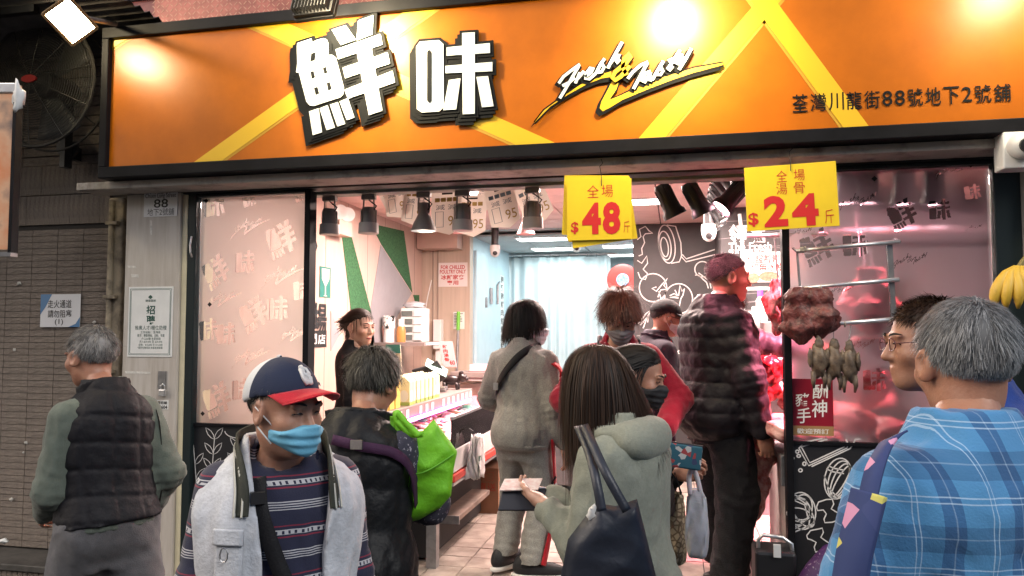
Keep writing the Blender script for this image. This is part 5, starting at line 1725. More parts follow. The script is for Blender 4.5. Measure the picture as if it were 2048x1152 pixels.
t = thing('calculator', 'grey calculator lying at the till on the ledge', 'calculator', (p.x, 5.6, 1.17))
MB().box((p.x, 5.75, 1.19), (.11, .1, .025), (.2, 0, .1)).build('case', M_STEEL, t, bevel=.004)
MB().box((p.x, 5.72, 1.206), (.09, .03, .006), (.2, 0, .1)).build('display', mat('lcd', (.3, .33, .28), .3), t)

# black pig ornament
p = at(903, 745, 5.95)
t = thing('pig_ornament', 'small shiny black pig ornament on the counter', 'ornament', (p.x, 5.95, 1.17))
M_PIG = mat('black resin', (.02, .012, .013), .3)
z = 1.25
MB().blob((p.x, 5.95, z), (.085, .042, .042), 18, 12).build('body', M_PIG, t, smooth=True)
MB().blob((p.x + .095, 5.94, z + .02), (.042, .034, .036), 14, 10).blob((p.x + .135, 5.94, z + .01), (.016, .018, .017), 10, 8).build('head', M_PIG, t, smooth=True)
for s_ in (-1, 1):
    MB().blob((p.x + .085, 5.94 + s_ * .024, z + .055), (.014, .008, .02), 8, 6).build('ear', M_PIG, t, smooth=True)
    for dx in (-.055, .05):
        MB().tube([(p.x + dx, 5.95 + s_ * .024, z - .02), (p.x + dx + .004, 5.95 + s_ * .024, 1.171)], [.016, .011]).build('leg', M_PIG, t, smooth=True)
MB().tube([(p.x - .08, 5.95, z + .01), (p.x - .105, 5.95, z + .03), (p.x - .1, 5.95, z + .045), (p.x - .088, 5.95, z + .035)], .004).build('tail', M_PIG, t)

# small shelf on the side wall with drawers, tins and cups
q = at(790, 684, 6.9)
sh = thing('wall_shelf', 'small dark wall shelf carrying cups and a drawer unit', 'shelf', (-2.6, 6.9, q.z - .02))
MB().bb(-2.748, -2.25, 6.55, 7.3, q.z - .03, q.z).build('board', M_CNT, sh)
MB().bb(-2.2495, -2.22, 6.6, 7.3, q.z - .022, q.z - .002).build('lip', M_PLASTIC_W, sh)
MB().bb(-2.748, -2.5, 6.6, 6.63, q.z - .2, q.z - .031).build('bracket', M_STEEL, sh)
bz = q.z
p = at(776, 660, 6.7)
t = thing('spotted_canister', 'white canister with black cow spots on the wall shelf', 'canister', (p.x, 6.72, bz))
MB().lathe([(.001, 0), (.05, 0), (.05, .13), (.001, .13)], (p.x, 6.72, bz + .001), n=20).build('base', M_PLASTIC_W, t, auto=40)
MB().lathe([(.001, 0), (.058, 0), (.06, .11), (.05, .12), (.001, .12)], (p.x, 6.72, bz + .132), n=20).build('upper', mat('cow spots', (.75, .75, .73), .4, scale=18, col2=(.01, .01, .01), thresh=(.46, .5)), t, auto=40)
p = at(800, 662, 6.75)
t = thing('sauce_jar', 'amber sauce jar with a white lid on the wall shelf', 'jar', (p.x, 6.78, bz))
MB().lathe([(.001, 0), (.042, 0), (.046, .1), (.035, .15), (.001, .15)], (p.x, 6.78, bz + .001), n=18).build('jar', mat('amber sauce', (.45, .2, .06), .25), t, auto=40)
MB().lathe([(.001, 0), (.03, 0), (.03, .07), (.001, .07)], (p.x, 6.78, bz + .152), n=18).build('lid', M_PLASTIC_W, t, auto=40)
p = at(824, 655, 7.05)
t = thing('drawer_unit', 'white plastic drawer unit topped with a clear bag', 'drawer unit', (p.x, 7.1, bz))
MB().bb(p.x - .1, p.x + .13, 7.0, 7.2, bz + .001, bz + .33).build('case', M_PLASTIC_W, t, bevel=.004)
for k in range(4):
    MB().bb(p.x + .035, p.x + .12, 6.985, 6.999, bz + .015 + k * .078, bz + .085 + k * .078).build('drawer', mat('drawer front', (.6, .62, .62), .35), t, bevel=.003)
    MB().bb(p.x - .09, p.x + .02, 6.99, 6.9995, bz + .02 + k * .078, bz + .07 + k * .078).build('open_bay', mat('dark bay', (.12, .14, .13), .6), t)  # flat dark plates paint the shade inside the open bays
MB().blob((p.x, 7.1, bz + .36), (.1, .08, .035), 14, 8, .25, seed=2).build('clear_bag', mat('crumpled film', (.5, .5, .52), .2), t, smooth=True)
tag(MB().blob(at(845, 668, 7.2), (.06, .05, .06), 14, 10, .05).build('red_pot', mat('red pot', (.5, .03, .04), .35), smooth=True), 'red round pot hanging beside the drawer unit', 'pot')
t = thing('broom', 'green and grey broom handle leaning on the beige wall', 'broom', tuple(atz(913, 800, FZ)))
p = at(915, 660, 7.84)
MB().tube([(p.x - .02, 7.8, FZ + .02), (p.x, 7.86, p.z)], .014).build('handle', M_STEEL, t)
MB().tube([(p.x, 7.86, p.z), (p.x + .002, 7.87, p.z + .2)], .02).build('grip', mat('lime grip', (.15, .5, .05), .5), t)
MB().bb(p.x - .14, p.x + .1, 7.76, 7.84, FZ + .001, FZ + .06).build('brush', M_RUBBER, t)
tag(MB().tube([atx(768, 652, -2.7), atx(774, 745, -2.7)], .022).build('brown_pipe', mat('brown pipe', (.22, .11, .09), .6), smooth=True), 'brown vertical pipe on the side wall beside the shelf', 'pipe')

# rounded pink display case at the far end
YP = 6.2
t = thing('curved_display', 'rounded glass display case glowing pink beyond the packets', 'display case', (-1.55, YP, FZ))
x0, x1 = at(884, 780, YP).x, at(990, 780, YP).x + .25
zc, zt_ = at(930, 835, YP).z, at(930, 762, YP).z
MB().bb(x0 - .05, x1, YP, YP + .7, FZ, zc).build('body', M_CNTW, t)
MB().bb(x0 - .05, x1, YP + .45, YP + .7, zc + .001, zt_).build('back', mat('pink inner panel', (.62, .22, .24), .35), t)
prof = [(YP + .02, zc), (YP + .05, zc + .1), (YP + .14, zc + .2), (YP + .3, zt_ - .02), (YP + .45, zt_)]
MB().sheet([[(x, y, z) for (y, z) in prof] for x in (x0 - .03, x1)]).build('curved_glass', M_GLASS, t, smooth=True)
MB().bb(x0 - .055, x1, YP + .42, YP + .72, zt_ + .001, zt_ + .05).build('top', M_CNT, t, bevel=.004)
MB().tube([(x0 - .04, y, z) for (y, z) in prof], .012).build('end_rim', M_CNT, t, smooth=True)
light('case_glow', 'AREA', ((x0 + x1) / 2, YP + .35, zt_ - .04), ((x0 + x1) / 2, YP + .3, zc), 6, (1, .35, .42), .8, .1, parent=t)
for k in range(10):
    tag(MB().blob((x0 + .08 + (k % 5) * .12, YP + .15 + (k // 5) * .14, zc + .035), (.055, .05, .03), 12, 8, .15, seed=k + 60).build('chicken_piece', mat('pale chicken', (.62, .38, .28), .35, var=.15, scale=12), smooth=True), 'pale piece of chicken in the rounded pink display', 'meat', 'chicken pieces in the rounded display')
tag(MB().box((x0 + .25, YP + .56, zt_ + .085), (.3, .14, .065), (0, 0, .08)).build('pink_tray', mat('pink foam tray', (.7, .36, .38), .5), bevel=.006), 'pink foam tray stack on the rounded display', 'tray')

# plastic carrier bags hanging on the counter corner
p = at(917, 900, 4.65)
t = thing('carrier_bags', 'bundle of white plastic carrier bags hung on the counter corner', 'plastic bags', (p.x + .03, 4.6, p.z - .12))
M_BAGW = mat('thin white plastic', (.68, .67, .66), .35, var=.08, scale=12, bump=.5, bscale=25)
for k in range(4):
    rows = []
    bx = CX1 + .03 + .012 * k
    for i in range(12):
        v = i / 11
        wd = .03 + .065 * (v ** .7)
        rows.append([(bx + .02 * math.sin(j * 1.3 + k + i * .5) * (.3 + v), 4.46 + (j / 8 - .5) * wd * 2 + .02 * k, p.z + .12 - .25 * v + .012 * math.sin(j * 2 + k)) for j in range(9)])
    MB().sheet(rows).build('bag', M_BAGW, t, smooth=True, solid=.002)
MB().tube([(CX1 + .01, 4.46, p.z + .16), (CX1 + .035, 4.46, p.z + .15), (CX1 + .045, 4.47, p.z + .11)], .004).build('hook', M_WIRE, t)
MB().bb(CX1 + .075, CX1 + .078, 4.44, 4.5, p.z - .03, p.z).build('label_print', M_DKG, t)

# cardboard box under the counter
p = at(925, 1016, 5.55)
t = thing('cardboard_box', 'brown printed cardboard box on the tiles under the counter end', 'box', (p.x + .15, 5.7, FZ))
x0 = p.x - .08
M_CARD_B = mat('dim cardboard', (.22, .11, .06), .8, var=.12, scale=6)
MB().bb(x0, x0 + .36, 5.55, 5.9, FZ + .001, FZ + .34).build('carton', M_CARD_B, t, bevel=.003)
f5 = front(5.55)
text(MB(), f5, '新鮮直送', x0 + .06, x0 + .34, FZ + .17, FZ + .23, .001, bold=.01).build('lettering', mat('red box print', (.3, .04, .02), .7), t)
for k in range(3):
    MB().ribbon(f5, [(x0 + .06 + k * .1, FZ + .25), (x0 + .12 + k * .1, FZ + .25), (x0 + .12 + k * .1, FZ + .31), (x0 + .06 + k * .1, FZ + .31)], .003, .0005, .001, closed=True).build('print_mark', MATS['red box print'], t)

# hand trolley
t = thing('platform_trolley', 'low platform trolley with black rubber wheels by the counter', 'trolley', (-1.55, 4.75, FZ))
MB().bb(-1.78, -1.32, 4.5, 5.3, FZ + .2, FZ + .235).build('platform', mat('worn board', (.14, .10, .08), .7, var=.3), t, bevel=.004)
MB().bb(-1.79, -1.31, 4.49, 4.499, FZ + .19, FZ + .24).build('edge', M_STEEL, t)
for (px, py, Y) in ((838, 1055, 4.6), (872, 1037, 4.85)):
    q = at(px, py, Y)
    MB().lathe([(.001, -.025), (.05, -.025), (.085, -.022), (.1, -.012), (.1, .012), (.085, .022), (.05, .025), (.001, .025)], (q.x, Y, FZ + .1), (.9, .35, 0), 24).build('wheel', M_RUBBER, t, auto=40)
    MB().tube([(q.x - .035, Y - .01, FZ + .1), (q.x - .035, Y, FZ + .2)], .012).build('fork', M_STEEL, t)

# steel freezer and scale beyond the tracksuit shopper
t = thing('steel_counter', 'grey steel work counter in the middle of the shop', 'counter', (-.5, 6.5, FZ))
x0, x1 = at(1095, 700, 6.3).x, at(1275, 700, 6.3).x
MB().bb(x0, x1, 6.3, 6.95, FZ + .08, 1.16).build('body', mat('dull steel', (.16, .16, .17), .45, .6, var=.2), t, bevel=.01)
MB().bb(x0 - .02, x1 + .02, 6.28, 6.97, 1.161, 1.20).build('top', M_STEEL, t, bevel=.006)
for x in (x0 + .06, x1 - .06):
    MB().bb(x - .03, x + .03, 6.35, 6.9, FZ, FZ + .079).build('foot', M_STEEL, t)
p = at(1166, 690, 6.4)
t = thing('weighing_scale', 'grey weighing scale holding a clear plastic bag', 'scale', (p.x, 6.45, 1.2))
MB().bb(p.x - .13, p.x + .13, 6.36, 6.56, 1.201, 1.33).build('case', M_STEEL, t, bevel=.008)
MB().bb(p.x - .02, p.x + .1, 6.35, 6.359, 1.23, 1.29).build('display', mat('dark display', (.02, .05, .06), .2), t)
MB().bb(p.x - .15, p.x + .15, 6.34, 6.6, 1.331, 1.345).build('pan', M_CHROME, t)
MB().blob((p.x, 6.46, 1.39), (.12, .09, .055), 16, 10, .25, seed=9).build('plastic_bag', mat('clear bag film', (.55, .6, .6), .2), t, smooth=True)

# shelf of small goods behind the puffer jacket
t = thing('rod_shelf', 'white rod shelf on the black brand wall', 'shelf', tuple(at(1530, 660, 6.6)))
for (a, b) in (((1480, 578), (1566, 577)), ((1480, 626), (1566, 625))):
    MB().tube([at(*a, 6.6), at(*b, 6.6)], .014).build('rod', M_PLASTIC_W, t)
for px in (1487, 1560):
    MB().tube([at(px, 560, 6.62), at(px, 700, 6.62)], .012).build('upright', M_PLASTIC_W, t)
q = at(1520, 690, 6.3)
MB().bb(q.x - .25, q.x + .25, 6.2, 6.6, q.z - .04, q.z).build('board', M_PLASTIC_W, t)
MB().bb(q.x - .24, q.x - .2, 6.4, 6.58, FZ, q.z - .041).bb(q.x + .2, q.x + .24, 6.4, 6.58, FZ, q.z - .041).build('leg', M_STEEL, t)
sz = q.z
p = at(1522, 640, 6.3)
tag(MB().bb(p.x - .055, p.x + .055, 6.35, 6.45, sz + .001, at(1522, 613, 6.4).z).build('white_box', M_PLASTIC_W, bevel=.004), 'tall white box below the purple capped bottle', 'box')
t = thing('spray_bottle', 'clear bottle with a purple cap on the tall white box', 'bottle', (p.x + .01, 6.4, at(1522, 613, 6.4).z))
z = t.location.z
MB().lathe([(.001, 0), (.035, 0), (.035, .05), (.018, .08), (.001, .08)], (p.x + .01, 6.4, z + .001), n=16).build('body', M_PLASTIC_W, t, auto=40)
MB().lathe([(.001, 0), (.022, 0), (.022, .05), (.001, .05)], (p.x + .01, 6.4, z + .082), n=16).build('cap', mat('purple cap', (.18, .06, .4), .4), t, auto=40)
p = at(1500, 650, 6.3)
t = thing('noodle_cup', 'green and white paper cup with white lid on the shelf', 'cup', (p.x, 6.3, sz))
MB().lathe([(.001, 0), (.05, 0), (.058, .12), (.001, .12)], (p.x, 6.3, sz + .001), n=18).build('cup', mat('cup print', (.25, .42, .12), .5, scale=18, col2=(.7, .7, .65)), t, auto=40)
MB().lathe([(.001, 0), (.062, 0), (.06, .02), (.04, .035), (.001, .035)], (p.x, 6.3, sz + .122), n=18).build('lid', M_PLASTIC_W, t, auto=40)
t = thing('wire_rack', 'white wire crate on the shelf beside the meat counter', 'crate', (at(1545, 680, 6.0).x, 6.0, 1.2))
q = at(1545, 670, 6.0)
MB().bb(q.x - .13, q.x + .13, 5.95, 6.15, q.z - .14, q.z + .1).build('box', mat('pinkish crate', (.6, .5, .5), .5), t, bevel=.006)
MB().bb(q.x - .12, q.x + .12, 5.96, 6.14, FZ, q.z - .141).build('stand', M_STEEL, t)
for s_ in (-1, 1):
    MB().tube([(q.x + s_ * .09, 5.945, q.z - .1), (q.x + s_ * .09, 5.94, q.z + .12), (q.x + s_ * .05, 5.94, q.z + .14)], .005).build('wire', M_STEEL, t)

# floor mat, radio-like trolley box and purple bag by the black panel
tag(MB().bb(at(1500, 1010, 4.6).x, RX0 - .01, 3.9, 4.75, FZ + .001, FZ + .014).build('floor_mat', mat('wet dark mat', (.03, .022, .022), .35, var=.5, scale=9), bevel=.003), 'wet dark mat on the tiles beside the meat counter', 'mat')
p = at(1555, 1120, 3.60)
t = thing('tool_trolley', 'black plastic trolley case with a bent steel handle', 'trolley', (p.x, 3.6, 0))
x0, x1 = at(1508, 1100, 3.55).x, at(1590, 1100, 3.55).x
ztop = at(1550, 1098, 3.55).z
MB().bb(x0, x1, 3.5, 3.68, .06, ztop).build('case', M_PLASTIC_B, t, bevel=.015)
for k in range(6):
    MB().bb(x0 + .02, x1 - .02, 3.488, 3.4995, .12 + k * .06, .15 + k * .06).build('rib', M_PLASTIC_B, t, bevel=.003)
zh = at(1550, 1078, 3.55).z
MB().tube([(x0 + .02, 3.56, ztop - .02), (x0 + .02, 3.56, zh - .01), (x0 + .04, 3.56, zh + .012), (x1 - .05, 3.56, zh + .005), (x1 - .012, 3.56, zh - .02), (x1 - .008, 3.56, ztop - .06)], .009, 10).build('handle', M_CHROME, t, smooth=True)
MB().bb((x0 + x1) / 2 - .01, (x0 + x1) / 2 + .02, 3.49, 3.5, ztop - .02, ztop + .035).build('latch', M_PLASTIC_W, t)
for x in (x0 + .03, x1 - .03):
    MB().lathe([(.001, -.02), (.05, -.02), (.05, .02), (.001, .02)], (x, 3.6, .051), (1, 0, 0), 18).build('wheel', M_RUBBER, t, auto=40)
p = at(1648, 1125, 3.45)
t = thing('patterned_bag', 'dark purple trolley bag with small pale pattern', 'bag', (p.x, 3.45, 0))
zt_ = at(1650, 1098, 3.45).z
MB().blob((p.x + .02, 3.45, zt_ / 2 + .02), (.15, .1, zt_ / 2 - .02), 20, 14, .05, seed=8).build('sack', mat('purple pattern cloth', (.06, .015, .10), .5, scale=70, col2=(.35, .3, .38), thresh=(.36, .40)), t, smooth=True)
MB().lathe([(.001, -.02), (.04, -.02), (.04, .02), (.001, .02)], (p.x, 3.52, .041), (1, 0, 0), 16).build('wheel', M_RUBBER, t, auto=40)
# ------------------------------------------------------------------ people: smooth surfaces grown from distance fields
V3 = lambda *a: np.array(a, np.float32)


def smin(a, b, k):
    h = np.clip(.5 + .5 * (b - a) / k, 0, 1)
    return b + (a - b) * h - k * h * (1 - h)


def smax(a, b, k): return -smin(-a, -b, k)


def cap(P, a, b, ra, rb):
    a, b = np.asarray(a, np.float32), np.asarray(b, np.float32)
    d = b - a
    t = np.clip(((P - a) @ d) / max(1e-9, float(d @ d)), 0, 1)
    return np.linalg.norm(P - a - t[:, None] * d, axis=1) - (ra + (rb - ra) * t)


def capt(P, a, b):
    a, b = np.asarray(a, np.float32), np.asarray(b, np.float32)
    d = b - a
    return ((P - a) @ d) / max(1e-9, float(d @ d))


def ell(P, c, r, M=None):
    q = P - np.asarray(c, np.float32)
    if M is not None: q = q @ M
    r = np.asarray(r, np.float32)
    k0 = np.linalg.norm(q / r, axis=1)
    k1 = np.linalg.norm(q / (r * r), axis=1)
    return k0 * (k0 - 1) / np.maximum(k1, 1e-6)


def wav(P, seed, f, sx=1, sy=1, sz=1):
    rg = np.random.default_rng(seed)
    o = np.zeros(len(P), np.float32)
    Q = P * V3(sx, sy, sz)
    w = .6 * np.sin(Q @ rg.normal(0, f * .5, 3) + rg.uniform(0, 6))
    for i in range(5):
        k = rg.normal(0, f * (1 + .35 * i), 3)
        o += np.sin(Q @ k + rg.uniform(0, 6) + w) / (1 + .4 * i)
    return (o / 2.6).astype(np.float32)


def nets(fn, lo, hi, h, slack=.035):
    lo, hi = np.asarray(lo, np.float32), np.asarray(hi, np.float32)
    B = 4
    nc = np.ceil((hi - lo) / (B * h)).astype(int) + 1
    ax = [lo[i] + (np.arange(nc[i]) * B + (B - 1) / 2) * h for i in range(3)]
    C = np.stack(np.meshgrid(*ax, indexing='ij'), -1).reshape(-1, 3).astype(np.float32)
    Fc = fn(C).reshape(nc)
    act = np.abs(Fc) < (B * h * .9 + slack)
    F = np.repeat(np.repeat(np.repeat(Fc, B, 0), B, 1), B, 2).astype(np.float32)
    m = np.repeat(np.repeat(np.repeat(act, B, 0), B, 1), B, 2)
    I = np.argwhere(m)
    F[m] = fn((lo + I * h).astype(np.float32))
    F[0], F[-1], F[:, 0], F[:, -1], F[:, :, 0], F[:, :, -1] = (np.abs(F[0]) + 1e-3, np.abs(F[-1]) + 1e-3, np.abs(F[:, 0]) + 1e-3, np.abs(F[:, -1]) + 1e-3, np.abs(F[:, :, 0]) + 1e-3, np.abs(F[:, :, -1]) + 1e-3)
    S = F < 0
    n = np.array(F.shape) - 1
    cnt = np.zeros(n, np.int8)
    cs = [(i, j, k) for i in (0, 1) for j in (0, 1) for k in (0, 1)]
    for i, j, k in cs:
        cnt += S[i:i + n[0], j:j + n[1], k:k + n[2]]
    cells = np.argwhere((cnt > 0) & (cnt < 8))
    if len(cells) == 0: return np.zeros((0, 3)), np.zeros((0, 4), int)
    idx = -np.ones(n, np.int64)
    idx[tuple(cells.T)] = np.arange(len(cells))
    acc = np.zeros((len(cells), 3)); num = np.zeros(len(cells))
    for a in cs:
        for d in range(3):
            if a[d] == 1: continue
            b = list(a); b[d] = 1
            f0 = F[cells[:, 0] + a[0], cells[:, 1] + a[1], cells[:, 2] + a[2]]
            f1 = F[cells[:, 0] + b[0], cells[:, 1] + b[1], cells[:, 2] + b[2]]
            cr = (f0 < 0) != (f1 < 0)
            t = np.where(cr, f0 / np.where(cr, f0 - f1, 1), 0)
            p = np.tile(np.array(a, float), (len(cells), 1)); p[:, d] += t
            acc[cr] += p[cr]; num[cr] += 1
    V = lo + (cells + acc / num[:, None]) * h
    quads = []
    for d in range(3):
        e1, e2 = [(1, 2), (2, 0), (0, 1)][d]
        sl0 = [slice(None)] * 3; sl1 = [slice(None)] * 3
        sl0[d] = slice(0, -1); sl1[d] = slice(1, None)
        A, Bs = S[tuple(sl0)], S[tuple(sl1)]
        E = np.argwhere(A != Bs)
        E = E[(E[:, e1] > 0) & (E[:, e2] > 0) & (E[:, e1] < n[e1]) & (E[:, e2] < n[e2])]
        if len(E) == 0: continue
        inside = A[tuple(E.T)]
        u = np.zeros(3, int); u[e1] = 1
        v = np.zeros(3, int); v[e2] = 1
        q = np.stack([idx[tuple((E - u - v).T)], idx[tuple((E - v).T)], idx[tuple(E.T)], idx[tuple((E - u).T)]], 1)
        q[~inside] = q[~inside][:, ::-1]
        quads.append(q)
    return V, np.concatenate(quads)


def np_mesh(name, V, Q, smooth=True):
    me = bpy.data.meshes.new(name)
    V = np.asarray(V, np.float32); Q = np.asarray(Q, np.int32)
    k = Q.shape[1]
    me.vertices.add(len(V)); me.vertices.foreach_set('co', V.ravel())
    me.loops.add(Q.size); me.loops.foreach_set('vertex_index', Q.ravel())
    me.polygons.add(len(Q)); me.polygons.foreach_set('loop_start', np.arange(0, Q.size, k, dtype=np.int32))
    me.update(calc_edges=True); me.validate()
    if smooth: me.shade_smooth()
    return me


def part(name, V, Q, m, parent, smooth=True):
    o = bpy.data.objects.new(name, np_mesh(name, V, Q, smooth))
    COL.objects.link(o)
    o.data.materials.append(m)
    o.parent = parent
    return o


def mbpart(mb, name, m, parent, smooth=False, solid=0):
    """a part given in the person's own coordinates"""
    o = bpy.data.objects.new(name, mb.mesh(name, smooth))
    COL.objects.link(o)
    o.data.materials.append(m)
    o.parent = parent
    if solid:
        s_ = o.modifiers.new('solid', 'SOLIDIFY'); s_.thickness = solid; s_.offset = 0
    return o


def rotm(yaw=0, pitch=0, roll=0):
    """columns right, forward, up; pitch > 0 looks down, yaw > 0 turns left"""
    m = Matrix.Rotation(yaw, 3, 'Z') @ Matrix.Rotation(-pitch, 3, 'X') @ Matrix.Rotation(roll, 3, 'Y')
    return np.array(m, np.float32)


ZT = np.array([-.15, -.09, 0, .08, .18, .30, .40, .47, .515, .55, .60])
WT = np.array([.09, .148, .168, .160, .151, .160, .166, .146, .108, .068, .050])
DT = np.array([.06, .100, .118, .113, .107, .116, .120, .108, .088, .068, .050])
YO = np.array([0, -.01, -.012, .0, .006, .004, -.004, -.012, -.014, -.012, -.008])
_zz = np.linspace(-.15, .60, 76)


def _sm(t):
    y = np.interp(_zz, ZT, t)
    for _ in range(6): y[1:-1] = (y[:-2] + 2 * y[1:-1] + y[2:]) / 4
    return y


WS, DS, YS_ = _sm(WT), _sm(DT), _sm(YO)


class Sk: pass


def ik(sh, wr, l1, l2, hint):
    sh, wr, hint = np.array(sh, float), np.array(wr, float), np.array(hint, float)
    d = wr - sh; L = np.linalg.norm(d)
    L2 = min(L, (l1 + l2) * .995)
    wr = sh + d / L * L2
    a = (l1 * l1 - l2 * l2 + L2 * L2) / (2 * L2)
    h = math.sqrt(max(0, l1 * l1 - a * a))
    n = d / L
    p = hint - n * hint.dot(n); p = p / (np.linalg.norm(p) + 1e-9)
    return sh + n * a + p * h, wr


def skeleton(H, lean=0, side=0, wide=1, deep=1, belly=0, twist=0, neck=(0, .02), hyaw=0, hpitch=0, hroll=0, arms=None, legs=None, hs=1.0, hipy=0, hipz=None):
    k = Sk(); k.H = H; s = k.s = H / 1.70; k.wide, k.deep, k.belly = wide, deep, belly
    k.P = V3(0, hipy, hipz if hipz else .53 * H)
    U = np.array([side, math.sin(lean), math.cos(lean)]); U /= np.linalg.norm(U)
    Rr = np.array([math.cos(twist), math.sin(twist), 0.]); Rr -= U * (Rr @ U); Rr /= np.linalg.norm(Rr)
    Fw = np.cross(U, Rr)
    k.T = np.stack([Rr, Fw, U], 1).astype(np.float32)
    k.U = U
    k.N = k.P + U * .300 * H
    nv = np.array([neck[0], neck[1] + math.sin(lean) * .7, .105 * H * math.cos(lean * .6)])
    k.hs = hs
    k.hc = (k.N + nv).astype(np.float32)
    k.hR = rotm(hyaw, hpitch, hroll)
    k.sh, k.el, k.wr, k.hip, k.kn, k.an = {}, {}, {}, {}, {}, {}
    arms = arms or {}; legs = legs or {}
    for nm, sg in (('L', -1), ('R', 1)):
        sh = k.P + U * .262 * H + Rr * sg * .094 * H * (0.5 + .5 * wide) - Fw * .012
        tgt, hint = arms.get(nm, (None, None))
        if tgt is None: tgt = sh + np.array([sg * .05, .05, -.315 * H])
        if hint is None: hint = (sg * .4, -1, 0)
        el, wr = ik(sh, tgt, .172 * H, .150 * H, hint)
        k.sh[nm], k.el[nm], k.wr[nm] = sh.astype(np.float32), el.astype(np.float32), wr.astype(np.float32)
        hp = k.P + np.array([sg * .085 * s * (.5 + .5 * wide), 0, -.01])
        an = legs.get(nm, (sg * .1, 0, .07))
        kn, an = ik(hp, an, .25 * H, .232 * H, (sg * .12, 1, 0))
        k.hip[nm], k.kn[nm], k.an[nm] = hp.astype(np.float32), kn.astype(np.float32), an.astype(np.float32)
    return k


def torso(P, k, t=0., flare=0., pad=None):
    q = (P - k.P) @ k.T
    s = k.s
    z = q[:, 2] / s
    w = np.interp(z, _zz, WS) * k.wide * s + t + flare * np.clip((.15 - z) / .3, 0, 1)
    d = np.interp(z, _zz, DS) * k.deep * s + t + flare * np.clip((.15 - z) / .3, 0, 1)
    y = q[:, 1] - np.interp(z, _zz, YS_) * s
    bl = k.belly * np.exp(-((z - .12) / .14) ** 2)
    d = np.where(y > 0, d + bl, d)
    e = (np.abs(q[:, 0] / w) ** 2.25 + np.abs(y / d) ** 2.25) ** (1 / 2.25)
    r = (e - 1) * np.minimum(w, d)
    if pad is not None: r = r - pad(q)
    return np.maximum(np.maximum(r, (-.15 - z) * s - t), (z - .60) * s)


def arm(P, k, n, t=0., cuff=None, pad=None, upto=1.0, fat=1.0):
    s = k.s
    c = .033 * s + t if cuff is None else cuff
    a = cap(P, k.sh[n], k.el[n], (.054 * s) * fat + t, .043 * s * fat + t)
    wr = k.el[n] + (k.wr[n] - k.el[n]) * upto
    b = cap(P, k.el[n], wr, .043 * s * fat + t, c)
    if pad is not None:
        l1 = np.linalg.norm(k.el[n] - k.sh[n]); l2 = np.linalg.norm(k.wr[n] - k.el[n])
        a = a - pad(capt(P, k.sh[n], k.el[n]) * l1); b = b - pad(capt(P, k.el[n], k.wr[n]) * l2)
    r = smin(a, b, .03)
    # bunching at the elbow
    de = np.linalg.norm(P - k.el[n], axis=1)
    return r - .005 * np.exp(-(de / .09) ** 2) * np.sin((P @ (k.sh[n] - k.wr[n]) / np.linalg.norm(k.sh[n] - k.wr[n])) * 160) * (t > .006)


def leg(P, k, n, t=0., rk=.058, ra=.045, fat=1.0):
    s = k.s
    a = cap(P, k.hip[n], k.kn[n], .088 * s * fat + t, rk * s + t)
    b = cap(P, k.kn[n], k.an[n], rk * s + t, ra * s + t)
    r = smin(a, b, .04)
    dk = np.linalg.norm(P - k.kn[n], axis=1); da = np.linalg.norm(P - k.an[n], axis=1)
    ax = (k.hip[n] - k.an[n]) / np.linalg.norm(k.hip[n] - k.an[n])
    return r - (t > .004) * (.005 * np.exp(-(dk / .12) ** 2) * np.sin(P @ ax * 110 + P[:, 0] * 30) + .006 * np.exp(-(da / .1) ** 2) * np.sin(P @ ax * 130 + P[:, 1] * 40))


def head(P, k, female=0.):
    q = ((P - k.hc) @ k.hR) / k.hs
    jw = .058 - .006 * female
    d = ell(q, (0, -.014, .032), (.077, .097, .088))
    d = smin(d, ell(q, (0, .022, -.035), (jw, .068, .078)), .035)
    d = smin(d, ell(q, (0, .058, -.088), (.028, .028, .026)), .03)
    d = smin(d, ell(q, (0, .0, -.06), (.055, .06, .045)), .03)
    for sg in (-1, 1):
        d = smin(d, ell(q, (sg * .04, .062, -.022), (.022, .022, .02)), .03)
        d = smax(d, -ell(q, (sg * .031, .098, .010), (.02, .016, .012)), .014)
        d = smin(d, ell(q, (sg * .031, .080, .009), (.013, .012, .0095)), .006)
        d = smin(d, ell(q, (sg * .03, .086, .027), (.022, .010, .006)), .014)
        e = ell(q, (sg * .080, -.004, -.004), (.011, .023, .034), rotm(sg * -.35, 0, 0))
        e = smax(e, -ell(q, (sg * .089, .0, .0), (.008, .013, .021), rotm(sg * -.35, 0, 0)), .006)
        d = smin(d, e, .008)
    d = smin(d, cap(q, (0, .085, .012), (0, .104, -.026), .008, .0125), .012)
    for sg in (-1, 1): d = smin(d, ell(q, (sg * .0125, .092, -.03), (.009, .011, .008)), .007)
    d = smin(d, ell(q, (0, .083, -.057), (.022, .012, .0055)), .006)
    d = smin(d, ell(q, (0, .081, -.068), (.019, .012, .0065)), .006)
    return d * k.hs


def neckd(P, k, r=.052):
    b = k.hc + k.hR @ V3(0, -.02, -.05) * k.hs
    return cap(P, k.N - k.U * .05, b, (r + .006) * k.s, r * k.s * 1.0)


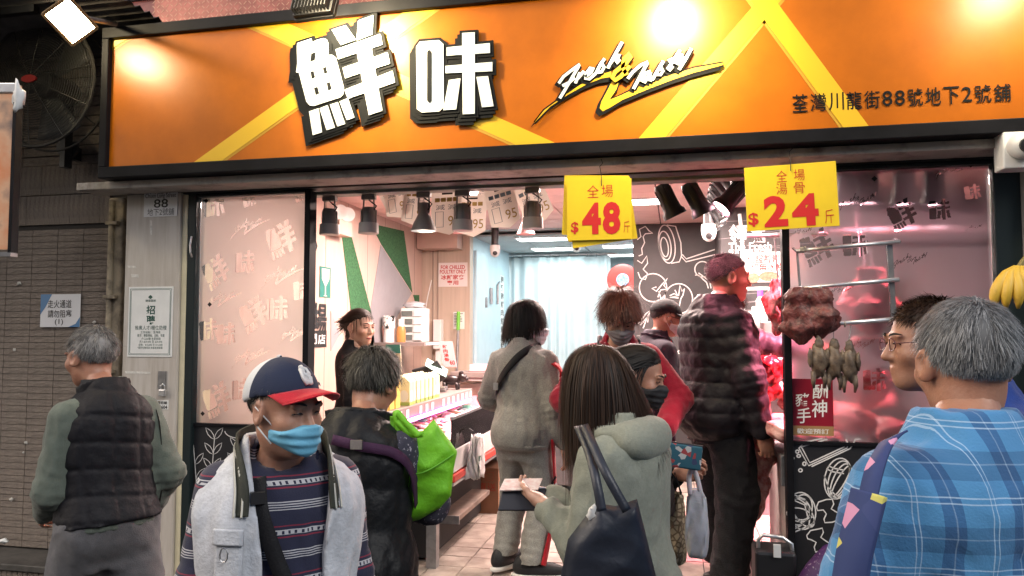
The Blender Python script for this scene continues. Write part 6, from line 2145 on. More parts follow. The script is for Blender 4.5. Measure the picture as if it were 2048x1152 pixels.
def hand_mesh(w, f, n, right, curl=.5, s=1.0, spread=.06, thumb=.5):
    """wrist point, finger direction, palm facing"""
    f = np.array(f, float); f /= np.linalg.norm(f)
    n = np.array(n, float); n -= f * n.dot(f); n /= np.linalg.norm(n)
    x = np.cross(f, n) * (1 if right else -1)         # towards the thumb
    M = np.stack([x, f, -n], 1)                        # local x thumb side, y fingers, z back of hand
    fing = []
    for i, (bx, L) in enumerate(((.028, .078), (.009, .086), (-.010, .080), (-.028, .063))):
        p = np.array([bx, .088 - .004 * abs(i - 1.2), 0.]); a = .12 + curl * .35
        sd = (bx / .028) * spread
        ch = [p]
        for j, q in enumerate((.46, .30, .24)):
            dr = np.array([math.sin(sd), math.cos(a) * math.cos(sd), -math.sin(a)])
            p = p + dr * L * q; ch.append(p)
            a += curl * (1.0, .8, .5)[j]
        fing.append(ch)
    th = [np.array([.026, .022, -.004]), np.array([.046, .052, -.014 - .012 * thumb]), np.array([.050 - .018 * thumb, .082, -.020 - .02 * thumb]), np.array([.044 - .028 * thumb, .104, -.026 - .022 * thumb])]

    def fn(P):
        d = ell(P, (0, .048, 0), (.040, .052, .0165))
        d = smin(d, ell(P, (.018, .03, -.006), (.022, .034, .017)), .015)
        d = smin(d, cap(P, (0, -.035, 0), (0, .015, 0), .0245, .026), .02)
        for i, ch in enumerate(fing):
            r0 = (.0095, .0098, .0094, .0084)[i]
            c = cap(P, ch[0] - np.array([0, .02, 0]), ch[0], r0, r0)
            for j in range(3): c = smin(c, cap(P, ch[j], ch[j + 1], r0 * (1 - .1 * j), r0 * (.92 - .12 * j)), .003)
            d = smin(d, c, .006)
        c = cap(P, th[0], th[1], .014, .0115)
        c = smin(c, cap(P, th[1], th[2], .0112, .0105), .004); c = smin(c, cap(P, th[2], th[3], .0105, .0085), .004)
        return smin(d, c, .010)
    V, Q = nets(fn, (-.07, -.06, -.11), (.085, .20, .05), .0045, slack=.012)
    return (V * s) @ M.T + np.array(w), Q


def bbox_pts(pts, m):
    a = np.array(pts); return a.min(0) - m, a.max(0) + m


SKIN = {}


def skin(name, c):
    if name not in SKIN:
        SKIN[name] = mat('skin ' + name, c, .46, scale=26, col2=(c[0] * .82, c[1] * .70, c[2] * .66), bump=.12, bscale=150, sub=.12, thresh=(.25, .7))
    return SKIN[name]


def hairmat(name, c1, c2, rough=.55):
    m, nt, b = node_mat('hair ' + name, rough)
    b.inputs['Specular IOR Level'].default_value = .25
    g = nt.nodes.new('ShaderNodeNewGeometry')
    rp = nt.nodes.new('ShaderNodeValToRGB')
    rp.color_ramp.elements[0].color = tuple(c1) + (1,); rp.color_ramp.elements[1].color = tuple(c2) + (1,)
    nt.links.new(g.outputs['Random Per Island'], rp.inputs[0]); nt.links.new(rp.outputs[0], b.inputs['Base Color'])
    return m


def hair(k, body, m, n=2600, bs=1.03, clump=.3, sleek=False, length=.05, seg=5, lift=.35, comb='crown', grav=.15, width=.0028, thr=None, off=.012, jit=.25, keep=None, lenf=None, vol=0.0, seed=1, name='hair', base=True, wave=0.0):
    rg = np.random.default_rng(seed)
    C0, Rr = V3(0, -.014, .032), V3(.079 + vol, .099 + vol, .091 + vol)
    D = rg.normal(0, 1, (n * 3, 3)); D /= np.linalg.norm(D, axis=1)[:, None]
    lim = lambda d: -.72 + (np.clip((d[:, 1] + 1) / 2, 0, 1) ** 1.25) * 1.30 + .10 * np.exp(-((np.abs(d[:, 0]) - .95) / .18) ** 2)
    if thr is not None: lim = thr
    ok = D[:, 2] > lim(D)
    if keep is not None: ok &= keep(D)
    D = D[ok][:n]
    n = len(D)
    P = C0 + D * Rr * .985
    cr = V3(.02, -.35, .93)
    if isinstance(comb, str):
        T = D - cr
    else:
        T = np.tile(np.array(comb, float), (n, 1))
    T = T - D * np.sum(T * D, 1)[:, None]
    T /= np.linalg.norm(T, axis=1)[:, None] + 1e-6
    Df = D.astype(np.float32)
    cl = np.stack([wav(Df, seed + 40 + c_, 7.0) for c_ in range(3)], 1)
    dr = T + D * lift + rg.normal(0, jit, (n, 3)) + cl * clump
    dr /= np.linalg.norm(dr, axis=1)[:, None]
    L = length * rg.uniform(.6, 1.2, n) * (1 + .25 * wav(D.astype(np.float32), seed + 50, 9.0))
    fly = rg.uniform(0, 1, n) < .04
    L[fly] *= 1.15
    if lenf is not None: L = L * lenf(D)
    tp_ = np.clip(.35 + 1.0 * (D[:, 2] + .5), .22, 1.0) if length < .08 else np.ones(n)
    L = L * tp_
    g = np.array(k.hR.T @ V3(0, 0, -1))
    pts, outs = [P.copy()], [D.copy()]
    ph = rg.uniform(0, 6, n)
    for j in range(seg):
        P = P + dr * (L / seg)[:, None]
        if wave: P = P + np.stack([np.sin(j * 1.7 + ph), np.cos(j * 1.5 + ph), 0 * ph], 1) * wave
        dr = dr * (1 - min(.9, grav)) + g * grav
        e = (P - C0) / Rr
        r = np.linalg.norm(e, axis=1)
        lay = 1 + tp_ * off / .09 * (.5 + .5 * (j + 1) / seg) * ((ph / 6) * .8 + .35)
        # long hair hangs straight below the widest part of the head
        low = (e[:, 2] < -.15) & (length >= .1)
        rxy = np.linalg.norm(e[:, :2], axis=1)
        need = (~low) & ((r < lay) | sleek)
        P[need] = C0 + (e[need] / r[need][:, None] * lay[need][:, None]) * Rr
        fix = low & (rxy < lay * .93)
        sc = np.where(fix, lay * .93 / np.maximum(rxy, 1e-3), 1)
        P[:, :2] = C0[:2] + (e[:, :2] * sc[:, None]) * Rr[:2]
        dr /= np.linalg.norm(dr, axis=1)[:, None]
        o = (P - C0) / Rr; o /= np.linalg.norm(o, axis=1)[:, None]
        pts.append(P.copy()); outs.append(o)
    V = []
    for j in range(seg + 1):
        a, b = pts[max(0, j - 1)], pts[min(seg, j + 1)]
        t = b - a; t /= np.linalg.norm(t, axis=1)[:, None] + 1e-9
        sd = np.cross(t, outs[j]); sd /= np.linalg.norm(sd, axis=1)[:, None] + 1e-9
        wd = width * (1 - .75 * (j / seg) ** 2) * .5
        V += [pts[j] - sd * wd, pts[j] + sd * wd]
    V = np.stack(V, 1)                                   # n, 2(seg+1), 3
    q = np.array([[2 * j, 2 * j + 1, 2 * j + 3, 2 * j + 2] for j in range(seg)])
    Q = (np.arange(n)[:, None, None] * (2 * (seg + 1)) + q[None]).reshape(-1, 4)
    V = V.reshape(-1, 3)
    if base:
        def fn(P):
            d = ell(P, C0, Rr * bs) - .0025 * wav(P, seed, 90)
            u = (P - C0) / Rr; u /= np.linalg.norm(u, axis=1)[:, None] + 1e-6
            return np.maximum(d, (lim(u) + .05 - u[:, 2]) * .08)
        Vb, Qb = nets(fn, C0 - Rr * 1.2, C0 + Rr * 1.2, .009, slack=.03)
        Q = np.concatenate([Q, Qb + len(V)]); V = np.concatenate([V, Vb])
    V = (V * k.hs) @ k.hR.T + k.hc
    return part(name, V, Q, m, body, smooth=False)


def head_pt(k, x, y, z): return k.hc + k.hR @ (V3(x, y, z) * k.hs)


M_EYE = mat('dark eye', (.02, .012, .01), .15)
M_EYEW = mat('eye white', (.6, .57, .55), .3)
M_LIP = mat('lip', (.42, .14, .12), .5)


def face(k, body, brow=(.02, .015, .012), closed=.3, lips=None):
    for sg in (-1, 1):
        e = [head_pt(k, sg * (.018 + .026 * i / 6), .0915 - .0105 * (i / 6) ** 2, .0075 - .002 * closed + .003 * math.sin(math.pi * i / 6) - .001 * i / 6) for i in range(7)]
        mbpart(MB().tube(e, [.0012, .0026, .0034, .0036, .0032, .0024, .0012], 6), 'eye', M_EYE, body, True)
        e = [head_pt(k, sg * (.014 + .036 * i / 6), .0985 - .020 * (i / 6) ** 2, .028 + .006 * math.sin(math.pi * i / 7)) for i in range(7)]
        mbpart(MB().tube(e, [.0018, .003, .0034, .0032, .0028, .002, .001], 6), 'eyebrow', mat('brow %.3f' % brow[0], brow, .7), body, True)
    if lips:
        e = [head_pt(k, -.021 + .042 * i / 6, .0945 - .010 * abs(i / 3 - 1) ** 2, -.0625) for i in range(7)]
        mbpart(MB().tube(e, [.002, .0045, .006, .006, .006, .0045, .002], 6), 'lips', mat('lips tone', lips, .45), body, True)


def mask(k, body, m, ztop=-.008, pleat=True, loops=True, loopm=None, drop=0.0):
    def fn(P):
        q = ((P - k.hc) @ k.hR) / k.hs
        d = head(P, k) / k.hs
        d = smin(d, ell(q, (0, .075, -.05), (.03, .03, .05)), .04) - .007
        zt = ztop - drop - .020 * (np.abs(q[:, 0]) / .06) ** 1.5
        zb = -.104 + .035 * (np.abs(q[:, 0]) / .06) ** 1.6
        if pleat: d = d - .0018 * np.sin((q[:, 2]) * 260)
        r = np.maximum(d, np.maximum(q[:, 2] - zt, zb - q[:, 2]))
        r = np.maximum(r, (.022 + .0 * q[:, 0]) - q[:, 1])
        return np.maximum(r, np.abs(q[:, 0]) - .067) * k.hs
    c = k.hc
    V, Q = nets(fn, c - .16, c + .16, .0055, slack=.02)
    part('face_mask', V, Q, m, body)
    if loops:
        lm = loopm or m
        for sg in (-1, 1):
            for z0, z1 in ((-.03, .012), (-.075, -.026)):
                mbpart(MB().tube([head_pt(k, sg * .062, .035, z0), head_pt(k, sg * .074, .012, (z0 + z1) / 2), head_pt(k, sg * .084, -.012, z1)], .0022, 5), 'ear_loop', lm, body, True)


def cap_hat(k, body, crown_m, brim_m, brim_len=.075, rise=.0, brim_yaw=0.0, tilt=.0, edge=None):
    """baseball cap on a head"""
    Rb = rotm(0, -tilt, 0)

    def fn(P):
        q = (((P - k.hc) @ k.hR) / k.hs) @ Rb
        d = ell(q, (0, -.012, .038), (.088, .108, .093 + rise))
        seam = .0012 * np.exp(-(np.abs(np.sin(np.arctan2(q[:, 0], q[:, 1] + .012) * 3)) / .08) ** 2)
        z0 = .038 - .012 * (q[:, 1] < 0) * np.clip(-q[:, 1] / .09, 0, 1)
        return np.maximum(d + seam, z0 - q[:, 2]) * k.hs
    c = k.hc
    V, Q = nets(fn, c - .19, c + .21, .0065, slack=.03)
    part('cap_crown', V, Q, crown_m, body)
    rows = []
    for i in range(6):
        v = i / 5
        row = []
        for j in range(15):
            a = -1.15 + 2.3 * j / 14
            ln = brim_len * (math.cos(a * .78) ** .6)
            x = .084 * math.sin(a) * (1 + .05 * v); y = -.012 + .104 * math.cos(a) + ln * v
            z = .048 - .016 * v * math.cos(a * .6) - .018 * (math.sin(a) ** 2) * (.5 + v)
            row.append(head_pt(k, *(Rb @ V3(x, y, z))))
        rows.append(row)
    mbpart(MB().sheet(rows), 'cap_brim', brim_m, body, True, solid=.004)
    if edge is not None:
        mbpart(MB().tube(rows[-1], .0028, 6), 'brim_edge', edge, body, True)
    mbpart(MB().blob(head_pt(k, *(Rb @ V3(0, -.012, .132 + rise))), (.008, .008, .005), 10, 6), 'cap_button', crown_m, body, True)
    return Rb


def collar_ring(k, body, m, r0=.068, r1=.075, h=.045, thick=.007, open_front=0.0, tilt=.25, name='collar', zoff=-.012):
    a = k.N + k.U * (zoff * k.s)
    ax = np.array(k.U + k.T[:, 1] * tilt, float); ax /= np.linalg.norm(ax)

    def fn(P):
        q = P - a
        z = q @ ax
        rad = q - z[:, None] * ax
        fx = q @ k.T[:, 0]; fy = q @ k.T[:, 1]
        rr = np.sqrt((fx / 1.12) ** 2 + fy ** 2)
        R0 = r0 + (r1 - r0) * np.clip(z / h, 0, 1)
        d = np.abs(rr - R0) - thick
        d = np.maximum(d, np.maximum(-z - .02, z - h))
        if open_front: d = np.maximum(d, open_front * (.5 + np.clip(z / h, 0, 1)) - np.abs(fx) - 10 * np.maximum(0, -fy))
        return d
    V, Q = nets(fn, a - .16, a + .19, .007, slack=.03)
    return part(name, V, Q, m, body)


def clothes_top(k, body, m, t=.014, sleeves=True, hem=-.10, flare=.01, folds=.006, seed=1, pad=None, apad=None, cuff=None, name='top', h=.012, neck_cut=.075, extra=None, arm_t=None, freq=27, upto=.97, fat=1.0, armhole=None, neck_drop=0.0):
    at_ = t if arm_t is None else arm_t

    def fn(P):
        d = torso(P, k, t, flare, pad)
        if sleeves:
            for n in ('L', 'R'): d = smin(d, arm(P, k, n, at_, cuff, apad, upto, fat), .045)
        if armhole:
            for n in ('L', 'R'): d = np.maximum(d, -cap(P, k.sh[n] + k.T[:, 0] * (.075 if n == 'R' else -.075) - k.U * .03, k.el[n] + k.T[:, 0] * (.06 if n == 'R' else -.06), armhole, armhole))
        q = (P - k.P) @ k.T
        if folds:
            w1, w2 = wav(P, seed, freq, 1, 1, .45), wav(P, seed + 5, freq * 1.5, 1.1, 1.1, .6)
            d = d - 1.5 * folds * (.45 * w1 + .55 * (.5 - np.abs(w2)) + .35 * (.5 - np.abs(w1 + .3 * w2)))
        d = np.maximum(d, hem * k.s - q[:, 2])
        nk = k.N + k.U * (.035 - neck_drop) * k.s + k.T[:, 1] * .02
        d = smax(d, -(np.linalg.norm((P - nk), axis=1) - neck_cut * k.s), .012)
        if extra is not None: d = extra(P, q, d)
        return d
    pts = [k.P - .2 * k.s * k.U, k.N, k.sh['L'], k.sh['R'], k.P + .01] + ([k.el['L'], k.el['R'], k.wr['L'], k.wr['R']] if sleeves else [])
    lo, hi = bbox_pts(pts, .13)
    lo[:2] -= .11 + max(0, k.belly); hi[:2] += .11 + max(0, k.belly)
    V, Q = nets(fn, lo, hi, h, slack=.05)
    return part(name, V, Q, m, body)


def trousers(k, body, m, t=.012, ra=.05, rk=.062, folds=.006, seed=3, waist=.06, h=.013, crop=0.02, fat=1.05, name='trousers'):
    def fn(P):
        d = torso(P, k, t)
        l = smin(leg(P, k, 'L', t, rk, ra, fat), leg(P, k, 'R', t, rk, ra, fat), .02)
        d = smin(d, l, .05)
        w1, w2 = wav(P, seed, 22, 1, 1, .6), wav(P, seed + 7, 38, 1, 1, .8)
        d = d - 1.4 * folds * (.4 * w1 + .6 * (.5 - np.abs(w2)))
        q = (P - k.P) @ k.T
        d = np.maximum(d, q[:, 2] - waist)
        return np.maximum(d, min(k.an['L'][2], k.an['R'][2]) - .02 + crop - P[:, 2])
    lo, hi = bbox_pts([k.P, k.kn['L'], k.kn['R'], k.an['L'], k.an['R'], k.hip['L'], k.hip['R']], .12)
    lo[:2] -= .08 + max(0, k.belly); hi[:2] += .08 + max(0, k.belly)
    V, Q = nets(fn, lo, hi, h, slack=.05)
    return part(name, V, Q, m, body)


def shoe(k, body, n, m, sole, yaw=0, L=.27, slide=False, ground=None):
    an = k.an[n]
    g = an[2] - .085 if ground is None else ground
    M = rotm(yaw)
    c = V3(an[0], an[1], g)

    def fn(P):
        q = (P - c) @ M
        d = ell(q, (0, .045, .045), (.047, .145, .045))
        d = smin(d, ell(q, (0, -.03, .07), (.042, .07, .06)), .03)
        if slide: d = np.maximum(d, np.maximum(.03 - q[:, 1], q[:, 1] - .12))
        return np.maximum(d, .022 - q[:, 2])
    V, Q = nets(fn, c - V3(.2, .2, .02), c + V3(.2, .24, .16), .008, slack=.03)
    part('shoe', V, Q, m, body)

    def fs(P):
        q = (P - c) @ M
        return np.maximum(np.maximum(ell(q, (0, .04, .0), (.053, .155, .4)), q[:, 2] - .026), .001 - q[:, 2])
    V, Q = nets(fs, c - V3(.22, .22, .02), c + V3(.22, .26, .06), .008, slack=.03)
    part('sole', V, Q, sole, body)


def person(label, px, d, ground, yaw, H, skn, hands=None, bare_feet=False, female=0, **kw):
    """one continuous body: trunk, limbs, head and hands, standing at picture column px and depth d"""
    k = skeleton(H, **kw)
    w = CAM + ray(px, 660) * d
    V, Q = nets(lambda P: smin(smin(smin(torso(P, k, -.014), smin(arm(P, k, 'L', -.004), arm(P, k, 'R', -.004), .01), .04), smin(leg(P, k, 'L', -.012, .05, .034), leg(P, k, 'R', -.012, .05, .034), .01), .05), neckd(P, k), .04),
                *[f for f in bbox_pts([k.P, k.N, k.sh['L'], k.sh['R'], k.el['L'], k.el['R'], k.wr['L'], k.wr['R'], k.kn['L'], k.kn['R'], k.an['L'], k.an['R']], .15)], .017, slack=.06)
    Vh, Qh = nets(lambda P: smin(head(P, k, female), neckd(P, k, .05 - .006 * female), .03), k.hc - .19, k.hc + .19, .0062, slack=.025)
    Vs, Qs = [V, Vh], [Q, Qh + len(V)]
    off = len(V) + len(Vh)
    hands = hands or {}
    for n in ('L', 'R'):
        f, nn, cu = hands.get(n, (None, None, .45))[:3]
        thm = hands[n][3] if n in hands and len(hands[n]) > 3 else .5
        fd = k.wr[n] - k.el[n]
        if f is None: f = fd
        if nn is None: nn = (-1 if n == 'R' else 1, .15, 0)
        Vx, Qx = hand_mesh(k.wr[n] + fd / np.linalg.norm(fd) * .012, f, nn, n == 'R', cu, .95 * k.s ** .7, thumb=thm)
        Vs.append(Vx); Qs.append(Qx + off); off += len(Vx)
    if bare_feet:
        for n in ('L', 'R'):
            an = k.an[n]
            c = V3(an[0], an[1], an[2] - .085)
            fy = bare_feet if not isinstance(bare_feet, bool) else 0
            M = rotm(fy)
            def ff(P):
                q = (P - c) @ M
                d_ = smin(ell(q, (0, .05, .045), (.04, .12, .022)), cap(q, (0, 0, .05), (0, 0, .14), .036, .034), .03)
                for i in range(5):
                    d_ = smin(d_, cap(q, (-.03 + .015 * i, .12, .04), (-.032 + .016 * i, .172 - .008 * abs(i - 1), .036), .009, .0075), .004)
                return d_
            Vx, Qx = nets(ff, c - V3(.2, .2, .01), c + V3(.2, .22, .2), .007, slack=.03)
            Vs.append(Vx); Qs.append(Qx + off); off += len(Vx)
    me = np_mesh('person', np.concatenate(Vs), np.concatenate(Qs))
    body = bpy.data.objects.new('person', me)
    COL.objects.link(body)
    me.materials.append(skn)
    body.location = (w.x, w.y, ground)
    body.rotation_euler = (0, 0, yaw)
    ORG[body.name] = Vector(body.location)
    tag(body, label, 'person')
    k.loc, k.yaw, k.ground = Vector((w.x, w.y, ground)), yaw, ground
    return k, body


def strap_loop(k, body, m, pts, w=.03, name='strap', t=.003, up=None):
    """a flat band laid through points in the person's coordinates, facing away from the trunk"""
    pts = [np.array(p, float) for p in pts]
    P = []
    n = len(pts)
    for i in range(n - 1):
        p0, p1, p2, p3 = pts[max(0, i - 1)], pts[i], pts[i + 1], pts[min(n - 1, i + 2)]
        for j in range(8):
            u = j / 8
            P.append(.5 * ((2 * p1) + (-p0 + p2) * u + (2 * p0 - 5 * p1 + 4 * p2 - p3) * u * u + (-p0 + 3 * p1 - 3 * p2 + p3) * u ** 3))
    P.append(pts[-1])
    rows = []
    ctr = np.array(k.P, float)
    for i, p in enumerate(P):
        a, b = P[max(0, i - 1)], P[min(len(P) - 1, i + 1)]
        d = b - a; d /= np.linalg.norm(d) + 1e-9
        o = p - ctr; o -= np.array(k.U) * (o @ k.U); o /= np.linalg.norm(o) + 1e-9
        if up is not None: o = np.array(up, float)
        sd = np.cross(d, o); sd /= np.linalg.norm(sd) + 1e-9
        rows.append([tuple(p - sd * w / 2), tuple(p), tuple(p + sd * w / 2)])
    return mbpart(MB().sheet(rows), name, m, body, True, solid=t)


def snap(k, p, t=.02):
    """push a point given in person coordinates onto the clothed trunk surface"""
    p = np.array(p, np.float32)
    ax = np.array(k.P + k.U * np.dot(p - k.P, k.U), np.float32)
    d = p - ax
    d /= np.linalg.norm(d) + 1e-9
    lo, hi = 0., .45
    for _ in range(24):
        mid = (lo + hi) / 2
        if torso((ax + d * mid)[None].astype(np.float32), k, t)[0] < 0: lo = mid
        else: hi = mid
    return ax + d * hi


def tow(k, p):
    """person coordinates to the place"""
    c, s = math.cos(k.yaw), math.sin(k.yaw)
    return Vector((k.loc.x + p[0] * c - p[1] * s, k.loc.y + p[0] * s + p[1] * c, k.ground + p[2]))


def tol(k, w):
    """a point of the place in person coordinates"""
    c, s = math.cos(k.yaw), math.sin(k.yaw)
    x, y = w[0] - k.loc.x, w[1] - k.loc.y
    return np.array([x * c + y * s, -x * s + y * c, w[2] - k.ground])


def loc_of(px, py, d, px0, d0, yaw, ground):
    """a picture point at depth d, in the coordinates of a person placed at column px0 and depth d0"""
    k = Sk(); w = CAM + ray(px0, 660) * d0
    k.loc, k.yaw, k.ground = Vector((w.x, w.y, ground)), yaw, ground
    return tol(k, CAM + ray(px, py) * d)
# ------------------------------------------------------------------ cloth materials
def fabric(name, c, rough=.85, var=.12, scale=30, bump=.25, bscale=220, sheen=.15):
    m = mat('cloth ' + name, c, rough, var=var, scale=scale, bump=bump, bscale=bscale, sheen=sheen if max(c) > .08 else 0.0, spec=.18)
    nt = m.node_tree
    if 'creases' not in nt.nodes:
        tc = nt.nodes.new('ShaderNodeTexCoord'); mp = nt.nodes.new('ShaderNodeMapping'); mp.inputs['Scale'].default_value = (1, 1, .55); mp.inputs['Rotation'].default_value = (.4, .3, 0)
        n = nt.nodes.new('ShaderNodeTexNoise'); n.name = 'creases'; n.noise_type = 'RIDGED_MULTIFRACTAL'; n.inputs['Scale'].default_value = 9; n.inputs['Detail'].default_value = 3
        bp = nt.nodes.new('ShaderNodeBump'); bp.inputs['Strength'].default_value = .35; bp.inputs['Distance'].default_value = .006
        old = nt.nodes['Principled BSDF'].inputs['Normal'].links
        nt.links.new(tc.outputs['Object'], mp.inputs[0]); nt.links.new(mp.outputs[0], n.inputs['Vector']); nt.links.new(n.outputs[0], bp.inputs['Height'])
        if old: nt.links.new(old[0].from_socket, bp.inputs['Normal'])
        nt.links.new(bp.outputs[0], nt.nodes['Principled BSDF'].inputs['Normal'])
    return m


def ramp_const(nt, stops):
    r = nt.nodes.new('ShaderNodeValToRGB'); r.color_ramp.interpolation = 'CONSTANT'
    e = r.color_ramp.elements
    e[0].position, e[0].color = stops[0][0], tuple(stops[0][1]) + (1,)
    e[1].position, e[1].color = stops[1][0], tuple(stops[1][1]) + (1,)
    for p, c in stops[2:]:
        x = e.new(p); x.color = tuple(c) + (1,)
    return r


def fract_of(nt, sock, period, off=0.0):
    a = nt.nodes.new('ShaderNodeMath'); a.operation = 'MULTIPLY_ADD'; a.inputs[1].default_value = 1 / period; a.inputs[2].default_value = off + 20
    b = nt.nodes.new('ShaderNodeMath'); b.operation = 'FRACT'
    nt.links.new(sock, a.inputs[0]); nt.links.new(a.outputs[0], b.inputs[0])
    return b.outputs[0]


def obj_xyz(nt, warp=.0):
    tc = nt.nodes.new('ShaderNodeTexCoord'); sp = nt.nodes.new('ShaderNodeSeparateXYZ')
    nt.links.new(tc.outputs['Object'], sp.inputs[0])
    return tc, sp


def cloth_bump(nt, b, tc, sc=260, st=.25):
    n = nt.nodes.new('ShaderNodeTexNoise'); n.inputs['Scale'].default_value = sc
    bp = nt.nodes.new('ShaderNodeBump'); bp.inputs['Strength'].default_value = st; bp.inputs['Distance'].default_value = .004
    nt.links.new(tc.outputs['Object'], n.inputs['Vector']); nt.links.new(n.outputs['Fac'], bp.inputs['Height']); nt.links.new(bp.outputs[0], b.inputs['Normal'])


NAVY = (.016, .018, .045); WH = (.46, .46, .49); MAR = (.20, .02, .045)
M_POLO, nt, b = node_mat('striped polo cloth', .9, .15)
tc, sp = obj_xyz(nt)
u = fract_of(nt, sp.outputs[2], .125)
st = [(0.0, WH), (.07, NAVY), (.13, MAR), (.16, NAVY)]
for q in (.47, .52, .57, .62): st += [(q, WH), (q + .022, NAVY)]
st += [(.90, MAR), (.93, NAVY), (.965, WH)]
rp = ramp_const(nt, st); nt.links.new(u, rp.inputs[0])
# dark dashes along the broad white stripe
ad = nt.nodes.new('ShaderNodeMath'); ad.operation = 'ADD'; nt.links.new(sp.outputs[0], ad.inputs[0]); nt.links.new(sp.outputs[1], ad.inputs[1])
v = fract_of(nt, ad.outputs[0], .018)
gt = nt.nodes.new('ShaderNodeMath'); gt.operation = 'GREATER_THAN'; gt.inputs[1].default_value = .62; nt.links.new(v, gt.inputs[0])
uu = fract_of(nt, sp.outputs[2], .125, .035 - .012)
lt = nt.nodes.new('ShaderNodeMath'); lt.operation = 'LESS_THAN'; lt.inputs[1].default_value = .07; nt.links.new(uu, lt.inputs[0])
ml = nt.nodes.new('ShaderNodeMath'); ml.operation = 'MULTIPLY'; nt.links.new(gt.outputs[0], ml.inputs[0]); nt.links.new(lt.outputs[0], ml.inputs[1])
mx = nt.nodes.new('ShaderNodeMixRGB'); mx.inputs[2].default_value = NAVY + (1,)
nt.links.new(ml.outputs[0], mx.inputs[0]); nt.links.new(rp.outputs[0], mx.inputs[1]); nt.links.new(mx.outputs[0], b.inputs['Base Color'])
cloth_bump(nt, b, tc)

M_PLAID, nt, b = node_mat('blue plaid cloth', .85, .15)
tc, sp = obj_xyz(nt)
B0, B1, B2 = (.060, .23, .46), (.028, .12, .29), (.42, .58, .76)
r1 = ramp_const(nt, [(0, (0, 0, 0)), (.10, (1, 1, 1)), (.115, (0, 0, 0)), (.17, (1, 1, 1)), (.185, (0, 0, 0)), (.6, (.4, .4, .4)), (.62, (0, 0, 0))]); nt.links.new(fract_of(nt, sp.outputs[0], .115), r1.inputs[0])
r2 = ramp_const(nt, [(0, (0, 0, 0)), (.10, (1, 1, 1)), (.12, (0, 0, 0)), (.18, (1, 1, 1)), (.20, (0, 0, 0)), (.62, (.4, .4, .4)), (.64, (0, 0, 0))]); nt.links.new(fract_of(nt, sp.outputs[2], .125, .3), r2.inputs[0])
r3 = ramp_const(nt, [(0, B0), (.45, B1), (.72, B0)]); nt.links.new(fract_of(nt, sp.outputs[0], .115), r3.inputs[0])
r4 = ramp_const(nt, [(0, (1, 1, 1)), (.42, (.62, .66, .7)), (.8, (1, 1, 1))]); nt.links.new(fract_of(nt, sp.outputs[2], .125, .3), r4.inputs[0])
mu = nt.nodes.new('ShaderNodeMixRGB'); mu.blend_type = 'MULTIPLY'; mu.inputs[0].default_value = 1; nt.links.new(r3.outputs[0], mu.inputs[1]); nt.links.new(r4.outputs[0], mu.inputs[2])
ax_ = nt.nodes.new('ShaderNodeMixRGB'); ax_.blend_type = 'ADD'; ax_.inputs[0].default_value = 1; nt.links.new(r1.outputs[0], ax_.inputs[1]); nt.links.new(r2.outputs[0], ax_.inputs[2])
sc_ = nt.nodes.new('ShaderNodeMath'); sc_.operation = 'MULTIPLY'; sc_.inputs[1].default_value = .6; nt.links.new(ax_.outputs[0], sc_.inputs[0])
m2 = nt.nodes.new('ShaderNodeMixRGB'); m2.inputs[2].default_value = B2 + (1,); nt.links.new(sc_.outputs[0], m2.inputs[0]); nt.links.new(mu.outputs[0], m2.inputs[1]); nt.links.new(m2.outputs[0], b.inputs['Base Color'])
cloth_bump(nt, b, tc, 200, .3)

M_KNIT, nt, b = node_mat('ribbed grey knit', .9, .2)
tc, sp = obj_xyz(nt)
r1 = ramp_const(nt, [(0, (.26, .24, .23)), (.5, (.15, .14, .14))]); nt.links.new(fract_of(nt, sp.outputs[2], .012), r1.inputs[0]); nt.links.new(r1.outputs[0], b.inputs['Base Color'])

SK_MID = skin('warm', (.46, .25, .17))
SK_TAN = skin('tan', (.40, .205, .135))
SK_PALE = skin('pale', (.54, .33, .25))
H_BLACK = hairmat('black', (.006, .005, .005), (.022, .018, .016))
H_BROWN = hairmat('dark brown', (.012, .007, .005), (.05, .026, .016))
H_RED = hairmat('reddish brown', (.03, .008, .006), (.11, .03, .018))
H_GREY = hairmat('salt and pepper', (.02, .02, .021), (.30, .29, .28))
H_GREY2 = hairmat('dark grey', (.012, .011, .010), (.13, .12, .10))
H_SILV = hairmat('silver', (.05, .055, .06), (.36, .37, .38))
M_SOLEW = mat('white sole', (.6, .58, .55), .6)
M_SOLEB = mat('black sole', (.02, .02, .02), .7)
M_SHOE = fabric('dark trainer', (.02, .02, .022), .5)
short = dict(length=.034, seg=4, lift=.5, grav=.05, width=.0026, off=.016)


def patch(k, body, m, x0, x1, z0, z1, t=.03, front=True, name='pocket', n=8, thick=.005):
    rows = []
    for i in range(n + 1):
        row = []
        for j in range(n + 1):
            x, z = x0 + (x1 - x0) * j / n, z0 + (z1 - z0) * i / n
            p = k.P + k.T @ V3(x, .16 if front else -.16, z)
            row.append(tuple(snap(k, p, t)))
        rows.append(row)
    return mbpart(MB().sheet(rows), name, m, body, True, solid=thick)


# ---- 1: old man in a black quilted vest by the wall
yw = R(66)
k, o = person('grey haired man in black quilted vest walking past the white pillar', 228, 3.1, 0, yw, 1.655, SK_TAN,
              lean=.13, wide=.94, deep=1.04, belly=.02, neck=(0, .035), hyaw=R(14), hpitch=.12, hs=1.06,
              arms={'L': ((-.13, .26, .90), (-.5, -1, -.3)), 'R': ((.21, .10, .84), (.5, -1, 0))}, legs={'L': (-.1, .22, .09), 'R': (.1, -.26, .12)},
              hands={'L': ((.2, .8, -.3), (.8, .1, -.3), .8)})
sage = fabric('sage sleeve', (.105, .125, .105))
clothes_top(k, o, sage, t=.018, hem=-.02, seed=11, folds=.009, cuff=.045, name='shirt', arm_t=.016)
SPZ, SPX = .105, .105


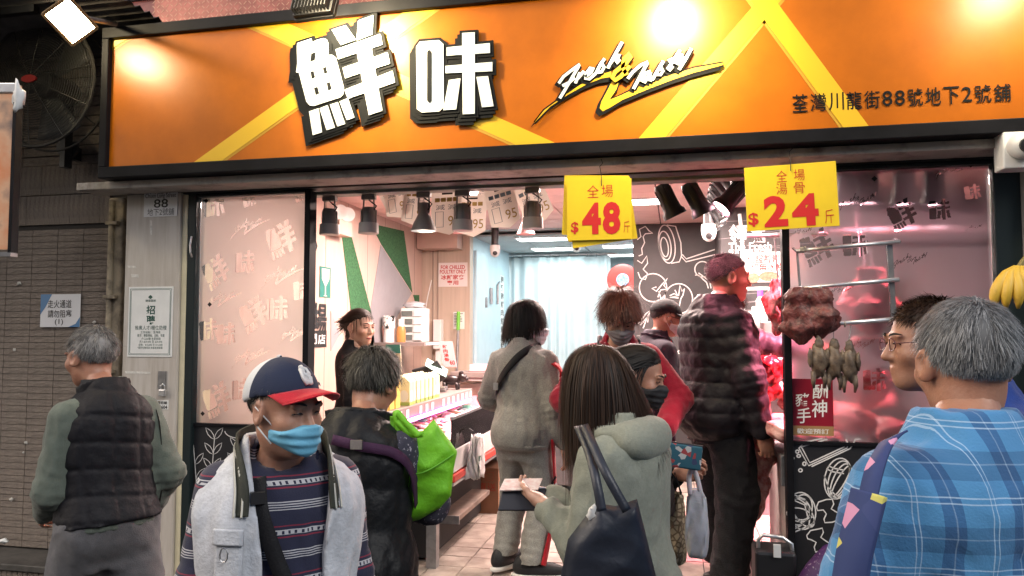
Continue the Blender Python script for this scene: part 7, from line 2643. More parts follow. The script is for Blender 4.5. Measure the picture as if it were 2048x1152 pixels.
def quilt(q):
    a = np.abs(np.mod(q[:, 2] + .02 * np.sin(q[:, 0] * 8), SPZ) - SPZ / 2)
    b_ = np.abs(np.mod(q[:, 0] + .03, SPX) - SPX / 2)
    return .007 * (1 - np.exp(-((SPZ / 2 - a) / .009) ** 2)) * (1 - .8 * np.exp(-((SPX / 2 - b_) / .008) ** 2))


vestm = fabric('black quilted nylon', (.011, .011, .014), .62, sheen=.0, bump=.5, bscale=30)
clothes_top(k, o, vestm, t=.028, sleeves=False, hem=.005, flare=.02, pad=quilt, folds=.0035, seed=12, name='vest', armhole=.055, neck_cut=.07, h=.0085)
collar_ring(k, o, vestm, .073, .082, .075, .011, name='vest_collar')
trousers(k, o, fabric('grey trousers', (.10, .098, .105)), t=.022, ra=.075, rk=.085, folds=.010, seed=13)
for n in 'LR': shoe(k, o, n, M_SHOE, M_SOLEB)
face(k, o, (.08, .075, .07))
hair(k, o, H_GREY, n=8000, seed=3, length=.038, seg=5, lift=.1, jit=.2, clump=.4, sleek=True, grav=.06, width=.0017, off=.014)
strap_loop(k, o, fabric('dark strap', (.02, .018, .016), .7), [snap(k, k.P + k.T @ V3(.17, -.05, .46), .05), snap(k, k.P + k.T @ V3(.20, -.1, .36), .055), snap(k, k.P + k.T @ V3(.2, -.05, .1), .06), snap(k, k.P + k.T @ V3(.2, .05, -.05), .06)], .03, 'shoulder_strap')

# ---- 2: man with cap and blue mask in front
yw = R(214)
k, o = person('man in white vest, striped polo, red brimmed cap and blue face mask', 566, 2.15, 0, yw, 1.545, SK_MID,
              lean=.05, wide=1.06, deep=1.12, belly=.03, neck=(0, .045), hyaw=R(34), hpitch=.12, hs=1.05,
              arms={'R': ((.235, .06, .74), (.35, -1, 0)), 'L': ((-.22, .08, .74), (-.35, -1, 0))})
clothes_top(k, o, M_POLO, t=.016, hem=-.16, seed=21, folds=.007, arm_t=.024, cuff=.055, name='polo_shirt', neck_cut=.074, flare=.015)
navyc = fabric('navy collar', (.012, .014, .035))
collar_ring(k, o, navyc, .066, .088, .040, .007, open_front=.018, name='polo_collar', tilt=.3)


def openv(P, q, d):
    half = .078 + .03 * np.clip((q[:, 2] - .25) / .25, 0, 1)
    return np.maximum(d, np.minimum(half - np.abs(q[:, 0] + .022), q[:, 1] + .02) * 1.0)


kw_, kd_ = k.wide, k.deep
k.wide, k.deep = kw_ * 1.22, kd_ * 1.12
vestw = fabric('off white vest cloth', (.50, .52, .56), .8, bump=.3, bscale=120)
clothes_top(k, o, vestw, t=.036, sleeves=False, hem=-.20, flare=.03, folds=.010, seed=22, name='vest', neck_cut=.092, extra=openv, h=.010, freq=22)
k.wide, k.deep = kw_, kd_
olive = fabric('olive collar', (.045, .047, .038))
collar_ring(k, o, olive, .088, .100, .045, .008, open_front=.055, name='vest_collar', tilt=.38, zoff=-.035)
for sg in (-1, 1):
    lp = ((.055, -.07, .535), (.082, -.02, .525), (.098, .05, .49), (.108, .11, .43), (.112, .13, .37), (.108, .14, .325))
    strap_loop(k, o, olive, [snap(k, k.P + k.T @ V3(sg * x_ - .012, y_, z_), .060) for x_, y_, z_ in lp[:5]], .060, 'lapel', t=.007)
    for dx in (-.014, .006):
        strap_loop(k, o, mat('pale stripe', (.5, .5, .45), .8), [snap(k, k.P + k.T @ V3(sg * (x_ + dx) - .012, y_, z_), .067) for x_, y_, z_ in lp[:5]], .006, 'lapel_stripe', t=.002)
k.wide, k.deep = kw_ * 1.22, kd_ * 1.12
patch(k, o, vestw, .095, .185, .20, .335, .050, name='pocket', thick=.008)
patch(k, o, vestw, .092, .188, .305, .345, .058, name='pocket_flap', thick=.008)
mbpart(MB().tube([snap(k, k.P + k.T @ V3(.135 + .012 * math.cos(a), .16, .285 + .018 * math.sin(a)), .068) for a in [i * .7 for i in range(10)]], .0022, 5), 'pocket_ring', M_STEEL, o)
k.wide, k.deep = kw_, kd_
blackstrap = fabric('black webbing', (.012, .012, .014), .6)
strap_loop(k, o, blackstrap, [snap(k, k.P + k.T @ V3(x_, .15, z_), .046) for x_, z_ in ((.085, .46), (.06, .38), (.02, .26), (-.02, .14), (-.06, .02), (-.09, -.08))], .042, 'crossbody_strap')
mbpart(MB().box(snap(k, k.P + k.T @ V3(.07, .15, .415), .054), (.035, .02, .03)), 'strap_buckle', M_PLASTIC_B, o)
trousers(k, o, fabric('dark trousers', (.03, .03, .035)), t=.015)
for n in 'LR': shoe(k, o, n, M_SHOE, M_SOLEB)
face(k, o, (.02, .016, .014), closed=.9)
hair(k, o, H_GREY2, n=1600, seed=5, length=.018, seg=3, lift=.4, grav=.05, width=.0022, off=.006, keep=lambda D: D[:, 2] < .35)
bluem = mat('blue face mask', (.16, .46, .66), .7, bump=.1, bscale=200)
mask(k, o, bluem, ztop=-.006, loopm=mat('white elastic', (.7, .7, .7), .7), drop=.012)
M_CAP, nt, b = node_mat('navy cap with white back', .85)
tc, sp = obj_xyz(nt)
# front panels navy, mesh back white; split plane runs across the head
hy = k.hR @ V3(0, 1, 0)
dt = nt.nodes.new('ShaderNodeVectorMath'); dt.operation = 'DOT_PRODUCT'; dt.inputs[1].default_value = tuple(float(x_) for x_ in hy)
nt.links.new(tc.outputs['Object'], dt.inputs[0])
ls = nt.nodes.new('ShaderNodeMath'); ls.operation = 'GREATER_THAN'; ls.inputs[1].default_value = float(hy @ k.hc) - .038
nt.links.new(dt.outputs['Value'], ls.inputs[0])
mx = nt.nodes.new('ShaderNodeMixRGB'); mx.inputs[1].default_value = (.60, .62, .64, 1); mx.inputs[2].default_value = (.012, .020, .052, 1)
nt.links.new(ls.outputs[0], mx.inputs[0]); nt.links.new(mx.outputs[0], b.inputs['Base Color']); cloth_bump(nt, b, tc, 240, .2)
redbrim = fabric('red brim', (.50, .012, .025), .6)
Rb = cap_hat(k, o, M_CAP, redbrim, .082, rise=.006, tilt=.22, edge=redbrim)
em = mat('white embroidery', (.62, .62, .62), .8)


def cap_pt(a, z, out=.004):
    zz = (z - .038) / .099
    r = math.sqrt(max(0, 1 - zz * zz))
    return head_pt(k, *(Rb @ V3((.088 + out) * r * math.sin(a), -.012 + (.108 + out) * r * math.cos(a), z)))


for pts in ([(.10, .105), (-.14, .098), (-.16, .085), (.06, .085)], [(.05, .085), (-.15, .075), (-.12, .062), (.08, .066)], [(-.02, .108), (.02, .06)], [(.10, .10), (.13, .075), (.06, .058)], [(-.16, .09), (-.05, .058)]):
    mbpart(MB().tube([cap_pt(*p_) for p_ in pts], .0052, 6), 'cap_emblem', em, o, True)
for i in range(3):
    mbpart(MB().tube([cap_pt(-.72 - .09 * j, .060 - .003 * i + .001 * j) for j in range(6 - i)], .0016, 5), 'cap_side_mark', em, o, True)

# ---- 3: person in black padded vest with the green bag
yw = R(4)
k3, o = person('stooping shopper in black padded vest carrying the lime green tote', 705, 2.66, 0, yw, 1.56, SK_TAN,
               lean=.16, wide=1.12, deep=1.15, neck=(0, .05), hyaw=R(-20), hpitch=.35, hs=1.03,
               arms={'L': ((-.16, .34, .86), (-.8, -.8, 0)), 'R': ((.10, .36, .95), (1, -.8, 0))})
k = k3
dots = mat('floral sleeve', (.03, .03, .05), .85, scale=60, col2=(.32, .30, .36), thresh=(.38, .42))
clothes_top(k, o, dots, t=.016, hem=-.1, seed=31, arm_t=.026, cuff=.045, name='blouse')
SPZ2 = .12


def puff(sp, a_):
    return lambda q: a_ * (np.abs(np.sin(np.pi * (q[:, 2] if q.ndim > 1 else q) / sp)) ** .55 - .4)


blackv = fabric('black padded nylon', (.009, .010, .012), .5, sheen=0, bump=.5, bscale=36)
clothes_top(k, o, blackv, t=.042, sleeves=False, hem=-.24, flare=.05, pad=puff(.14, .010), folds=.008, seed=32, name='padded_vest', armhole=.055, neck_cut=.07, h=.011)
collar_ring(k, o, blackv, .082, .098, .085, .016, name='vest_collar', tilt=.05)
strap_loop(k, o, fabric('purple webbing', (.05, .02, .05), .7), [snap(k, k.P + k.T @ V3(x_, y_, z_), .068) for x_, y_, z_ in ((-.02, -.15, .44), (.06, -.15, .42), (.13, -.1, .40), (.19, -.06, .34), (.2, .0, .22))], .034, 'bag_strap')
mbpart(MB().box(snap(k, k.P + k.T @ V3(.05, -.15, .425), .074), (.04, .012, .03)), 'strap_buckle', M_STEEL, o)
trousers(k, o, fabric('black slacks', (.02, .02, .022)), t=.015)
for n in 'LR': shoe(k, o, n, M_SHOE, M_SOLEB)
face(k, o)
hair(k, o, H_GREY2, n=7500, seed=7, length=.06, seg=6, clump=.5, sleek=True, lift=.2, grav=.16, width=.0026, off=.026, vol=.004, jit=.3, thr=lambda d: -.97 + (np.clip((d[:, 1] + 1) / 2, 0, 1) ** 1.0) * 1.5)

# ---- 5: clerk behind the counter
yw = R(-62)
k, o = person('shop assistant with ponytail and black top behind the chilled counter', 704, 4.95, FZ, yw, 1.49, SK_PALE, female=1,
              lean=.03, wide=.92, deep=.95, hyaw=R(-52), hpitch=.05, hs=1.0)
blk = fabric('black jersey', (.014, .014, .016))
clothes_top(k, o, blk, t=.012, seed=41, name='jersey', neck_cut=.068)
trousers(k, o, blk)
for n in 'LR': shoe(k, o, n, M_SHOE, M_SOLEB)
face(k, o, lips=(.42, .10, .10), closed=.6)
brn = H_BROWN
hair(k, o, brn, n=3200, sleek=True, clump=.08, seed=9, length=.10, seg=6, lift=.02, jit=.08, comb=(0, -1, -.1), grav=.03, width=.0034, off=.010)
hair(k, o, brn, n=300, seed=10, length=.06, seg=6, lift=.12, jit=.12, comb=(.6, 1, -.3), grav=.25, width=.0034, off=.008, base=False, name='fringe', keep=lambda D: (D[:, 1] > .35) & (D[:, 2] > .35))
hair(k, o, brn, n=700, seed=11, length=.20, seg=8, lift=.25, jit=.08, comb=(0, -1, -.8), grav=.6, width=.0034, off=.03, base=False, name='ponytail', keep=lambda D: (D[:, 1] < -.72) & (np.abs(D[:, 0]) < .3) & (D[:, 2] > -.25), thr=lambda d: -.3 + 0 * d[:, 0])
for sg in (-1, 1): hair(k, o, brn, n=130, seed=12, length=.12, seg=7, lift=.05, jit=.06, comb=(0, .2, -1), grav=.35, width=.003, off=.008, base=False, name='side_lock', keep=lambda D: (sg * D[:, 0] > .8) & (D[:, 1] > .1))

# ---- 6: tracksuit shopper
yw = R(-16)
k6, o = person('shopper in grey tracksuit with red and black side stripes, seen from behind', 1047, 4.35, FZ, yw, 1.51, SK_PALE, female=.6,
               lean=.02, wide=1.02, deep=1.05, hyaw=R(-72), hpitch=.12, hs=1.05, neck=(0, .02),
               arms={'R': ((.245, .02, .73), (.6, -1, 0)), 'L': ((-.20, .24, .86), (-.8, -1, 0))},
               legs={'L': (-.115, -.02, .10), 'R': (.10, -.10, .10)})
k = k6
greyj = fabric('heather grey fleece', (.205, .20, .185), .9, var=.22, scale=160)
clothes_top(k, o, greyj, t=.024, hem=-.10, seed=51, folds=.010, arm_t=.022, cuff=.034, name='sweatshirt', flare=.022, h=.0105)
clothes_top(k, o, greyj, t=.030, sleeves=False, hem=-.118, seed=52, folds=.002, name='hem_band', flare=.02, extra=lambda P, q, d: np.maximum(d, q[:, 2] + .062))
collar_ring(k, o, greyj, .070, .068, .045, .010, name='collar')
trousers(k, o, greyj, t=.020, ra=.056, rk=.070, folds=.010, seed=53, h=.011)
shoe(k, o, 'L', M_SHOE, M_SOLEW, R(-10)); shoe(k, o, 'R', M_SHOE, M_SOLEW, R(-68))
redst = fabric('red side stripe', (.34, .012, .02)); blkst = fabric('black side stripe', (.015, .015, .018))
tr = lambda a, b_, u_: np.array(a) + (np.array(b_) - np.array(a)) * u_


def side_stripe(pts, m, w, nm):
    strap_loop(k, o, m, pts, w, nm, t=.002)


sx = lambda p_, r_: np.array(p_) + np.array([r_ * .96, -r_ * .28, 0])
side_stripe([sx(tr(k.hip['R'], k.kn['R'], u_), .130 - .030 * u_) for u_ in (.05, .35, .7, 1)] + [sx(tr(k.kn['R'], k.an['R'], u_), .104 - .014 * u_) for u_ in (.35, .7, 1.0)], redst, .036, 'leg_stripe')
side_stripe([k.sh['R'] + V3(-.06, -.045, .062)] + [sx(tr(k.sh['R'], k.el['R'], u_), .092 - .010 * u_) for u_ in (.1, .4, .8, 1)] + [sx(tr(k.el['R'], k.wr['R'], u_), .080 - .016 * u_) for u_ in (.4, .8, .95)], redst, .034, 'sleeve_stripe')
for u0 in (.62, .72, .82):
    side_stripe([sx(tr(k.hip['R'], k.kn['R'], u0 + .05 * i), .118) + V3(-.008 * i, -.016 * i, 0) for i in range(3)], (blkst, em, blkst)[int(u0 * 10) % 3], .018, 'stripe_flash')
    side_stripe([sx(tr(k.sh['R'], k.el['R'], u0 + .05 * i), .094) + V3(-.006 * i, -.012 * i, 0) for i in range(3)], (blkst, em, blkst)[int(u0 * 10) % 3], .016, 'stripe_flash')
fr = Frame(Vector(sx(tr(k.hip['R'], k.kn['R'], .93), .112)), Vector((0, .05, 1)), Vector((-.35, -.93, 0)))
mbpart(text(MB(), fr, 'smile', -.05, .05, -.012, .012, .006, bold=.02), 'stripe_lettering', M_INK, o)
fr = Frame(Vector(sx(tr(k.el['R'], k.wr['R'], .08), .090)), Vector((0, .05, 1)), Vector((-.35, -.93, 0)))
mbpart(text(MB(), fr, 'smile', -.045, .045, -.011, .011, .004, bold=.02), 'stripe_lettering', M_INK, o)
strap_loop(k, o, blackstrap, [snap(k, k.P + k.T @ V3(x_, y_, z_), .034) for x_, y_, z_ in ((.09, .05, .49), (.085, -.1, .47), (.03, -.15, .42), (-.06, -.15, .33), (-.13, -.13, .26), (-.18, -.04, .2))], .042, 'crossbody_strap')
mbpart(MB().box(snap(k, k.P + k.T @ V3(-.13, -.13, .255), .040), (.03, .02, .04)), 'strap_slider', M_STEEL, o)
face(k, o)
hair(k, o, H_BLACK, n=5600, sleek=True, clump=.08, seed=13, length=.115, seg=7, lift=.06, jit=.1, grav=.30, width=.0032, off=.020, vol=.008, thr=lambda d: -.62 + (np.clip((d[:, 1] + 1) / 2, 0, 1) ** 1.6) * 1.15)
mask(k, o, mat('white face mask', (.62, .66, .70), .7, bump=.1, bscale=200))

# ---- 7: woman in hoodie
yw = R(62)
k7, o = person('long haired woman in pale sage hoodie holding an open wallet', 1256, 2.45, 0, yw, 1.575, SK_PALE, female=1,
               lean=.07, wide=.92, deep=.94, neck=(0, .04), hyaw=R(12), hpitch=.42, hs=1.02,
               arms={'L': (loc_of(1086, 1008, 2.46, 1256, 2.45, yw, 0), (-.3, -1, -.6)), 'R': (loc_of(1090, 990, 2.56, 1256, 2.45, yw, 0), (.4, -1, -.6))},
               hands={'L': ((.35, .85, .1), (.35, -.1, .9), .55, .2), 'R': ((-.3, .9, .0), (-.5, .1, -.8), .5, .3)})
k = k7
hood = fabric('sage hoodie fleece', (.235, .25, .205), .92, var=.08, scale=90)
clothes_top(k, o, hood, t=.028, hem=-.22, seed=61, folds=.011, arm_t=.022, cuff=.042, name='hoodie', upto=.86, flare=.03, h=.0115, neck_cut=.07, freq=24)


def hoodfn(P):
    q = (P - k.N) @ k.T
    d = ell(q, (0, -.085, .0), (.135, .075, .072), rotm(0, -.5, 0))
    d = smin(d, ell(q, (0, -.02, .025), (.125, .11, .045)), .03)
    d = smax(d, -ell(q, (0, .0, .06), (.085, .085, .065)), .02)
    d = d - .006 * wav(P, 66, 20)
    return d


V, Q = nets(hoodfn, k.N - .26, k.N + .24, .010, slack=.05)
part('hood', V, Q, hood, o)
trousers(k, o, fabric('navy slacks', (.02, .022, .03)), t=.014)
for n in 'LR': shoe(k, o, n, M_SHOE, M_SOLEW)
face(k, o)
hair(k, o, H_BROWN, n=7800, sleek=True, clump=.05, seed=15, length=.27, seg=10, lift=.04, grav=.36, width=.0028, off=.024, vol=.004, jit=.07, thr=lambda d: -.55 + (np.clip((d[:, 1] + 1) / 2, 0, 1) ** 1.6) * 1.05, lenf=lambda D: .85 + .2 * (D[:, 2] < .5))

# ---- 8: woman with black mask
yw = R(-92)
k8, o = person('woman with black face mask and grey knit top holding a small purse', 1238, 3.0, 0, yw, 1.575, SK_TAN, female=1,
               lean=.04, wide=.92, deep=.92, hyaw=R(-12), hpitch=.25, neck=(0, .03),
               arms={'R': (loc_of(1330, 905, 2.80, 1238, 3.0, yw, 0), (.8, -.8, -.3)), 'L': (loc_of(1352, 950, 2.92, 1238, 3.0, yw, 0), (-.8, -.8, 0))},
               hands={'R': ((-.3, .9, -.1), (-.8, .1, -.6), .8), 'L': ((.2, .9, .1), (.6, .1, .6), .9)})
k = k8
clothes_top(k, o, M_KNIT, t=.014, hem=-.1, seed=71, folds=.006, arm_t=.018, name='knit_top', upto=.55)
for n in 'LR':
    pass
clothes_top(k, o, blk, t=.010, hem=-.05, seed=72, folds=.003, arm_t=.012, name='undershirt', upto=.93)
trousers(k, o, fabric('black trousers', (.018, .018, .02)), t=.012)
for n in 'LR': shoe(k, o, n, M_SHOE, M_SOLEB)
face(k, o, closed=.2)
hair(k, o, H_BLACK, n=4200, sleek=True, clump=.06, seed=17, length=.12, seg=6, lift=.01, jit=.06, comb=(.0, -1, -.25), grav=.06, width=.0032, off=.010)
for sg in (-1, 1): hair(k, o, H_BLACK, n=260, seed=18, length=.15, seg=7, lift=.02, jit=.06, comb=(0, -.5, -1), grav=.3, width=.003, off=.010, base=False, name='side_lock', keep=lambda D: (sg * D[:, 0] > .65) & (D[:, 1] > .0) & (D[:, 2] < .55))
mask(k, o, mat('black face mask', (.014, .014, .016), .75, bump=.1, bscale=200), ztop=-.002)
strap_loop(k, o, fabric('brown strap', (.05, .03, .022), .6), [snap(k, k.P + k.T @ V3(x_, y_, z_), .026) for x_, y_, z_ in ((.11, -.06, .49), (.13, .02, .46), (.15, .06, .36), (.17, .05, .2), (.18, .02, .05))], .026, 'bag_strap')

# ---- 9: red haired woman
yw = R(186)
k, o = person('woman with reddish hair and crimson sweater looking down by the counter', 1236, 4.12, FZ, yw, 1.56, SK_PALE, female=1,
              lean=.22, wide=1.05, deep=1.0, neck=(0, .05), hyaw=R(8), hpitch=.62, hs=1.04,
              arms={'R': ((.16, .32, .92), (.9, -.6, 0)), 'L': ((-.22, .28, .88), (-.9, -.6, 0))})
crim = fabric('crimson sweater', (.20, .006, .020), .9)
clothes_top(k, o, crim, t=.022, seed=81, folds=.010, arm_t=.026, name='sweater', neck_cut=.07)
collar_ring(k, o, crim, .066, .072, .04, .009)
for sg in (-1, 1):
    strap_loop(k, o, fabric('navy backpack strap', (.012, .014, .022), .6), [snap(k, k.P + k.T @ V3(sg * x_, y_, z_), .036) for x_, y_, z_ in ((.10, -.1, .48), (.115, .0, .50), (.12, .1, .44), (.125, .14, .34), (.135, .14, .22))], .06, 'backpack_strap', t=.008)
trousers(k, o, blk); [shoe(k, o, n, M_SHOE, M_SOLEB) for n in 'LR']
face(k, o, closed=1)
hair(k, o, H_RED, n=5200, seed=19, length=.085, seg=6, lift=.25, grav=.14, width=.0030, off=.03, vol=.004, jit=.3)
mask(k, o, mat('grey face mask', (.17, .15, .16), .75))

# ---- 10: man with dark cap and white mask
yw = R(-62)
k, o = person('man in dark cap, glasses, white mask and dark jacket with red piping', 1306, 5.0, FZ, yw, 1.56, SK_MID,
              lean=.05, hyaw=R(-16), hpitch=.22, neck=(0, .04), arms={'R': ((.22, .12, .80), (.9, -.8, 0))})
plum = fabric('dark plum jacket', (.030, .022, .034), .7)
clothes_top(k, o, plum, t=.026, hem=-.14, seed=91, folds=.009, arm_t=.026, name='jacket', neck_cut=.068, flare=.02)
collar_ring(k, o, plum, .072, .10, .05, .008, open_front=.02, tilt=.25)
pip = fabric('red piping', (.42, .02, .04), .6)
mbpart(MB().tube([snap(k, k.P + k.T @ V3(.01, .16, z_), .036) for z_ in (.48, .4, .3, .2, .1, 0, -.1)], .0055, 6), 'zip_piping', pip, o, True)
mbpart(MB().tube([snap(k, k.P + k.T @ V3(x_, .05, z_), .036) for x_, z_ in ((.03, .50), (.09, .485), (.14, .47), (.18, .42))], .004, 6), 'yoke_piping', pip, o, True)
trousers(k, o, fabric('plum trousers', (.06, .026, .06))); [shoe(k, o, n, M_SHOE, M_SOLEB) for n in 'LR']
face(k, o)
hair(k, o, H_BLACK, n=1200, seed=21, length=.016, seg=3, lift=.4, grav=.05, width=.0022, off=.006, keep=lambda D: D[:, 2] < .35)
mask(k, o, mat('pale pink lit mask', (.68, .64, .64), .7))
capk = fabric('black cap', (.018, .018, .020), .7)
cap_hat(k, o, capk, capk, .085, edge=mat('grey edge', (.35, .33, .33), .7))


def glasses(k, o, m=None):
    m = m or M_PLASTIC_B
    for sg in (-1, 1):
        mbpart(MB().tube([head_pt(k, sg * .033 + .021 * math.cos(a), .104 - .006 * abs(math.cos(a)), .006 + .016 * math.sin(a)) for a in [i * .45 for i in range(14)]], .0016, 5, closed=True), 'lens_rim', m, o, True)
        mbpart(MB().tube([head_pt(k, sg * .054, .098, .010), head_pt(k, sg * .074, .06, .012), head_pt(k, sg * .083, -.005, .012)], .0018, 5), 'temple', m, o, True)
    mbpart(MB().tube([head_pt(k, -.012, .106, .010), head_pt(k, 0, .109, .013), head_pt(k, .012, .106, .010)], .0016, 5), 'bridge', m, o, True)


glasses(k, o)

# ---- 12: shopper mostly hidden behind the puffer jacket
yw = R(-50)
k, o = person('shopper in black trousers and slides mostly hidden behind the puffer jacket', 1440, 4.75, FZ, yw, 1.63, SK_MID,
              lean=.05, hyaw=R(-10), hpitch=.1, bare_feet=R(0), legs={'L': (-.12, .18, .085), 'R': (.12, .02, .085)})
clothes_top(k, o, blk, t=.016, seed=101, name='jacket'); trousers(k, o, blk, t=.014, ra=.055)
for n in 'LR': shoe(k, o, n, M_PLASTIC_B, M_SOLEB, slide=True)
face(k, o)
hair(k, o, H_BROWN, n=2600, seed=23, length=.09, seg=5, lift=.2, grav=.2, width=.0034, off=.03)

# ---- 11: big man in a dark puffer jacket
yw = R(-58)
k11, o = person('stout man in dark puffer jacket and black jeans reaching into the meat counter', 1432, 4.12, FZ, yw, 1.78, SK_TAN,
                lean=.03, wide=1.08, deep=1.18, belly=.045, neck=(0, .05), hyaw=R(-20), hpitch=.04, hs=1.10, bare_feet=R(-5),
                arms={'R': ((.30, .06, .86), (.9, -.7, 0)), 'L': (loc_of(1600, 700, 4.25, 1432, 4.12, yw, FZ), (-.8, -.2, -.8))},
                legs={'L': (-.13, .10, .085), 'R': (.13, -.04, .085)}, hands={'R': ((0.05, .25, -1), (-.9, .3, 0), 1.0)})
k = k11
puffm = fabric('dark puffer nylon', (.012, .010, .013), .55, sheen=0, bump=.5, bscale=30)
clothes_top(k, o, puffm, t=.040, hem=-.165, flare=.02, pad=puff(.078, .010), apad=puff(.078, .009), arm_t=.030, cuff=.048, folds=.008, seed=111, name='puffer_jacket', h=.0098, neck_cut=.074, freq=30)
collar_ring(k, o, puffm, .080, .086, .065, .014, open_front=.03, tilt=.1, name='jacket_collar')
mbpart(MB().tube([snap(k, k.P + k.T @ V3(.0, .18, z_), .052) for z_ in (.46, .38, .3, .2, .1, 0, -.1)], .004, 6), 'zip', M_CHROME, o, True)
patch(k, o, mat('white shirt', (.6, .58, .6), .8), -.03, .03, .42, .50, .028, name='shirt_front')
jean = fabric('black denim', (.012, .012, .014), .8, bump=.4, bscale=120)
trousers(k, o, jean, t=.020, ra=.072, rk=.082, folds=.012, seed=112, h=.012)
redslip = mat('red slipper', (.40, .02, .03), .5)
for n in 'LR': shoe(k, o, n, redslip, M_SOLEB, slide=True)
face(k, o)
hair(k, o, hairmat('cropped', (.02, .016, .016), (.12, .10, .10)), n=7000, seed=25, length=.017, seg=2, lift=1.2, jit=.5, grav=.0, width=.0018, off=.004, bs=1.0)

# ---- 14: man with glasses beyond the plaid shirt
yw = R(92)
k, o = person('man with dark framed glasses in blue jacket beyond the plaid shirt', 1985, 2.05, 0, yw, 1.73, SK_TAN,
              lean=.08, neck=(0, .07), hyaw=R(4), hpitch=.02, hs=1.05)
clothes_top(k, o, fabric('royal blue jacket', (.012, .04, .20)), t=.024, seed=121, name='jacket', folds=.008)
collar_ring(k, o, MATS['cloth royal blue jacket'], .072, .08, .05, .009)
trousers(k, o, blk); [shoe(k, o, n, M_SHOE, M_SOLEB) for n in 'LR']
face(k, o); glasses(k, o, mat('dark red frames', (.10, .02, .02), .35))
hair(k, o, H_BROWN, n=3600, seed=27, length=.03, seg=4, lift=.25, grav=.03, width=.0026, off=.016)

# ---- 13: grey haired man in blue plaid shirt
yw = R(28)
k13, o = person('grey haired man in blue plaid shirt seen from behind', 1930, 1.50, 0, yw, 1.70, SK_TAN,
                lean=.03, wide=1.22, deep=1.15, neck=(.055, .02), hyaw=R(-16), hpitch=.06, hs=1.06,
                arms={'L': ((-.30, .12, .84), (-.8, -.8, 0)), 'R': ((.3, .12, .84), (.8, -.8, 0))})
k = k13
clothes_top(k, o, M_PLAID, t=.026, hem=-.2, seed=131, folds=.008, arm_t=.030, name='plaid_shirt', h=.0105, flare=.02, neck_cut=.07)
collar_ring(k, o, M_PLAID, .070, .078, .045, .008, name='shirt_collar', tilt=.05)
trousers(k, o, blk); [shoe(k, o, n, M_SHOE, M_SOLEB) for n in 'LR']
face(k, o)
hair(k, o, H_SILV, n=15000, seed=29, length=.036, seg=5, lift=.06, jit=.16, clump=.35, sleek=True, grav=.08, width=.0014, off=.012)
strap_loop(k, o, fabric('black rucksack strap', (.012, .013, .013), .7), [snap(k, k.P + k.T @ V3(x_, y_, z_), .042) for x_, y_, z_ in ((.12, .08, .49), (.125, -.02, .505), (.14, -.11, .45), (.16, -.14, .34), (.17, -.13, .2), (.17, -.12, .05))], .075, 'rucksack_strap', t=.012)
M_PATT, nt, b = node_mat('pastel patterned strap', .8)
tc = nt.nodes.new('ShaderNodeTexCoord'); vo = nt.nodes.new('ShaderNodeTexVoronoi'); vo.inputs['Scale'].default_value = 22
rp = ramp_const(nt, [(0, (.03, .05, .16)), (.42, (.62, .30, .48)), (.56, (.03, .05, .16)), (.66, (.35, .52, .70)), (.8, (.62, .58, .15)), (.9, (.04, .06, .18))])
sp = nt.nodes.new('ShaderNodeSeparateColor'); nt.links.new(tc.outputs['Object'], vo.inputs['Vector']); nt.links.new(vo.outputs['Color'], sp.inputs[0]); nt.links.new(sp.outputs[0], rp.inputs[0]); nt.links.new(rp.outputs[0], b.inputs['Base Color'])
wp = lambda px, py, d_: tol(k, CAM + ray(px, py) * d_)
strap_loop(k, o, M_PATT, [wp(1800, 868, 1.40), wp(1775, 885, 1.37), wp(1752, 930, 1.33), wp(1738, 985, 1.31), wp(1728, 1040, 1.30)], .034, 'bag_strap', t=.004)
strap_loop(k, o, M_PATT, [wp(1738, 985, 1.305), wp(1722, 1050, 1.295), wp(1708, 1110, 1.29), wp(1695, 1190, 1.29)], .06, 'bag_strap', t=.012)

# ------------------------------------------------------------------ things people carry
def sack(name, label, cat, top, w, h, dp, m, par_yaw, bulge=.35, seed=1, n=18, rows=14, sag=.15, group=None):
    """a soft bag hanging from a point"""
    top = Vector(top)
    t = thing(name, label, cat, tuple(top + Vector((0, 0, -h))), group)
    c, s = math.cos(par_yaw), math.sin(par_yaw)
    vs = []
    for i in range(rows + 1):
        v = i / rows
        ww = w / 2 * (.86 + bulge * .4 * math.sin(math.pi * v) - .05 * (v > .92))
        dd = dp / 2 * (.25 + .75 * min(1, v * 1.6)) * (.55 if i == rows else 1)
        for j in range(n):
            a = 2 * math.pi * j / n
            ca, sa = math.cos(a), math.sin(a)
            x = ww * (abs(ca) ** .55) * (1 if ca > 0 else -1); y = dd * (abs(sa) ** .7) * (1 if sa > 0 else -1)
            j_ = .012 * math.sin(5 * a + seed + v * 9) + .009 * math.sin(9 * a - v * 14 + seed * 2)
            x += j_ * w / .4; y += j_ * .8
            vs.append(top + Vector((x * c - y * s, x * s + y * c, -v * h + (-.03 * sag * 6 * math.cos(a * 2) * (1 - v)))))
    fs = [(i * n + j, (i + 1) * n + j, (i + 1) * n + (j + 1) % n, i * n + (j + 1) % n) for i in range(rows) for j in range(n)]
    fs += [tuple(range(rows * n, rows * n + n))[::-1]]
    b_ = MB().add(vs, fs).build('sack', m, t, smooth=True, solid=.003)
    b_.modifiers.new('s', 'SUBSURF').render_levels = 1
    return t, top


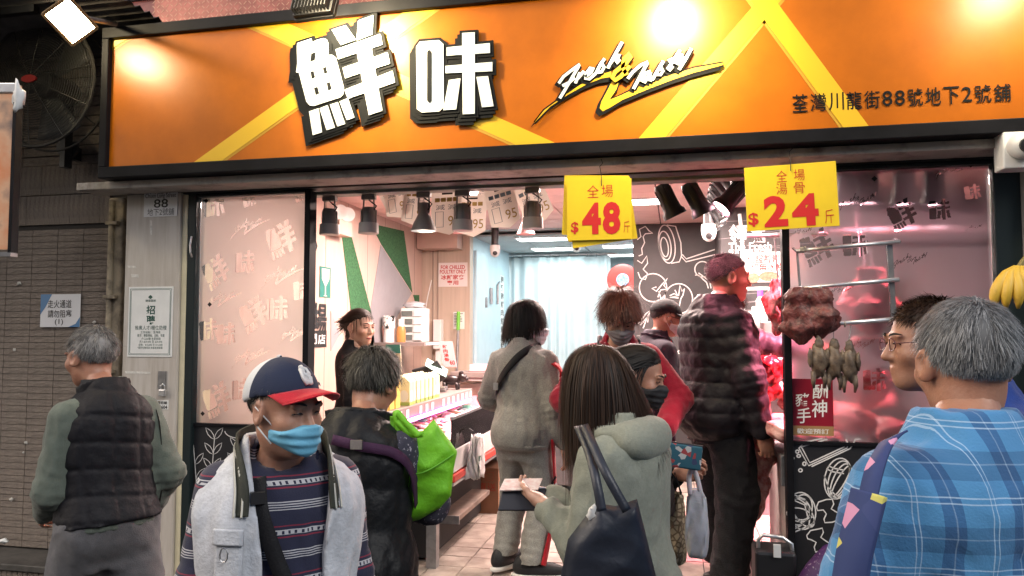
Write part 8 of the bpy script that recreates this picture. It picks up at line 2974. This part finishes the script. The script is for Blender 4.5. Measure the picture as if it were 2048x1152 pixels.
def band(t, pts, w, m, name='handle', up=(0, 0, 1)):
    rows = []
    pts = [Vector(p) for p in pts]
    P = []
    for i in range(len(pts) - 1):
        p0, p1, p2, p3 = pts[max(0, i - 1)], pts[i], pts[i + 1], pts[min(len(pts) - 1, i + 2)]
        for j in range(6):
            u_ = j / 6
            P.append(.5 * ((2 * p1) + (-p0 + p2) * u_ + (2 * p0 - 5 * p1 + 4 * p2 - p3) * u_ * u_ + (-p0 + 3 * p1 - 3 * p2 + p3) * u_ ** 3))
    P.append(pts[-1])
    vw = (CAM - pts[0]).normalized()
    for i, p in enumerate(P):
        d_ = (P[min(len(P) - 1, i + 1)] - P[max(0, i - 1)]).normalized()
        sd = d_.cross(Vector((.2, -1, .1))).normalized()
        rows.append([p - sd * w / 2, p + sd * w / 2])
    return MB().sheet(rows).build(name, m, t, smooth=True, solid=.003)


lime = mat('lime nonwoven cloth', (.16, .50, .015), .6, var=.08, scale=20, bump=.3, bscale=60)
D3 = 2.70


def soft_bag(t, outline, D, depth, m, name='sack', seed=1, rings=12, fold=.010, yawv=0.25):
    """a cloth bag: front outline, real depth, faces bulging and creased"""
    ou = [Vector((p.x, p.y, p.z)) for p in (atd(px, py, D) for px, py in outline)]
    fine = []
    n0 = len(ou)
    for i in range(n0):
        for j in range(5): fine.append(ou[i].lerp(ou[(i + 1) % n0], j / 5))
    c = sum(ou, Vector()) / n0
    nrm = (CAM - c); nrm.z = 0; nrm.normalize()
    nrm = Matrix.Rotation(yawv, 3, 'Z') @ nrm
    n = len(fine)
    vs = []
    rg_ = random.Random(seed)
    ph = [rg_.uniform(0, 6) for _ in range(6)]
    for side in (1, -1):
        for r_ in range(rings + 1):
            u_ = r_ / rings
            for p in fine:
                q = c.lerp(p, u_)
                bl = depth / 2 * (1 - u_ ** 5) ** .6
                e = (q - c)
                x_, z_ = e.dot(_r), e.z
                cr = math.sin(28 * x_ + 19 * z_ + ph[0]) * .5 + (1 - 2 * abs(math.sin(17 * x_ - 24 * z_ + ph[1]))) * .6 + (1 - 2 * abs(math.sin(9 * x_ + 40 * z_ + ph[2]))) * .4
                vs.append(q + nrm * side * (bl + fold * cr * (1 - u_ ** 3)))
    fs = []
    for s_ in range(2):
        b0 = s_ * (rings + 1) * n
        for r_ in range(rings):
            for j in range(n):
                f = (b0 + r_ * n + j, b0 + r_ * n + (j + 1) % n, b0 + (r_ + 1) * n + (j + 1) % n, b0 + (r_ + 1) * n + j)
                fs.append(f if s_ == 0 else f[::-1])
    o1, o2 = rings * n, (2 * rings + 1) * n
    fs += [(o1 + j, o1 + (j + 1) % n, o2 + (j + 1) % n, o2 + j) for j in range(n)]
    return MB().add(vs, fs).build(name, m, t, auto=50)


t = thing('tote_bag', 'large lime green tote bag over the stooping shopper\'s shoulder', 'bag', tuple(atd(850, 1045, D3)))
soft_bag(t, [(796, 862), (815, 880), (836, 872), (868, 838), (890, 868), (914, 902), (906, 940), (901, 992), (880, 1016), (838, 1040), (806, 1046), (796, 1010), (792, 930)], D3, .13, lime, seed=4)
band(t, [atd(798, 866, D3 - .05), atd(792, 825, D3 - .04), atd(812, 845, D3 - .055), atd(838, 872, D3 - .075)], .022, lime)
band(t, [atd(786, 832, D3 - .03), atd(800, 848, D3 - .05), atd(822, 868, D3 - .06), atd(846, 868, D3 - .06)], .022, lime)
band(t, [atd(786, 832, D3 - .03), atd(788, 870, D3 - .05), atd(795, 905, D3 - .07)], .022, lime)
band(t, [atd(798, 938, D3 - .073), atd(830, 948, D3 - .083), atd(862, 938, D3 - .083), atd(909, 908, D3 - .05)], .006, mat('green seam', (.09, .33, .01), .6), 'seam')  # darker bands paint the shade of the bag's fold creases
band(t, [atd(820, 950, D3 - .083), atd(812, 1000, D3 - .08), atd(808, 1040, D3 - .05)], .005, MATS['green seam'], 'seam')

navy_n = mat('navy nylon', (.018, .022, .034), .42, var=.15, scale=12, bump=.4, bscale=22)
D7 = 2.12
t = thing('tote_bag', 'dark navy nylon tote bag on the hoodie woman\'s shoulder', 'bag', tuple(atd(1220, 1230, D7)))
soft_bag(t, [(1192, 1006), (1232, 1012), (1274, 998), (1292, 1070), (1314, 1160), (1318, 1235), (1118, 1235), (1122, 1150), (1136, 1078)], D7, .10, navy_n, seed=9, fold=.006, yawv=.1)
band(t, [atd(1168, 850, 2.24), atd(1186, 890, 2.15), atd(1214, 950, 2.08), atd(1254, 1022, 2.055)], .026, navy_n)
band(t, [atd(1156, 852, 2.26), atd(1178, 905, 2.15), atd(1192, 960, 2.08), atd(1204, 1022, 2.055)], .026, navy_n)
tag(MB().blob(atd(1184, 1030, 2.10), (.014, .012, .024), 10, 8, .3, seed=5).build('tissue_packet', M_PAPER, smooth=True), 'white tissue packet sticking out of the navy tote', 'tissue')

# open wallet in the hoodie woman's hands
c = (tow(k7, k7.wr['L']) + tow(k7, k7.wr['R'])) / 2
c = atd(1046, 996, 2.53)
t = thing('wallet', 'dark open wallet with pale notes in the hoodie woman\'s hands', 'wallet', tuple(c))
fr = Frame(c, (.96, .2, .0), (.1, .5, .9))
MB().rect(fr, -.075, .075, -.045, .03, 0, .012).build('cover', mat('dark wallet leather', (.02, .02, .028), .5), t, bevel=.003)
fr2 = Frame(c + Vector((0, .0, .035)), (.96, .2, .02), (.05, .9, .35))
MB().rect(fr2, -.075, .055, -.02, .05, 0, .004).build('notes', mat('printed notes', (.55, .35, .33), .6, scale=40, col2=(.65, .6, .58)), t)
MB().tube([fr.p(-.07, .031, .014), fr.p(.07, .031, .014)], .003).build('zip', M_CHROME, t)

# small patterned purse, paper bag and plastic bag of the masked woman
c = atd(1372, 915, 2.72)
t = thing('purse', 'small teal patterned zip purse held by the black masked woman', 'purse', tuple(c + Vector((0, 0, -.04))))
fr = Frame(c, (.94, .1, -.12), (.12, .1, .98))
M_PURSE, nt, b = node_mat('teal patterned cloth', .7)
tc = nt.nodes.new('ShaderNodeTexCoord'); vo = nt.nodes.new('ShaderNodeTexVoronoi'); vo.inputs['Scale'].default_value = 60
rp = ramp_const(nt, [(0, (.02, .10, .14)), (.45, (.5, .5, .48)), (.62, (.02, .10, .14)), (.8, (.35, .05, .05)), (.88, (.04, .05, .12))])
sp = nt.nodes.new('ShaderNodeSeparateColor'); nt.links.new(tc.outputs['Object'], vo.inputs['Vector']); nt.links.new(vo.outputs['Color'], sp.inputs[0]); nt.links.new(sp.outputs[0], rp.inputs[0]); nt.links.new(rp.outputs[0], b.inputs['Base Color'])
MB().rect(fr, -.075, .055, -.04, .045, -.01, .02).build('pouch', M_PURSE, t, bevel=.006)
MB().tube([fr.p(-.075, .047, 0), fr.p(.055, .047, 0)], .004).build('zip', M_PLASTIC_B, t)

M_PBAG, nt, b = node_mat('tan patterned paper', .55)
tc = nt.nodes.new('ShaderNodeTexCoord'); vo = nt.nodes.new('ShaderNodeTexVoronoi'); vo.inputs['Scale'].default_value = 50; vo.feature = 'DISTANCE_TO_EDGE'
rp = nt.nodes.new('ShaderNodeValToRGB'); rp.color_ramp.elements[0].position = .08; rp.color_ramp.elements[1].position = .2
rp.color_ramp.elements[0].color = (.13, .09, .05, 1); rp.color_ramp.elements[1].color = (.40, .32, .21, 1)
nt.links.new(tc.outputs['Object'], vo.inputs['Vector']); nt.links.new(vo.outputs['Distance'], rp.inputs[0]); nt.links.new(rp.outputs[0], b.inputs['Base Color'])
tp = atd(1346, 985, 2.86)
t, tp = sack('paper_bag', 'tan patterned carrier bag hanging by dark cords', 'bag', tp, .095, .27, .09, M_PBAG, R(-25), bulge=.05, seed=2, sag=.03)
MB().tube([atd(1338, 988, 2.84), atd(1350, 945, 2.82), atd(1362, 986, 2.84)], .004, 6).build('cord_handle', M_RUBBER, t)
milky = mat('milky plastic film', (.62, .60, .62), .3, var=.06, scale=14, bump=.5, bscale=24, sub=.2)
tp = atd(1393, 985, 2.74)
t, tp = sack('plastic_bag', 'white plastic bag of pink meat hanging from the masked woman\'s hand', 'bag', tp, .075, .235, .07, milky, R(-10), bulge=.55, seed=7, sag=.1)
band(t, [atd(1381, 990, 2.73), atd(1378, 955, 2.73), atd(1384, 935, 2.73)], .018, milky)
band(t, [atd(1402, 990, 2.73), atd(1394, 955, 2.73), atd(1386, 935, 2.73)], .018, milky)
tp = atd(1322, 955, 2.8)
t, tp = sack('shoulder_bag', 'dark brown shoulder bag with white letters at the masked woman\'s hip', 'bag', tp, .10, .14, .06, mat('brown leather', (.03, .02, .018), .5, bump=.2), R(-30), seed=4, sag=.1)
fr = Frame(atd(1316, 996, 2.74), (.98, .15, 0), (0, 0, 1))
text(MB(), fr, 'AN', -.018, .018, -.010, .010, .004, bold=.03).build('lettering', M_WHITE, t)
# ------------------------------------------------------------------ nest small pieces under the part they belong to
NEST = {'cap_button': 'cap_crown', 'cap_emblem': 'cap_crown', 'cap_side_mark': 'cap_crown', 'brim_edge': 'cap_brim', 'ear_loop': 'face_mask', 'pocket': 'vest', 'pocket_flap': 'vest',
        'pocket_ring': 'vest', 'lapel': 'vest', 'lapel_stripe': 'vest', 'vest_collar': ('vest', 'padded_vest'), 'polo_collar': 'polo_shirt', 'collar': ('sweatshirt', 'sweater', 'jacket'),
        'jacket_collar': 'puffer_jacket', 'zip': ('puffer_jacket', 'pouch', 'cover'), 'hem_band': 'sweatshirt', 'sleeve_stripe': 'sweatshirt', 'leg_stripe': 'trousers', 'shirt_collar': 'plaid_shirt',
        'hood': 'hoodie', 'zip_piping': 'jacket', 'yoke_piping': 'jacket', 'strap_buckle': ('crossbody_strap', 'bag_strap'), 'strap_slider': 'crossbody_strap', 'fringe': 'hair', 'side_lock': 'hair', 'ponytail': 'hair',
        'fin': ('housing', 'head', 'body'), 'bezel': 'housing', 'glass': 'housing', 'lens': ('head', 'body', 'shade', 'shell'), 'drawer': 'case', 'open_bay': 'case', 'lettering': ('sheet', 'card', 'carton', 'strip'),
        'border': 'sheet', 'gold_band': 'sheet', 'letter': 'sheet', 'corner_print': 'sheet', 'print_block': 'sheet', 'print_box': 'sheet', 'writing': 'sheet', 'oval': 'sheet', 'green_top': 'sheet', 'dish_picture': 'sheet',
        'glass_picture': 'sheet', 'script_stroke': 'script_backing', 'ampersand': 'script_backing', 'price_tag': 'ledge', 'label_disc': 'reel', 'badge': 'wire_guard', 'diamond_mark': 'frosted_film',
        'drawn_leaf': 'kick_panel', 'rib': 'case', 'print_mark': 'carton', 'round_print': 'box', 'foot_band': 'box', 'gable': 'box', 'seam': 'sack', 'display': 'case', 'screen': 'case', 'bridge': 'lens_rim'}
PAIR = {'sole': 'shoe', 'strip_edge': 'strip'}
kids_of = {}
for o in list(bpy.data.objects):
    if o.parent is not None: kids_of.setdefault(o.parent.name, []).append(o)
stem = lambda o: o.name.rsplit('.', 1)[0] if o.name[-4:-3] == '.' or (o.name.count('.') and o.name.rsplit('.', 1)[1].isdigit()) else o.name
for root in [o for o in bpy.data.objects if o.parent is None]:
    ks = kids_of.get(root.name, [])
    by = {}
    for o in ks: by.setdefault(stem(o), []).append(o)
    for o in ks:
        nm = stem(o)
        if nm in PAIR and PAIR[nm] in by:
            i = by[nm].index(o)
            if i < len(by[PAIR[nm]]): o.parent = by[PAIR[nm]][i]
        elif nm in NEST:
            for tgt in (NEST[nm] if isinstance(NEST[nm], tuple) else (NEST[nm],)):
                if tgt in by and by[tgt][0] is not o and by[tgt][0].parent is root:
                    o.parent = by[tgt][0]
                    break
    bk = by.get('letter_backing', [])
    if len(bk) == 2:
        for o in by.get('stroke', []): o.parent = bk[0] if by['stroke'].index(o) < len(XIAN) else bk[1]
        for o in by.get('counter_shape', []): o.parent = bk[0] if by['counter_shape'].index(o) < len(XHOLES) else bk[1]
